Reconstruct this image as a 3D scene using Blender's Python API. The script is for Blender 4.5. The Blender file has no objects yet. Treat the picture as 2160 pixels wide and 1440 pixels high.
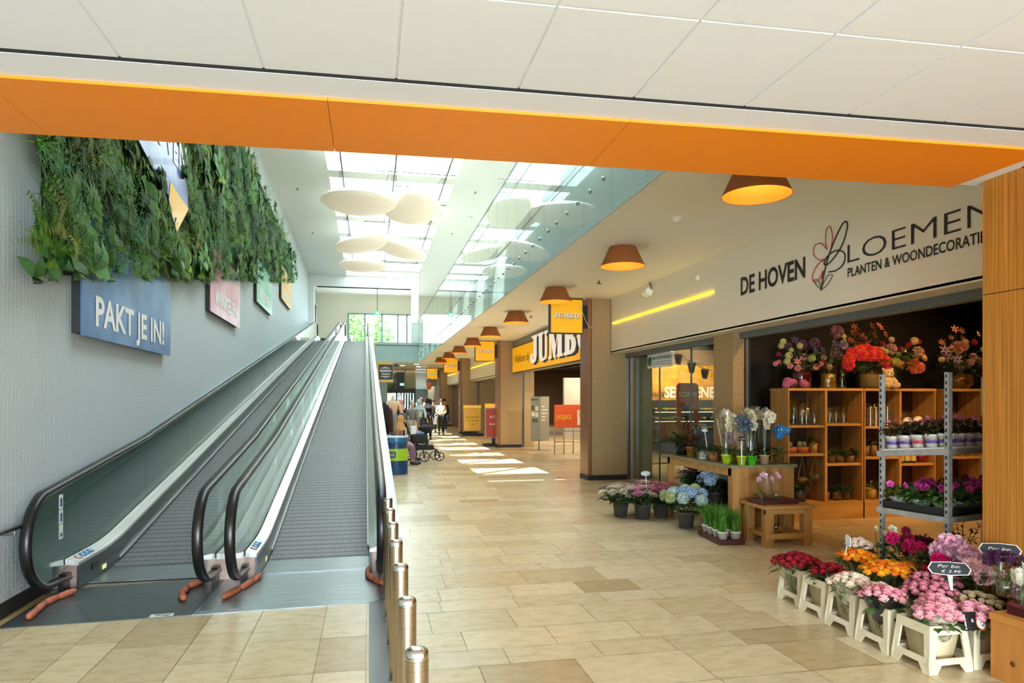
import bpy, bmesh, math, random
import numpy as np
from mathutils import Vector, Matrix
PI = math.pi
S = bpy.context.scene
COL = S.collection
RND = random.Random(7)

# ------------------------------------------------------------------ camera, world, sun, exposure
cam_d = bpy.data.cameras.new('camera'); cam = bpy.data.objects.new('camera', cam_d); COL.objects.link(cam)
cam.location = (0, 0, 1.6); cam.rotation_euler = (PI/2, 0, -math.atan(301/1440))
cam_d.sensor_width = 36; cam_d.lens = 24.0; cam_d.shift_y = 125/2160; cam_d.clip_start = 0.05; cam_d.clip_end = 400
S.camera = cam
S.view_settings.view_transform = 'Standard'; S.view_settings.look = 'None'
S.view_settings.gamma = 1; S.view_settings.use_curve_mapping = False
S.view_settings.exposure = 0.55
S.cycles.max_bounces = 9; S.cycles.diffuse_bounces = 6; S.cycles.glossy_bounces = 4
S.cycles.transmission_bounces = 6; S.cycles.transparent_max_bounces = 24
S.cycles.sample_clamp_indirect = 8; S.cycles.caustics_reflective = False; S.cycles.caustics_refractive = False

W = bpy.data.worlds.new('sky'); S.world = W; W.use_nodes = True
wn = W.node_tree.nodes; wl = W.node_tree.links
bg = wn['Background']; bg.inputs[0].default_value = (0.74, 0.89, 1.0, 1); bg.inputs[1].default_value = 9.0

def lamp(name, kind, loc, power, color=(1, 1, 1), size=1.0, size_y=None, to=None, portal=False, radius=0.05, angle=None, spread=None):
    l = bpy.data.lights.new(name, kind); o = bpy.data.objects.new(name, l); COL.objects.link(o)
    l.energy = power; l.color = color; o.location = loc
    if kind == 'AREA':
        l.shape = 'RECTANGLE'; l.size = size; l.size_y = size_y or size
        if portal: l.cycles.is_portal = True
        if spread: l.spread = spread
    elif kind == 'SUN': l.angle = angle or 0.009
    else: l.shadow_soft_size = radius
    if kind == 'SPOT': l.spot_size = angle or 1.6; l.spot_blend = 0.6
    if to is not None:
        o.rotation_euler = (Vector(to) - Vector(loc)).to_track_quat('-Z', 'Y').to_euler()
    return o

SUNV = Vector((0.355, 0.37, -1.0))
sun = lamp('sun', 'SUN', (-5, -5, 20), 20.0, (1.0, 0.95, 0.86), angle=0.006)
sun.rotation_euler = SUNV.to_track_quat('-Z', 'Y').to_euler()
# fill lamps added behind camera and in gallery; daylight by windows and roof lights
lamp('rear_fill', 'AREA', (0.6, -7.6, 1.6), 640.0, (0.86, 0.94, 1.0), 6.0, 2.8, to=(0.6, 4, 1.6))  # added fill lamp standing for an unseen glass front behind the camera
lamp('upper_daylight', 'AREA', (0.7, 43.7, 6.0), 90.0, (0.95, 0.98, 1.0), 4.0, 2.2, to=(0.7, 30, 6.0))
lamp('gallery_fill', 'AREA', (7.8, 22, 6.2), 20.0, (0.95, 0.98, 1.0), 34.0, 2.6, to=(0, 22, 6.6))  # added fill lamp brightening the dark upper gallery, no window stands there
WELLS = [(6.0 + 2.5*k, min(7.88 + 2.5*k, 37.3)) for k in range(13)]
for k, (a, b) in enumerate(WELLS):
    lamp('roof_portal', 'AREA', (0.69, (a+b)/2, 9.84), 1, (1, 1, 1), 3.7, 1.88, to=(0.69, (a+b)/2, 0), portal=True)

# ------------------------------------------------------------------ helpers
def srgb(h):
    if isinstance(h, str):
        h = h.lstrip('#'); c = [int(h[i:i+2], 16)/255 for i in (0, 2, 4)]
    else: c = h
    return tuple((x/12.92 if x <= 0.04045 else ((x+0.055)/1.055)**2.4) for x in c)

MATS = {}
def mat(name, color='#ffffff', rough=0.5, metal=0.0, var=None, vscale=8.0, vstretch=(1, 1, 1), bump=0.0, bscale=40.0,
        emit=None, estr=0.0, attr=None, spec=0.5, trans=0.0, coat=0.0, detail=3.0, sss=0.0, alpha=None, sheen=0.0):
    """Principled material; var = second colour mixed in by noise; attr = colour attribute multiplied in."""
    if name in MATS: return MATS[name]
    m = bpy.data.materials.new(name); m.use_nodes = True; MATS[name] = m
    N = m.node_tree.nodes; L = m.node_tree.links; p = N['Principled BSDF']
    c = srgb(color)
    p.inputs['Base Color'].default_value = (*c, 1); p.inputs['Roughness'].default_value = rough
    p.inputs['Metallic'].default_value = metal; p.inputs['Specular IOR Level'].default_value = spec
    p.inputs['Transmission Weight'].default_value = trans; p.inputs['Coat Weight'].default_value = coat
    if sheen: p.inputs['Sheen Weight'].default_value = sheen
    tc = N.new('ShaderNodeTexCoord'); mp = N.new('ShaderNodeMapping'); mp.inputs['Scale'].default_value = vstretch
    L.new(tc.outputs['Object'], mp.inputs[0])
    src = None
    if var:
        nz = N.new('ShaderNodeTexNoise'); nz.inputs['Scale'].default_value = vscale; nz.inputs['Detail'].default_value = detail
        L.new(mp.outputs[0], nz.inputs['Vector'])
        rp = N.new('ShaderNodeValToRGB'); rp.color_ramp.elements[0].position = 0.35; rp.color_ramp.elements[1].position = 0.65
        rp.color_ramp.elements[0].color = (*c, 1); rp.color_ramp.elements[1].color = (*srgb(var), 1)
        L.new(nz.outputs['Fac'], rp.inputs[0]); src = rp.outputs[0]
    if attr:
        at = N.new('ShaderNodeAttribute'); at.attribute_name = attr
        if src is None: src = at.outputs['Color']
        else:
            mx = N.new('ShaderNodeMix'); mx.data_type = 'RGBA'; mx.blend_type = 'MULTIPLY'; mx.inputs[0].default_value = 1
            L.new(src, mx.inputs[6]); L.new(at.outputs['Color'], mx.inputs[7]); src = mx.outputs[2]
    if src is not None: L.new(src, p.inputs['Base Color'])
    if bump:
        nb = N.new('ShaderNodeTexNoise'); nb.inputs['Scale'].default_value = bscale; nb.inputs['Detail'].default_value = 4
        L.new(mp.outputs[0], nb.inputs['Vector'])
        bp = N.new('ShaderNodeBump'); bp.inputs['Strength'].default_value = bump; bp.inputs['Distance'].default_value = 0.01
        L.new(nb.outputs['Fac'], bp.inputs['Height']); L.new(bp.outputs[0], p.inputs['Normal'])
    if emit: p.inputs['Emission Color'].default_value = (*srgb(emit), 1); p.inputs['Emission Strength'].default_value = estr
    return m

def glass(name, tint='#eef8f4', rough=0.0, refl=1.0, ior=1.5, base=0.0):
    """thin pane: clear transmission tinted by the pane's own colour plus a mirror-like Fresnel reflection"""
    if name in MATS: return MATS[name]
    m = bpy.data.materials.new(name); m.use_nodes = True; MATS[name] = m
    N = m.node_tree.nodes; L = m.node_tree.links; N.remove(N['Principled BSDF'])
    t = N.new('ShaderNodeBsdfTransparent'); t.inputs[0].default_value = (*srgb(tint), 1)
    g = N.new('ShaderNodeBsdfGlossy'); g.inputs['Roughness'].default_value = rough; g.inputs[0].default_value = (.95, .98, .97, 1)
    lw = N.new('ShaderNodeLayerWeight'); f = N.new('ShaderNodeMath'); f.operation = 'POWER'; f.inputs[1].default_value = 5.0; L.new(lw.outputs['Facing'], f.inputs[0])
    a = N.new('ShaderNodeMath'); a.operation = 'MULTIPLY_ADD'; a.inputs[1].default_value = .75*refl; a.inputs[2].default_value = .035+base; a.use_clamp = True
    mx = N.new('ShaderNodeMixShader')
    L.new(f.outputs[0], a.inputs[0]); L.new(a.outputs[0], mx.inputs[0]); L.new(t.outputs[0], mx.inputs[1]); L.new(g.outputs[0], mx.inputs[2])
    L.new(mx.outputs[0], N['Material Output'].inputs[0])
    return m

class MB:
    """mesh builder: quads, boxes, tubes, lathes, prisms collected into ONE mesh; slot = material index, col = face colour"""
    def __init__(s): s.v = []; s.f = []; s.mi = []; s.c = []; s.sm = []; s.cur = 0; s.col = (1, 1, 1); s.smooth = False
    def face(s, idx): s.f.append(tuple(idx)); s.mi.append(s.cur); s.c.append(s.col); s.sm.append(s.smooth)
    def add(s, verts, faces, M=None):
        n = len(s.v)
        for p in verts: s.v.append(tuple(M @ Vector(p)) if M is not None else tuple(p))
        for f in faces: s.face([n+i for i in f])
        return s
    def quad(s, a, b, c, d): return s.add((a, b, c, d), ((0, 1, 2, 3),))
    def box(s, x0, x1, y0, y1, z0, z1, M=None):
        v = [(x0, y0, z0), (x1, y0, z0), (x1, y1, z0), (x0, y1, z0), (x0, y0, z1), (x1, y0, z1), (x1, y1, z1), (x0, y1, z1)]
        return s.add(v, ((3, 2, 1, 0), (4, 5, 6, 7), (0, 1, 5, 4), (1, 2, 6, 5), (2, 3, 7, 6), (3, 0, 4, 7)), M)
    def rbox(s, x0, x1, y0, y1, z0, z1, r=0.01, M=None):
        bm = bmesh.new(); bmesh.ops.create_cube(bm, size=1)
        for v in bm.verts: v.co = Vector((x0+(v.co.x+.5)*(x1-x0), y0+(v.co.y+.5)*(y1-y0), z0+(v.co.z+.5)*(z1-z0)))
        bmesh.ops.bevel(bm, geom=list(bm.edges), offset=r, segments=2, profile=0.5, affect='EDGES')
        bm.verts.index_update()
        s.add([v.co.copy() for v in bm.verts], [[v.index for v in f.verts] for f in bm.faces], M); bm.free(); return s
    def prism(s, poly, z0, z1, M=None):
        n = len(poly); v = [(x, y, z0) for x, y in poly]+[(x, y, z1) for x, y in poly]
        f = [tuple(range(n))[::-1], tuple(range(n, 2*n))]+[(i, (i+1) % n, n+(i+1) % n, n+i) for i in range(n)]
        return s.add(v, f, M)
    def lathe(s, prof, n=20, M=None, cap=True):
        v = []; f = []; k = len(prof)
        for i in range(n):
            a = 2*PI*i/n
            for r, z in prof: v.append((r*math.cos(a), r*math.sin(a), z))
        for i in range(n):
            for j in range(k-1):
                f.append((i*k+j, ((i+1) % n)*k+j, ((i+1) % n)*k+j+1, i*k+j+1))
        if cap:
            if prof[0][0] > 1e-6: f.append(tuple(i*k for i in range(n))[::-1])
            if prof[-1][0] > 1e-6: f.append(tuple(i*k+k-1 for i in range(n)))
        sm = s.smooth; s.smooth = True; s.add(v, f, M); s.smooth = sm; return s
    def cyl(s, p, r, h, n=16, M=None): return s.lathe([(r, 0), (r, h)], n, (M or Matrix()) @ Matrix.Translation(p))
    def tube(s, pts, r, n=8, cap=True, flat=None):
        """round tube along a path; r may be a list; flat=(a,b) scales section axes"""
        pts = [Vector(p) for p in pts]; m = len(pts)
        rs = r if isinstance(r, (list, tuple)) else [r]*m
        base = len(s.v); up = None
        for i, p in enumerate(pts):
            d = (pts[min(i+1, m-1)]-pts[max(i-1, 0)])
            d = d.normalized() if d.length > 1e-9 else Vector((0, 0, 1))
            if up is None: up = Vector((0, 0, 1)) if abs(d.z) < .9 else Vector((1, 0, 0))
            x = d.cross(up)
            if x.length < 1e-6: x = d.orthogonal()
            x.normalize(); y = x.cross(d).normalized(); up = y
            for k in range(n):
                a = 2*PI*k/n; s.v.append(tuple(p+(x*math.cos(a)+y*math.sin(a))*rs[i]))
        sm = s.smooth; s.smooth = n > 4
        for i in range(m-1):
            for k in range(n):
                s.face((base+i*n+k, base+i*n+(k+1) % n, base+(i+1)*n+(k+1) % n, base+(i+1)*n+k))
        if cap:
            s.face(tuple(base+k for k in range(n))[::-1]); s.face(tuple(base+(m-1)*n+k for k in range(n)))
        s.smooth = sm; return s
    def sweep(s, path, sec, closed=True):
        """sweep a 2D section (x = world X offset, second = offset normal to the path in the YZ plane) along a YZ path"""
        n = len(sec); base = len(s.v); m = len(path)
        for i, (y, z) in enumerate(path):
            a = path[max(i-1, 0)]; b = path[min(i+1, m-1)]; dy, dz = b[0]-a[0], b[1]-a[1]; L = math.hypot(dy, dz) or 1
            ny, nz = -dz/L, dy/L
            for (sx, sn) in sec: s.v.append((sx, y+ny*sn, z+nz*sn))
        for i in range(m-1):
            for k in range(n if closed else n-1):
                s.face((base+i*n+k, base+i*n+(k+1) % n, base+(i+1)*n+(k+1) % n, base+(i+1)*n+k))
        if closed:
            s.face([base+k for k in range(n)]); s.face([base+(m-1)*n+k for k in range(n)][::-1])
        return s
    def ball(s, p, r, sx=1, sy=1, sz=1, n=10, m=7, M=None):
        prof = [(max(1e-7, math.sin(PI*j/m))*r, -math.cos(PI*j/m)*r) for j in range(m+1)]
        return s.lathe(prof, n, (M or Matrix()) @ Matrix.Translation(p) @ Matrix.Diagonal((sx, sy, sz, 1)), cap=False)
    def mesh(s, name, mats):
        me = bpy.data.meshes.new(name)
        me.from_pydata(s.v, [], s.f)
        if not isinstance(mats, (list, tuple)): mats = [mats]
        for m in mats: me.materials.append(m)
        if len(mats) > 1: me.polygons.foreach_set('material_index', s.mi)
        me.polygons.foreach_set('use_smooth', s.sm)
        if any(c != (1, 1, 1) for c in s.c):
            at = me.color_attributes.new('col', 'FLOAT_COLOR', 'CORNER')
            cc = np.repeat(np.array([(*c, 1) for c in s.c], np.float32), [len(f) for f in s.f], axis=0)
            at.data.foreach_set('color', cc.ravel())
        me.validate(); me.update(); return me
    def build(s, name, mats, parent=None, loc=None, rot=None):
        return link(name, s.mesh(name, mats), parent, loc, rot)

def link(name, me, parent=None, loc=None, rot=None, scale=None):
    o = bpy.data.objects.new(name, me); COL.objects.link(o)
    if parent is not None: o.parent = parent
    if loc is not None: o.location = loc
    if rot is not None: o.rotation_euler = rot
    if scale is not None: o.scale = (scale,)*3 if not isinstance(scale, (tuple, list)) else scale
    return o
def tag(o, label, cat, group=None, kind=None):
    o['label'] = label; o['category'] = cat
    if group: o['group'] = group
    if kind: o['kind'] = kind
    return o
def thing(name, label, cat, loc=(0, 0, 0), rz=0.0, group=None):
    o = bpy.data.objects.new(name, None); o.empty_display_size = 0.1; COL.objects.link(o)
    o.location = loc; o.rotation_euler = (0, 0, rz); return tag(o, label, cat, group)
def struct(name, mb, mats, loc=None, rot=None, parent=None):
    o = mb.build(name, mats, parent, loc, rot); o['kind'] = 'structure'; return o
def kids(o): return [c for c in bpy.data.objects if c.parent == o]
CH = {}
def dup(root, loc, rz=0.0, label=None, group=None, scale=None):
    """copy a thing with copies of its parts and sub-parts (mesh data shared)"""
    r = root.copy(); COL.objects.link(r); r.location = loc; r.rotation_euler = (0, 0, rz)
    if scale: r.scale = (scale,)*3
    if label: r['label'] = label
    if group: r['group'] = group
    if root.name not in CH:
        ks = kids(root); CH[root.name] = [(k, kids(k)) for k in ks]
    for k, gs in CH[root.name]:
        c = k.copy(); COL.objects.link(c); c.parent = r
        for g in gs:
            d = g.copy(); COL.objects.link(d); d.parent = c
    return r
def T(x, y, z): return Matrix.Translation((x, y, z))
def RX(a): return Matrix.Rotation(a, 4, 'X')
def RY(a): return Matrix.Rotation(a, 4, 'Y')
def RZ(a): return Matrix.Rotation(a, 4, 'Z')

_tc = {}
def text(name, s, m, parent, loc, rot, h, w=None, bold=0.0, depth=0.002, shear=0.0, align='CENTER', space=1.0):
    """lettering as a thin solid mesh; h = cap height in metres, w = total width (letters squeezed to it)"""
    key = (s, bold, depth, shear, align, space)
    cu = bpy.data.curves.new(name, 'FONT'); cu.body = s; cu.size = 1.0; cu.offset = bold; cu.extrude = 0.0; cu.shear = shear
    cu.align_x = align; cu.space_character = space; cu.resolution_u = 3
    o = bpy.data.objects.new(name+'_t', cu); COL.objects.link(o)
    dg = bpy.context.evaluated_depsgraph_get(); me = bpy.data.meshes.new_from_object(o.evaluated_get(dg))
    bpy.data.objects.remove(o); bpy.data.curves.remove(cu)
    co = np.empty(len(me.vertices)*3, np.float32); me.vertices.foreach_get('co', co); co = co.reshape(-1, 3)
    sy = h/0.729; sx = sy if w is None else w/max(1e-6, (co[:, 0].max()-co[:, 0].min()))
    co[:, 0] *= sx; co[:, 1] *= sy; co[:, 2] = depth
    me.vertices.foreach_set('co', co.ravel()); me.update()
    me.materials.clear(); me.materials.append(m); me.name = name
    o = link(name, me, parent, loc, rot); return o
FAT = {
 'J': (.62, [[(.12,1),(.60,1),(.60,.92),(.54,.90),(.54,.25),(.48,.06),(.30,-.03),(.08,.0),(0,.14),(.02,.30),(.14,.36),(.22,.28),(.20,.16),(.24,.10),(.27,.20),(.27,.90),(.12,.92)]]),
 'U': (.74, [[(0,1),(.40,1),(.40,.92),(.33,.90),(.33,.20),(.38,.09),(.46,.09),(.52,.2),(.52,.90),(.46,.92),(.46,1),(.72,1),(.72,.92),(.64,.90),(.64,.22),(.56,.03),(.36,-.03),(.15,.03),(.07,.22),(.07,.90),(0,.92)]]),
 'M': (.98, [[(0,1),(.32,1),(.50,.42),(.66,1),(.95,1),(.95,.92),(.89,.90),(.89,.10),(.95,.08),(.95,0),(.57,0),(.57,.08),(.62,.10),(.62,.66),(.44,0),(.36,0),(.16,.70),(.16,.10),(.23,.08),(.23,0),(0,0),(0,.08),(.07,.10),(.07,.90),(0,.92)]]),
 'B': (.73, [[(0,1),(.45,1),(.62,.93),(.66,.76),(.60,.60),(.50,.54),(.64,.46),(.70,.27),(.63,.07),(.46,0),(0,0),(0,.08),(.07,.10),(.07,.90),(0,.92)], [(.34,.90),(.40,.86),(.42,.74),(.40,.62),(.34,.58)], [(.34,.46),(.41,.43),(.44,.28),(.41,.14),(.34,.10)]]),
 'O': (.80, [[(.38+.38*math.cos(a*PI/12), .485+.515*math.sin(a*PI/12)) for a in range(24)], [(.38+.10*math.cos(a*PI/8), .485+.41*math.sin(a*PI/8)) for a in range(16)]])}
def fat_text(name, s, m, parent, loc, rot, h, w, depth=.004):
    """heavy display lettering cut from outlines"""
    cu = bpy.data.curves.new(name, 'CURVE'); cu.dimensions = '2D'; cu.fill_mode = 'BOTH'; x0 = 0
    for ch in s:
        wd, loops = FAT[ch]
        for lp in loops:
            sp = cu.splines.new('POLY'); sp.points.add(len(lp)-1); sp.use_cyclic_u = True
            for i, (px_, py_) in enumerate(lp): sp.points[i].co = (x0+px_, py_, 0, 1)
        x0 += wd+.02
    o = bpy.data.objects.new(name+'_t', cu); COL.objects.link(o); dg = bpy.context.evaluated_depsgraph_get(); me = bpy.data.meshes.new_from_object(o.evaluated_get(dg))
    bpy.data.objects.remove(o); bpy.data.curves.remove(cu)
    for v in me.vertices: v.co = ((v.co.x/x0-.5)*w, v.co.y*h, depth)
    me.materials.clear(); me.materials.append(m); me.name = name; return link(name, me, parent, loc, rot)
FACE_CAM = (PI/2, 0, 0)            # text plane facing -Y
FACE_LEFT = (PI/2, 0, -PI/2)       # text plane facing -X (corridor side of the shop fronts)
FACE_RIGHT = (PI/2, 0, PI/2)       # text plane facing +X (left wall)
def stroke(pts, r, m, name, parent, closed=False, n=6):
    b = MB(); P = list(pts)+([pts[0]] if closed else []); b.tube(P, r, n); return b.build(name, m, parent)
def spline(pts, k=6, closed=False):
    out = []; n = len(pts); R = range(n if closed else n-1)
    P = [Vector(p) for p in pts]
    for i in R:
        p0 = P[(i-1) % n] if (closed or i > 0) else P[0]; p1 = P[i]; p2 = P[(i+1) % n]
        p3 = P[(i+2) % n] if (closed or i+2 < n) else P[n-1]
        for j in range(k):
            t = j/k; out.append(0.5*((2*p1)+(p2-p0)*t+(2*p0-5*p1+4*p2-p3)*t*t+(3*p1-p0-3*p2+p3)*t**3))
    if not closed: out.append(P[-1])
    return out

# ------------------------------------------------------------------ shared materials
M_WHITE = mat('white_paint', '#f2f3f2', .6)
M_CEIL = mat('ceiling_board', '#eff2f7', .75)
M_GAP = mat('shadow_gap', '#1c1a16', .8)
M_ORANGE = mat('orange_panel', '#ff9410', .5)
M_STEEL = mat('brushed_steel', '#b9bcbb', .28, 1.0, var='#a3a6a6', vscale=3, vstretch=(60, 1, 1))
M_STEELP = mat('polished_steel', '#d2d0cb', .12, 1.0)
M_GALV = mat('galvanised', '#b9b7b2', .36, .4, var='#a09f9b', vscale=20)
M_DARK = mat('dark_metal', '#26282a', .45, .3)
M_BLACK = mat('black_rubber', '#141414', .32)
M_BLKM = mat('matt_black', '#0d0b0a', .85)
M_WOODP = mat('pine', '#b98a4e', .55, var='#a06f36', vscale=2.2, vstretch=(6, 6, .7), bump=.05)
M_PINE_H = mat('pine_board', '#c39452', .55, var='#aa7b3d', vscale=2.0, vstretch=(.8, 6, 6), bump=.05)
M_BRONZE = mat('bronze_brown_cladding', '#8d6240', .38, .25)
M_GREENDK = mat('leaf_dark', '#2c4220', .55, var='#3c5529', vscale=14)
M_LEAF = mat('leaf', '#466b2a', .5, var='#2f4f1f', vscale=18)
M_GLASS = glass('balustrade_glass', '#f3f8f7', refl=.8)
M_PANE = glass('window_pane', '#edf5f3')
M_CLEAR = glass('clear_glass', '#f4f7f2', rough=.05, refl=1.3, base=.10)
M_CELLO = glass('cellophane', '#f6f6f2', rough=.12, refl=1.6, base=.05)
# ------------------------------------------------------------------ floor (individual stone slabs of one surface, with grout)
def build_floor():
    b = MB(); r = random.Random(3)
    tones = ['#d8c8a8', '#d3c3a2', '#dccdb0', '#ccba97', '#d6c7aa', '#bda985', '#dacbac', '#d1bf9b', '#dccdae']
    tones = [tuple(v*k for v, k in zip(srgb(t), (.97, .94, .86))) for t in tones]
    g = 0.0022
    def slab(x0, x1, y0, y1):
        k = r.random(); c = tones[5] if k < .07 else r.choice(tones[:5]+tones[6:]); j = r.uniform(.95, 1.04)
        b.col = tuple(min(1, v*j) for v in c)
        b.quad((x0+g, y0+g, 0), (x1-g, y0+g, 0), (x1-g, y1-g, 0), (x0+g, y1-g, 0))
    # courses run across the mall to the right of the bollards
    y = -3.0; rows = (.47, .27, .36); i = 0
    while y < 52:
        h = rows[i % 3]; i += 1; x = 0.16; x1 = 17 if y > 3 else 4.1
        if y > 16: x = -3.2 if y > 40 else .16
        x -= r.uniform(0, .5) if x < 0 else 0
        first = True
        while x < x1:
            w = r.choice((.50, .60, .60, .72, .85)) if not first else r.uniform(.25, .7)
            first = False
            slab(x, min(x+w, x1), y, y+h); x += w
        y += h
    # courses run along the mall in front of the moving walks
    x = -2.72; i = 0; wd = (.36, .47, .27, .47, .36, .47, .30)
    while x < -0.001:
        w = min(wd[i % 7], -x); i += 1; yy = 5.56-r.uniform(0, .3)
        top = 5.56
        while top > -3:
            l = r.choice((.55, .6, .72, .8)); slab(x, x+w, top-l, top); top -= l
        x += w
    b.col = srgb('#8c8069')
    b.quad((-3.4, -8, -.004), (17, -8, -.004), (17, 52, -.004), (-3.4, 52, -.004))
    m = bpy.data.materials.new('floor_stone'); m.use_nodes = True; N = m.node_tree.nodes; L = m.node_tree.links
    p = N['Principled BSDF']; tc = N.new('ShaderNodeTexCoord')
    at = N.new('ShaderNodeAttribute'); at.attribute_name = 'col'
    n1 = N.new('ShaderNodeTexNoise'); n1.inputs['Scale'].default_value = 7; n1.inputs['Detail'].default_value = 7; n1.inputs['Roughness'].default_value = .65
    mp = N.new('ShaderNodeMapping'); mp.inputs['Scale'].default_value = (1, 2.2, 1)
    L.new(tc.outputs['Object'], mp.inputs[0]); L.new(mp.outputs[0], n1.inputs['Vector'])
    rp = N.new('ShaderNodeValToRGB'); rp.color_ramp.elements[0].position = .30; rp.color_ramp.elements[1].position = .56
    rp.color_ramp.elements[0].color = (.78, .73, .64, 1); rp.color_ramp.elements[1].color = (1, 1, 1, 1)
    L.new(n1.outputs['Fac'], rp.inputs[0])
    mx = N.new('ShaderNodeMix'); mx.data_type = 'RGBA'; mx.blend_type = 'MULTIPLY'; mx.inputs[0].default_value = .8
    L.new(at.outputs['Color'], mx.inputs[6]); L.new(rp.outputs[0], mx.inputs[7]); L.new(mx.outputs[2], p.inputs['Base Color'])
    n2 = N.new('ShaderNodeTexNoise'); n2.inputs['Scale'].default_value = 2.2; L.new(tc.outputs['Object'], n2.inputs['Vector'])
    mr = N.new('ShaderNodeMapRange'); mr.inputs[3].default_value = .16; mr.inputs[4].default_value = .34
    p.inputs['Roughness'].default_value = .24; p.inputs['Specular IOR Level'].default_value = .5
    struct('floor', b, m)
build_floor()

LW_A = 0.0148
def WX(y): return -2.64 - LW_A*(y-5.9)          # left wall surface
def wallframe(o, y0, z0=0.0, out=0.0):
    """local axes on the left wall: x out of the wall, y along it, z up"""
    o.location = (WX(y0)+out, y0, z0); o.rotation_euler = (0, 0, LW_A); return o

# ---- left wall: painted textured wallpaper
m = mat('wallpaper', '#bcc4c6', .62)
N = m.node_tree.nodes; L = m.node_tree.links
tc = N.new('ShaderNodeTexCoord'); mp = N.new('ShaderNodeMapping'); mp.inputs['Rotation'].default_value = (0, PI/2, 0)
L.new(tc.outputs['Object'], mp.inputs[0])
br = N.new('ShaderNodeTexBrick'); br.inputs['Scale'].default_value = 5; br.inputs['Mortar Size'].default_value = .09; br.inputs['Mortar Smooth'].default_value = 1
br.inputs['Brick Width'].default_value = .9; br.inputs['Row Height'].default_value = .3
nz = N.new('ShaderNodeTexNoise'); nz.inputs['Scale'].default_value = 30; L.new(tc.outputs['Object'], nz.inputs['Vector'])
L.new(mp.outputs[0], br.inputs['Vector'])
ad = N.new('ShaderNodeMath'); ad.operation = 'ADD'; L.new(br.outputs['Fac'], ad.inputs[0]); L.new(nz.outputs['Fac'], ad.inputs[1])
bp = N.new('ShaderNodeBump'); bp.inputs['Strength'].default_value = .14; bp.inputs['Distance'].default_value = .012
L.new(ad.outputs[0], bp.inputs['Height']); L.new(bp.outputs[0], N['Principled BSDF'].inputs['Normal'])
b = MB(); b.prism([(WX(-8), -8), (WX(-8)-.3, -8), (WX(52)-.3, 52), (WX(52), 52)], 0, 9.3); struct('wall_left', b, m)
b = MB(); b.prism([(WX(-8), -8), (WX(-8)+.012, -8), (WX(6.44)+.012, 6.44), (WX(6.44), 6.44)], 0, .12)
struct('baseboard_left', b, mat('black_plinth', '#1d1a18', .5))
b = MB(); b.prism([(-2.63, -3), (-2.55, -3), (-2.53, 5.4), (-2.56, 6.3), (-2.63, 6.3)], .001, .003)
struct('trim_1', b, mat('tan_strip', '#a8935f', .6))

# ---- near hall: tiled ceiling, orange beam, white bulkhead above it
SK = -0.037
b = MB()
ys = [3.185-.615*k for k in range(1, 20)]; first = True
yt = 3.185; k = 0
while yt > -8:
    h = .70 if k == 0 else .60; y1 = yt-h+.012; k += 1
    x = -2.77
    cols = [-2.9+.0, ]
    xs = [-2.78, -2.20, -1.63, -1.05, -.46, .12, .69, 1.26, 1.84, 2.42, 2.98, 3.56, 4.1]
    for i in range(len(xs)-1):
        a, c = xs[i]+.006, xs[i+1]-.006
        P = [(a, y1+SK*a), (c, y1+SK*c), (c, yt-.006+SK*c), (a, yt-.006+SK*a)]
        b.prism(P, 3.076, 3.09)
    yt -= h
b.box(-3.3, 4.5, -8.2, 3.3, 3.084, 3.2)
b.prism([(-3.2, 3.2-SK*3.2), (4.03, 3.2+SK*4.03), (4.03, 3.425-.04*4.03), (-3.2, 3.425+.04*3.2)], 3.068, 3.2)
b.prism([(3.88, 3.2+SK*3.88), (6.5, 3.0), (6.5, 3.9), (3.88, 3.93)], 3.072, 3.2)
b.cur = 1
b.prism([(-3.2, 3.188-SK*3.2), (4.03, 3.188+SK*4.03), (4.03, 3.2+SK*4.03), (-3.2, 3.2-SK*3.2)], 3.07, 3.1)
struct('ceiling', b, [M_CEIL, M_GAP])
b = MB()
def by0(x): return 3.415-.04*x
def by1(x): return 4.105-.043*x
for x0, x1 in ((-3.2, -1.72), (-1.717, -.2), (-.197, 1.33), (1.333, 2.86), (2.863, 3.88)):
    b.prism([(x0, by0(x0)), (x1, by0(x1)), (x1, by1(x1)), (x0, by1(x0))], 3.054, 3.3)
struct('trim_2', b, M_ORANGE)
b = MB(); b.prism([(-3.2, by0(-3.2)+.05), (14, by0(3.9)+.05), (14, by1(3.88)-.01), (3.88, by1(3.88)-.01), (-3.2, by1(-3.2)-.01)], 3.1, 9.3)
struct('wall_front', b, M_WHITE)

b = MB(); b.box(-12, 14, -14, 3.4, 9.9, 27); struct('wall_sun_blocker', b, mat('sun_blocker_brown', '#a08f80', .8))  # unseen mass added to keep the sun off the near roof wells
# ---- atrium ceiling with seven-and-more roof wells
b = MB(); X0, X1 = -1.17, 2.55
b.box(-3.6, X0, 3.5, 37.4, 8.26, 9.86); b.box(X1, 14, 3.5, 37.4, 8.26, 9.86)
prev = 3.5
for (a, c) in WELLS: b.box(X0, X1, prev, a, 8.26, 9.86); prev = c
b.box(X0, X1, prev, 37.4, 8.26, 9.86)
b.box(-3.6, 14, 37.4, 52, 8.26, 9.3)
struct('ceiling_atrium', b, mat('atrium_ceiling', '#e9ece9', .6))
b = MB()
for i, (a, c) in enumerate(WELLS):
    for (p, q) in (((X0-.3, a-.2, 9.95), (.9, c+.1, 11.2)), ((2.7, a-.3, 9.95), (.9, c, 11.2)), ((-.2, c+.2, 9.95), (1.0, a, 10.9))):
        b.tube([p, q], .09, 4)
b.tube([(.9, 5, 11.2), (.9, 38, 11.2)], .12, 4)
struct('trim_3', b, mat('roof_truss', '#eef0f0', .5))
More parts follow.
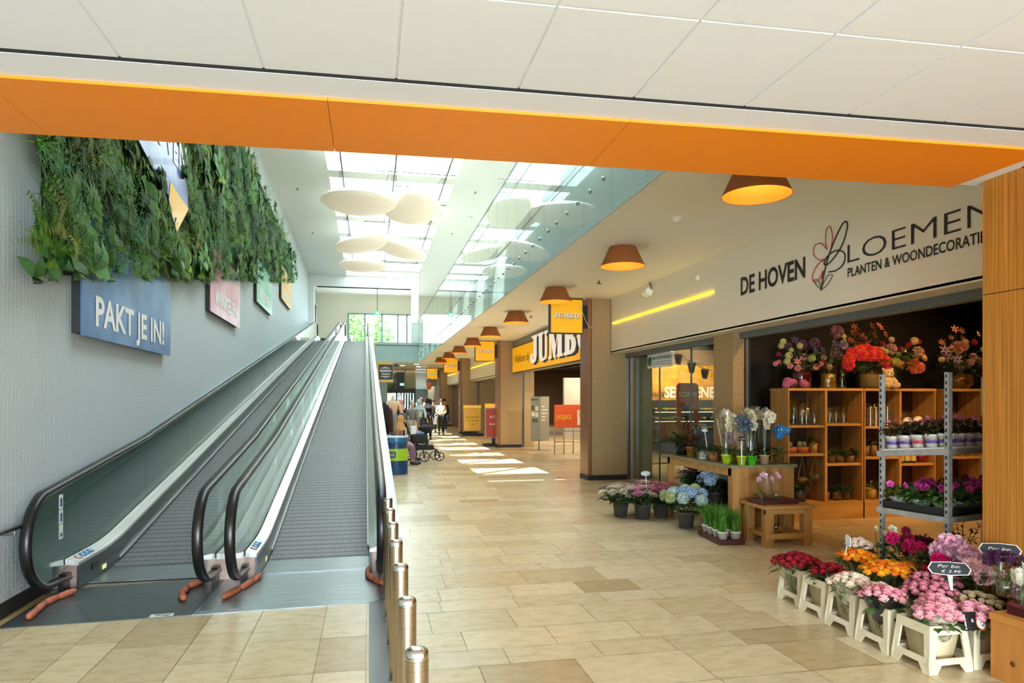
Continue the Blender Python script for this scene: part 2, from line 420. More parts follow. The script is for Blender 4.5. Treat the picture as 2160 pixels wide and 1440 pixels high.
for i, (a, c) in enumerate(WELLS):
    if c < 16: continue
    w = MB(); w.quad((X0, a, 9.8), (X1, a, 9.8), (X1, c, 9.8), (X0, c, 9.8)); struct('window_%d' % (i+1), w, M_PANE)
b = MB()
for x in (-.76, .72, 2.23): b.tube([(x, 4.5, 8.2), (x, 33.2, 8.2)], .022, 6)
for y, x0, x1 in ((19.9, .2, 2.5), (21.2, .8, 1.2), (23.0, 2.2, 2.55), (24.1, -.1, 2.5), (25.6, -.2, .6), (29.2, 2.0, 2.5), (31, -.3, .5), (33, -.2, 2.3)):
    b.tube([(x0, y, 8.18), (x1, y, 8.18)], .012, 5)
tag(b.build('lamp_rail', M_DARK), 'dark rails and cross wires running under the white roof lights', 'rail')

# ---- upper floor slab, glass balustrade with bolts
b = MB()
b.box(2.62, 14, 4.0, 37.26, 3.66, 4.72)
b.box(.32, 14, 37.26, 52, 3.66, 4.72); b.box(-3.6, .32, 38.6, 52, 3.9, 4.72)
struct('floor_upper', b, mat('slab_paint', '#f2eee2', .55))
M_FASC = mat('fascia_panel', '#c6d3d4', .3, coat=.3)
b = MB(); b.box(2.60, 2.625, 4.0, 37.2, 3.67, 4.60); b.box(.32, 2.6, 37.2, 37.225, 3.67, 4.60)
struct('trim_4', b, M_FASC)
b = MB(); b.box(2.596, 2.66, 4.0, 37.2, 4.60, 4.74); b.box(.32, 2.6, 37.17, 37.25, 4.60, 4.74)
struct('trim_5', b, mat('edge_trim', '#b2b8ba', .35, .2))
b = MB(); b.box(2.592, 2.66, 4.0, 37.2, 4.575, 4.6); b.box(.32, 2.6, 37.165, 37.25, 4.575, 4.6); struct('trim_6', b, M_DARK)  # dark strip painted in for the shadow gap below the edge band
bal = thing('glass_balustrade', 'long frameless glass balustrade with steel bolts along the upper gallery', 'balustrade', (2.56, 4, 3.66))
y = 4.1; ii = 0
while y < 37.0:
    w = .97 if y < 20 else 1.94
    g = MB(); g.box(0, .012, y-4+.006, y-4+w-.006, 0, 2.15); g.build('glass_panel', M_GLASS, bal)
    if y < 20 or ii % 1 == 0:
        for dy in ((.25, .72) if w < 1 else (.25, .72, 1.22, 1.69)):
            k = MB(); k.lathe([(.024, -.012), (.03, 0), (.03, .006), (.012, .02)], 10, T(0, y-4+dy, .42) @ RY(-PI/2)); k.build('bolt', M_STEEL, bal)
    y += w; ii += 1
g = MB(); g.box(-.006, .02, 0.1, 33.2, 2.15, 2.18); g.build('cap_rail', mat('cap_grey', '#5a6164', .4, .5), bal)
bal2 = thing('glass_balustrade', 'short glass balustrade closing the far end of the atrium beside the moving walk', 'balustrade', (.32, 37.16, 3.66))
for k in range(3):
    g = MB(); g.box(k*.75+.006, k*.75+.744, 0, .012, 0, 2.1); g.build('glass_panel', M_GLASS, bal2)
    for dx in (.2, .55):
        q = MB(); q.lathe([(.03, -.01), (.03, .01), (.012, .02)], 10, T(k*.75+dx, 0, .4) @ RX(PI/2)); q.build('bolt', M_STEEL, bal2)
g = MB(); g.box(0, 2.25, -.01, .025, 2.1, 2.13); g.build('cap_rail', M_STEEL, bal2)

# ---- upper end: portal, far wall with tall windows
b = MB(); b.box(-3.6, 2.6, 37.4, 37.9, 7.68, 8.3); b.cur = 1; b.box(-2.7, 2.2, 37.38, 37.42, 7.60, 7.66); b.cur = 0
b.box(-3.6, -2.86, 37.4, 37.9, 4.7, 7.7); b.box(2.24, 2.62, 37.4, 37.75, 4.7, 7.7)
struct('wall_portal', b, [M_WHITE, M_DARK])
M_CREAM = mat('cream_wall', '#e7e3d0', .6)
b = MB(); b.box(-4, -1.28, 44, 44.3, 5.4, 8.3); b.box(-1.28, 2.76, 44, 44.3, 7.08, 8.3); b.box(2.76, 14, 44, 44.3, 4.7, 8.3)
b.cur = 1; b.box(-4, -1.28, 43.98, 44.3, 4.7, 5.5)
struct('wall_back', b, [M_CREAM, mat('slate_grey', '#4a5256', .5)])
b = MB(); b.box(-2.95, -2.9, 39.2, 40.2, 4.72, 6.9); struct('door_1', b, mat('dark_door', '#33383b', .5))
b = MB()
for x in (-1.28, -.28, .78, 1.78, 2.35, 2.72): b.box(x-.05, x+.05, 43.95, 44.1, 4.7, 7.08)
b.box(-1.28, 2.76, 43.95, 44.1, 7.02, 7.1); b.box(-1.28, 2.76, 43.95, 44.1, 4.7, 4.8)
w = struct('window_30', b, mat('blue_grey_frame', '#8ea3ad', .4)); g = MB(); g.box(-1.25, 2.73, 44.02, 44.04, 4.8, 7.02)
struct('window_pane', g, M_PANE, parent=w)
ex = thing('exit_sign', 'small green exit sign hanging high in front of the far upper windows', 'sign', (.45, 40, 6.55))
g = MB(); g.box(-.17, .17, -.03, .03, 0, .2); g.build('sign_box', mat('exit_green', '#2fa468', .4, emit='#3fe08a', estr=1.2), ex)
g = MB(); g.tube([(0, 0, .2), (0, 0, 1.7)], .015); g.build('rod', M_DARK, ex)
g = MB(); g.box(-.06, .02, -.036, -.03, .05, .15); g.add([(.03, -.036, .04), (.11, -.036, .1), (.03, -.036, .16)], [(0, 1, 2)]); g.build('arrow', mat('sign_white', '#ffffff', .5, emit='#ffffff', estr=1), ex)
# gallery back wall behind the glass (upper right)
b = MB(); b.box(8.0, 8.3, 4, 44, 4.72, 8.3); struct('wall_right', b, M_WHITE)
for x, y in ((-2.3, 12), (-2.2, 17), (-2.2, 22.3), (-2.2, 28), (3.4, 14.5), (3.3, 21.5), (3.2, 27)):
    b = MB(); b.cyl((0, 0, -.05), .012, .05, 8); b.lathe([(.035, -.06), (.035, -.055)], 8); b.box(-.03, .03, -.005, .005, -.065, -.05)
    tag(b.build('sprinkler', M_DARK, loc=(x, y, 8.26)), 'dark sprinkler head on the white atrium ceiling %d m down the hall' % int(y), 'sprinkler', 'sprinklers on the atrium ceiling')
for x, y in ((3.9, 20.2), (3.55, 24.6)):
    b = MB(); b.lathe([(.12, 0), (.12, -.03), (.05, -.05), (.0001, -.05)], 14); tag(b.build('ceiling_camera', M_WHITE, loc=(x, y, 8.26)), 'round white fitting on the atrium ceiling right of the skylights, %s' % ('nearer one' if y < 22 else 'farther one'), 'detector')
for x, y, nm in ((3.38, 7.13, 'nearest the orange beam'), ):
    b = MB(); b.lathe([(.06, 0), (.06, -.015), (.048, -.02), (.04, -.045), (.02, -.055), (.0001, -.055)], 18)
    tag(b.build('smoke_detector', mat('detector_plastic', '#efeadd', .4), loc=(x, y, 3.66)), 'white smoke detector under the gallery ceiling between two cone lamps', 'detector')
for i, (x, y) in enumerate(((3.86, 11.17), (3.82, 16.04))):
    b = MB(); b.cyl((0, 0, -.045), .012, .045, 8); b.box(-.04, .04, -.012, .012, -.052, -.042)
    tag(b.build('sprinkler', M_DARK, loc=(x, y, 3.66)), ('dark sprinkler under the gallery ceiling near the first yellow sign', 'dark sprinkler under the gallery ceiling farther down the hall')[i], 'sprinkler', 'sprinklers under the gallery')

# ---- big white disc lamps
M_DISC = mat('disc_shade', '#f3ece0', .5, emit='#fff0d8', estr=.2)
prev = None
prof = [(.0001, -.27), (.35, -.255), (.68, -.2), (.9, -.11), (1.0, -.02), (1.0, .02), (.88, .10), (.62, .17), (.3, .2), (.0001, .21)]
for i, (x, y, z, s, tx, ty, lab) in enumerate((
        (-.25, 18.62, 6.9, 1.02, 0, .0, 'nearest large white disc lamp, at the left below the skylights'),
        (1.12, 18.9, 6.9, .82, -.28, .02, 'large white disc lamp tilted up, nearest one at the right'),
        (-.2, 23.6, 6.93, .98, .0, -.22, 'large white disc lamp tilted down to the left, middle of the left row'),
        (1.07, 24.2, 6.9, .92, .0, .24, 'large white disc lamp tilted down to the right, farther of the right pair'),
        (-.23, 27.3, 6.9, .93, 0, 0, 'farthest white disc lamp, level, lowest in the left row'))):
    t = thing('disc_lamp', lab, 'ceiling lamp', (x, y, z), 0, 'white disc lamps under the skylights'); t.rotation_euler = (tx, ty, 0)
    d = MB(); d.lathe([(r*s, h*s) for r, h in prof], 40); d.build('shade', M_DISC, t)
    c = MB()
    Ri = t.rotation_euler.to_matrix().inverted()
    for q, rx in ((-.5, -.76 if x < 0 else .72), (.5, .72 if x < 0 else 2.23)): c.tube([(q*s, 0, .15*s), tuple(Ri @ (Vector((rx, y, 8.2))-Vector((x, y, z))))], .006, 4)
    c.build('cable', M_DARK, t)

# ---- orange cone lamps under the gallery
M_CONE = mat('cone_fabric', '#a2602f', .7, var='#98592c', vscale=60); M_CONEIN = mat('cone_inside', '#f0902c', .6, emit='#ff8a20', estr=.35)
ordn = ['nearest', 'second', 'third', 'fourth', 'fifth', 'sixth', 'seventh', 'eighth', 'ninth', 'tenth']
cone = None
for i in range(9):
    y = (4.94, 7.89, 10.95, 14.07, 17.2, 20.3, 23.4, 26.5, 29.6)[i]
    lab = 'orange cone lamp under the gallery ceiling, %s from the camera' % ordn[i]
    if cone is None:
        cone = thing('cone_lamp', lab, 'ceiling lamp', (3.33, y*1.099, 3.402), 0, 'orange cone lamps under the gallery')
        q = MB(); q.lathe([(.299, 0), (.182, .247), (.176, .258)], 36, cap=False); q.lathe([(.299, 0), (.294, 0)], 36, cap=False); q.build('shade', M_CONE, cone)
        q = MB(); q.lathe([(.293, .001), (.178, .244)], 36, cap=False); q.lathe([(.178, .24), (.0001, .24)], 36, cap=False); q.build('lining', M_CONEIN, cone)
        q = MB(); q.cyl((0, 0, .245), .15, .013, 20); q.build('ceiling_mount', M_WHITE, cone)
    else: dup(cone, (3.33, y*1.099, 3.402), 0, lab)
    lamp('cone_bulb', 'POINT', (3.33, y*1.099, 3.56), 3.5, (1.0, .66, .36), radius=.05)

# ---- downlights far under the gallery
for i, (x, y) in enumerate(((1.9, 40.5), (1.2, 43.5), (2.6, 38.8), (2.9, 41.5))):
    b = MB(); b.lathe([(.13, 0), (.13, -.01), (.11, -.012), (.0001, -.012)], 16)
    tag(b.build('downlight', mat('downlight', '#ffffff', .5, emit='#fff2dc', estr=6), loc=(x, y, 3.659)), 'round bright downlight in the low ceiling at the far end of the hall', 'ceiling lamp', 'downlights at the far end')
lamp('far_light', 'AREA', (2, 42, 3.6), 60, (1, .93, .82), 4, 8, to=(2, 42, 0))
# ------------------------------------------------------------------ moving walks
def zb(y):
    a, c, s = 7.25, 36.6, .1612
    z = 0 if y < a else ((min(y, c)-a)*s)
    for (k, sg) in ((a, 1), (c, -1)):
        d = abs(y-k)
        if d < .35: z += sg*s*(.35-d)**2/1.4
    return z
M_PAL = bpy.data.materials.new('pallet_rubber'); M_PAL.use_nodes = True
N = M_PAL.node_tree.nodes; L = M_PAL.node_tree.links; p = N['Principled BSDF']; p.inputs['Roughness'].default_value = .5; p.inputs['Metallic'].default_value = .4
tc = N.new('ShaderNodeTexCoord'); sx = N.new('ShaderNodeSeparateXYZ'); L.new(tc.outputs['Object'], sx.inputs[0])
def stripes(o, per, duty):
    a = N.new('ShaderNodeMath'); a.operation = 'DIVIDE'; a.inputs[1].default_value = per; L.new(sx.outputs[o], a.inputs[0])
    f = N.new('ShaderNodeMath'); f.operation = 'FRACT'; L.new(a.outputs[0], f.inputs[0])
    g = N.new('ShaderNodeMath'); g.operation = 'LESS_THAN'; g.inputs[1].default_value = duty; L.new(f.outputs[0], g.inputs[0]); return g
g1 = stripes('X', .018, .45); g2 = stripes('Y', .133, .16)
r1 = N.new('ShaderNodeMix'); r1.data_type = 'RGBA'; r1.inputs[6].default_value = (*srgb('#8b8d8c'), 1); r1.inputs[7].default_value = (*srgb('#4a4b4b'), 1); L.new(g1.outputs[0], r1.inputs[0])
r2 = N.new('ShaderNodeMix'); r2.data_type = 'RGBA'; r2.inputs[7].default_value = (*srgb('#3a3a3b'), 1); L.new(g2.outputs[0], r2.inputs[0]); L.new(r1.outputs[2], r2.inputs[6])
nz = N.new('ShaderNodeTexNoise'); nz.inputs['Scale'].default_value = 3; nz.inputs['Detail'].default_value = 6; mp = N.new('ShaderNodeMapping'); mp.inputs['Scale'].default_value = (14, .6, 1)
L.new(tc.outputs['Object'], mp.inputs[0]); L.new(mp.outputs[0], nz.inputs['Vector'])
r3 = N.new('ShaderNodeMix'); r3.data_type = 'RGBA'; r3.blend_type = 'OVERLAY'; r3.inputs[0].default_value = .4; L.new(r2.outputs[2], r3.inputs[6]); L.new(nz.outputs['Color'], r3.inputs[7])
hs = N.new('ShaderNodeHueSaturation'); hs.inputs['Saturation'].default_value = .1; L.new(r3.outputs[2], hs.inputs['Color']); L.new(hs.outputs[0], p.inputs['Base Color'])
M_PLATE = mat('floor_plate_steel', '#a6afb4', .33, .85, var='#7c8588', vscale=4, vstretch=(.6, 30, 1))
M_PLATED = mat('floor_plate_dark', '#6e777b', .36, .85, var='#5f686c', vscale=4, vstretch=(.6, 30, 1))
M_DECK = mat('deck_aluminium', '#cfd0cd', .3, .7, var='#bcbdba', vscale=4, vstretch=(8, .3, 1))
M_SKIRT = mat('skirt_steel', '#5b5f5f', .3, .85, var='#4b4f4f', vscale=3, vstretch=(8, .3, 8))
M_PED = mat('pedestal_steel', '#b59c90', .4, .6, var='#a38b80', vscale=9)
M_GREENP = mat('green_glass_panel', '#3c5850', .16, .0, coat=.5)
M_TERRA = mat('terracotta_foam', '#b8694a', .6, var='#a65a3e', vscale=30)
M_CLAD = mat('white_cladding', '#dfe3e2', .4)
M_BLUE = mat('sticker_blue', '#2f7fc0', .4); M_RED = mat('sticker_red', '#c4433a', .4); M_STK = mat('sticker_white', '#dfe3da', .5)
YS = [6.3, 6.7, 7.0, 7.2, 7.4, 7.55, 7.7, 7.85, 8.0, 8.2, 8.5]+[9+1.5*k for k in range(18)]+[35.8, 36.1, 36.3, 36.5, 36.7, 36.9, 37.1, 37.3]
def hz0(y):
    return zb(y) if y > 8.6 else -.048+(zb(8.6)+.048)*(y-6.4)/2.2
def rail_path(h=.95):
    P = []
    # newel at the bottom: lower return, front curve, top
    cy, cz, r1, r2 = 6.18, .50, .42, .385
    P.append((6.75, .12)); P.append((6.5, .10))
    for k in range(1, 15):
        a = -PI/2-PI*k/15*.93; P.append((cy+r1*math.cos(a)*1.0, cz+r2*math.sin(a)))
    for y in (6.45, 6.75, 7.05, 7.4, 7.7, 8.1, 8.6): P.append((y, hz0(y)+h))
    for k in range(14): P.append((9.5+2*k, zb(9.5+2*k)+h))
    for y in (36.6, 36.9, 37.2): P.append((y, zb(y)+h))
    for k in range(1, 12):
        a = PI/2-PI*k/11*.9; P.append((37.45+.4*math.cos(a), 4.73+.53+.42*math.sin(a)))
    return P
def glass_poly(h0=.26, h1=.93):
    lo = [(6.22, .20), (6.5, .24)]+[(y, zb(y)+h0) for y in YS[2:]]
    up = []
    for k in range(2, 15):
        a = -PI/2-PI*k/15*.93; up.append((6.18+.39*math.cos(a), .53+.41*math.sin(a)))
    up += [(y, zb(y)+h1) for y in YS[1:]]
    return lo, up
def moving_walk(name_label, e0, e1, g0, g1, panel0):
    """e0,e1 pallet edges; g0,g1 glass planes left and right"""
    root = thing('moving_walk', name_label, 'moving walkway', (0, 0, 0), 0, 'moving walkways up to the upper floor')
    aa = .006; root.rotation_euler = (0, 0, aa); root.location = (math.sin(aa)*6, 6-math.cos(aa)*6, 0)
    b = MB()
    ys = [7.17]+[y for y in YS if y > 7.3]+[38.4]
    for i in range(len(ys)-1):
        b.quad((e0, ys[i], zb(ys[i])+.006), (e1, ys[i], zb(ys[i])+.006), (e1, ys[i+1], zb(ys[i+1])+.006), (e0, ys[i+1], zb(ys[i+1])+.006))
    b.build('pallet_belt', M_PAL, root)
    for j, (e, g, sg) in enumerate(((e0, g0, -1), (e1, g1, 1))):
        # inner deck (bright sloping strip) + skirt
        path = [(y, zb(y)) for y in ([6.42]+[q for q in YS if q > 6.42]+[38.3])]
        b = MB(); b.sweep([(y, z) for y, z in path], [(g-sg*.012, .215), (g-sg*.012, .265), (e+sg*.005, .235), (e+sg*.005, .205)])
        b.build('inner_deck', M_DECK, root)
        b = MB(); b.sweep([(6.42+.0, 0.0)]+[(y, z) for y, z in path[1:]], [(e+sg*.004, -.02), (e+sg*.004, .21), (e+sg*.02, .21), (e+sg*.02, -.02)])
        b.build('skirt_panel', M_SKIRT, root)
        b = MB(); b.sweep([(y, z) for y, z in path if y > 7.3], [(e-sg*.012, .03), (e-sg*.012, .05), (e+sg*.004, .05), (e+sg*.004, .03)])
        b.build('brush_strip', mat('skirt_brush_rail', '#b9bbb8', .35, .6), root)
        # outer deck
        b = MB(); b.sweep([(y, z) for y, z in path], [(g+sg*.012, .205), (g+sg*.012, .255), (g+sg*.118, .245), (g+sg*.118, .205)])
        b.build('outer_deck', M_DECK, root)
        b = MB(); x0, x1 = sorted((g+sg*.115, e+sg*.022)); b.box(x0, x1, 6.5, 6.9, 0, .205); b.build('pedestal', M_PED, root)
        b = MB(); b.box(min(g-.02, g+.02), max(g-.02, g+.02), 6.36, 6.5, .0, .10); b.box(g-.03, g+.03, 6.4, 6.5, .1, .14); b.build('rail_inlet', M_BLACK, root)
        # glass
        lo, up = glass_poly(); gl = MB()
        # panels as a strip between the lower and the upper outline
        lo_y = [(y, zb(y)+.24) for y in YS[1:]]; up_y = [(y, hz0(y)+.93) for y in YS[1:]]
        mname = M_GREENP if (panel0 and j == 0) else M_GLASS
        # curved newel pane
        ring = [(6.7, zb(6.7)+.24)]+[(6.18+.39*math.cos(a), .50+.36*math.sin(a)) for a in [-PI/2-PI*k/18*.95 for k in range(1, 18)]]+[(6.7, up_y[0][1])]
        n = len(ring); V = [(g-.006, y, z) for y, z in ring]+[(g+.006, y, z) for y, z in ring]
        gl.add(V, [tuple(range(n)), tuple(range(n, 2*n))[::-1]]+[(i, (i+1) % n, n+(i+1) % n, n+i) for i in range(n)])
        gl.build('newel_pane', mname, root)
        Yc = [6.7, 8.6]+[8.6+1.9*k for k in range(1, 15)]+[37.3]
        for q in range(len(Yc)-1):
            ya, yb = Yc[q]+.004, Yc[q+1]-.004; yy = [ya]+[y for y in YS if ya < y < yb]+[yb]; gl = MB()
            hz = lambda y: hz0(y)+.93
            V = []; F = []
            for y in yy: V += [(g-.006, y, zb(y)+.24), (g+.006, y, zb(y)+.24), (g+.006, y, hz(y)), (g-.006, y, hz(y))]
            for i in range(len(yy)-1):
                for c in range(4): F.append((i*4+c, i*4+(c+1) % 4, i*4+4+(c+1) % 4, i*4+4+c))
            F += [(0, 1, 2, 3), tuple(len(V)-4+c for c in (3, 2, 1, 0))]
            gl.add(V, F); gl.build('glass_panel', mname, root)
        h = MB(); h.smooth = True; w = .042
        h.sweep(rail_path(), [(g-w*.8, -.018), (g-w, .0), (g-w*.85, .022), (g-w*.4, .032), (g+w*.4, .032), (g+w*.85, .022), (g+w, 0), (g+w*.8, -.018)])
        h.build('handrail', M_BLACK, root)
    # comb plate
    c = MB(); c.box(e0-.0, e1+.0, 6.62, 7.19, .0045, .012); cp = c.build('comb_plate', M_PLATE, root)
    c = MB()
    for k in range(26):
        x = e0+.02+k*(e1-e0-.04)/25; c.box(x-.006, x+.006, 7.19, 7.23, .008, .014)
    c.build('comb_teeth', M_DECK, cp)
    return root
W1 = moving_walk('left moving walkway beside the wall with a solid dark green glass side', -2.40, -1.43, -2.52, -1.325, True)
W2 = moving_walk('right moving walkway with clear glass on both sides, next to the bollards', -.975, .0, -1.085, .10, False)
def onwalk(o, par): o.parent = par; return o
# stickers on the decks and the green pane
def sticker_row(par, x, ys, zoff, col_first):
    for i, y in enumerate(ys):
        b = MB(); b.lathe([(.034, 0), (.034, .0015)], 20); b.cur = 1; b.lathe([(.026, .0015), (.026, .002)], 20) if i == 0 else b.box(-.012, .012, -.014, .014, .0015, .002)
        o = b.build('safety_sticker', [M_RED if i == 0 else M_BLUE, M_STK], par); o.location = (x, y, zoff+zb(y)); o.rotation_euler = (.0, 0, 0); o.rotation_euler = (0, .25 if x < -2 else .25, 0)
        if i == 0: o['label'] = 'round red and white prohibition sticker'
sticker_row(W1, -2.46, (6.56, 6.66, 6.74, 6.82), .254, 1)
sticker_row(W2, -1.03, (6.60, 6.70, 6.78, 6.86), .254, 1)
for k in range(3):
    b = MB(); b.box(0, .002, -.035, .035, 0, .12); b.cur = 1; b.box(.002, .003, -.018, .018, .02, .09 if k < 2 else .05)
    b.build('pictogram', [M_STK, mat('sticker_navy', '#33508a', .5)], W1, (-2.512, 6.35, .70-.125*k))
b = MB(); b.box(-2.397, -2.394, 6.70, 6.85, .10, .15); b.build('switch_plate', M_BLACK, W1)
b = MB(); b.box(-2.397, -2.393, 6.93, 7.02, .05, .09); b.build('comb_light', mat('comb_light', '#d9dfa8', .4, emit='#e6eeb0', estr=.4), W1)
b = MB(); b.box(-.972, -.969, 6.93, 7.02, .05, .09); b.build('comb_light', MATS['comb_light'], W2)

# floor plates in front of both walks
b = MB(); b.prism([(-2.56, 5.42), (-1.30, 5.47), (-1.26, 6.60), (-2.56, 6.42)], .0005, .006); tag(b.build('floor_plate', M_PLATED), 'dark steel floor plate in front of the left moving walkway', 'floor plate', 'steel floor plates before the walkways')
b = MB(); b.prism([(-1.297, 5.47), (.0, 5.52), (.13, 5.6), (.13, 6.62), (-1.257, 6.60)], .0005, .006); tag(b.build('floor_plate', M_PLATE), 'bright steel floor plate in front of the right moving walkway', 'floor plate', 'steel floor plates before the walkways')
b = MB(); b.box(.0, .125, -2.5, 5.6, .0004, .004); tag(b.build('floor_strip', mat('grey_strip', '#7b8083', .4, .5)), 'long grey metal floor strip along the foot of the bollards', 'floor strip')
lab = thing('floor_label', 'small white label with a black scribble on the left floor plate edge', 'label', (-1.50, 5.50, .0065), .04)
b = MB(); b.box(-.09, .07, -.035, .035, 0, .0008); b.build('paper', M_STK, lab)
stroke(spline([(-.06, .02, .001), (-.04, -.02, .001), (-.035, .02, .001), (-.02, -.01, .001), (-.005, .012, .001), (.005, -.02, .001), (.02, .01, .001), (.03, -.03, .001), (.045, .012, .001)], 4), .0025, M_BLKM, 'scribble', lab)
lab = thing('floor_label', 'long faded white tape label on the right floor plate edge', 'label', (-1.12, 5.53, .0065), .04)
b = MB(); b.box(-.13, .15, -.025, .025, 0, .0008); b.build('paper', mat('faded_tape', '#9ea5a5', .5), lab)
text('lettering', 'DEVENTER', mat('faded_ink', '#5c6466', .6), lab, (-.02, -.012, .001), (0, 0, 0), .022, .18, .01)

# terracotta segmented bumpers on the plates
def bumper(lab, pts):
    t = thing('floor_bumper', lab, 'bumper', (pts[0][0], pts[0][1], .006), 0, 'terracotta segmented bumpers round the walkway ends')
    for i in range(len(pts)-1):
        a = Vector((*pts[i], .024))-t.location; c = Vector((*pts[i+1], .024))-t.location; a.z = c.z = .026; d = (c-a)
        b = MB(); b.tube([a+d*.03, a+d*.12, a+d*.5, a+d*.88, a+d*.97], [.013, .024, .028, .024, .013], 10); b.build('segment', M_TERRA, t)
bumper('terracotta bumper at the foot of the left walkway by the wall', [(-2.38, 6.28), (-2.44, 6.08), (-2.47, 5.93), (-2.44, 5.72), (-2.42, 5.56)][::1])
bumper('terracotta bumper left of the two middle handrail ends', [(-1.42, 6.42), (-1.50, 6.2), (-1.50, 6.0), (-1.44, 5.83), (-1.39, 5.72)][:4])
bumper('terracotta bumper right of the two middle handrail ends', [(-.96, 6.5), (-.99, 6.3), (-1.06, 6.07), (-1.15, 5.80)])
bumper('terracotta bumper at the right end of the right walkway, behind the bollards', [(.0, 6.55), (-.02, 6.33), (.03, 6.15), (.12, 5.98)])

# casing between wall and left walk, cladding of the right walk, filler between the walks
def zc(y, h): return zb(y)+h
b = MB()
ys = [6.5, 7.0, 7.7, 8.5, 12, 20, 28, 36, 37.2]
V = []; F = []
for y in ys:
    hh = .88 if y > 6.9 else .80
    V += [(WX(y), y, 0), (-2.60-.006*(y-6), y, 0), (-2.60-.006*(y-6), y, zc(y, hh)), (WX(y), y, zc(y, hh))]
for i in range(len(ys)-1):
    for c in range(4): F.append((i*4+c, i*4+(c+1) % 4, i*4+4+(c+1) % 4, i*4+4+c))
F += [(0, 1, 2, 3), tuple(len(V)-4+c for c in (3, 2, 1, 0))]
b.add(V, F); tag(b.build('wall_ledge', mat('ledge_grey', '#a9b3b2', .45)), 'sloping grey ledge between the left wall and the left moving walkway', 'ledge')
def truss(name, lab, x0, x1, mt, top=.245, ya=6.9, yb=37.15, drop=.8):
    b = MB(); ys = [ya, 7.7, 8.5, 10, 12, 12.6, 16, 20, 25, 30, 35, 36.6, yb]; V = []; F = []
    for y in ys:
        lo = max(0, zb(y)-drop); hi = zb(y)+top; s = .006*(y-6)
        V += [(x0-s, y, lo), (x1-s, y, lo), (x1-s, y, hi), (x0-s, y, hi)]
    for i in range(len(ys)-1):
        for c in range(4): F.append((i*4+c, i*4+(c+1) % 4, i*4+4+(c+1) % 4, i*4+4+c))
    F += [(0, 1, 2, 3), tuple(len(V)-4+c for c in (3, 2, 1, 0))]
    b.add(V, F); tag(b.build(name, mt), lab, 'cladding')
truss('side_cladding', 'white sloping cladding along the right side of the right moving walkway', .222, .33, M_CLAD, .24)
truss('walkway_casing', 'closed steel underside of the left moving walkway', -2.5, -1.44, M_SKIRT, -.03, 6.8, 37, .8)
truss('walkway_casing', 'closed steel underside of the right moving walkway', -.97, -.01, M_SKIRT, -.03, 6.8, 37, .8)
truss('middle_cover', 'narrow metal cover between the two moving walkways', -1.208, -1.202, M_DECK, .235, 6.5, 37, .5)

# wall handrail stub
t = thing('wall_handrail', 'short round steel handrail end fixed to the left wall', 'handrail', (-2.58, 5.9, .66))
b = MB(); b.tube([(.02, .03, .0), (.02, -1.2, .0)], .017, 12); b.build('rail', M_STEEL, t)
for y in (-.22, -1.0):
    b = MB(); b.tube([(-.06, y, -.05), (.02, y, -.05), (.02, y, -.01)], .006, 6); b.build('bracket', M_STEEL, t)

# ------------------------------------------------------------------ bollards
M_BOL = mat('bollard_steel', '#c2b39f', .24, 1.0, var='#b09f88', vscale=2, vstretch=(1, 1, 60))
bol = None
for i in range(9):
    y = 2.22-.58*1 + .583*i if False else (2.22+.583*(i-2))
    lab = 'brushed steel bollard, %s from the camera in the row' % ordn[max(0, i-2)]
    if i < 2: continue
    if bol is None:
        bol = thing('bollard', lab, 'bollard', (.15, y, 0), 0, 'row of steel bollards beside the walkway')
        b = MB(); b.lathe([(.038, 0), (.038, .768)], 28, cap=False); b.build('post', M_BOL, bol)
        b = MB(); b.lathe([(.0385, .770), (.0385, .786), (.036, .795), (.029, .801), (.015, .804), (.0001, .805)], 28, cap=False); b.lathe([(.037, .768), (.037, .771)], 28, cap=False); b.build('cap', M_STEELP, bol)
        b = MB(); b.lathe([(.05, .0), (.05, .006), (.038, .008)], 24); b.build('base_ring', M_STEELP, bol)
    else: dup(bol, (.15, y, 0), 0, lab)

# ------------------------------------------------------------------ left wall: signs and plant wall
def wall_sign(lab, y0, y1, z0, z1, col, words, th, tw, tz, var=None, ty=None):
    t = thing('wall_sign', lab, 'sign', group='printed boards under the plant wall'); wallframe(t, y0, z0)
    w = y1-y0; h = z1-z0
    b = MB(); b.box(.0, .075, 0.0, w*.98, 0.02, h); b.build('mounting_frame', M_DARK, t)
    b = MB(); b.box(.075, .088, 0, w, 0, h); b.build('printed_board', mat('board_'+words[0][:3], col, .35, var=var, vscale=.9, vstretch=(1, 1.4, 2)), t)
    text('lettering', words[0], mat('letter_white', '#f3f2ec', .5), t, (.09, (ty if ty is not None else w/2), tz), FACE_RIGHT, th, tw, .028)
wall_sign('blue wall sign reading PAKT JE IN! below the plant wall', 6.9, 9.9, 2.2, 3.3, '#2a5a94', ['PAKT JE IN!'], .29, 2.35, .13, '#5d88b8')
wall_sign('pink wall sign reading WINKELEN below the plant wall', 12.45, 15.4, 3.13, 4.25, '#c2607c', ['WINKELEN'], .27, 2.2, .18, '#dcaab4')
wall_sign('green wall sign reading BELEVEN below the plant wall', 17.9, 20.95, 4.07, 5.15, '#5fae93', ['BELEVEN'], .27, 2.0, .15, '#8fd0b6')
wall_sign('small orange wall sign at the far end of the plant wall', 23.45, 26.6, 4.97, 6.1, '#eda52c', ['GENIETEN'], .26, 1.9, .15, '#f3b94a')
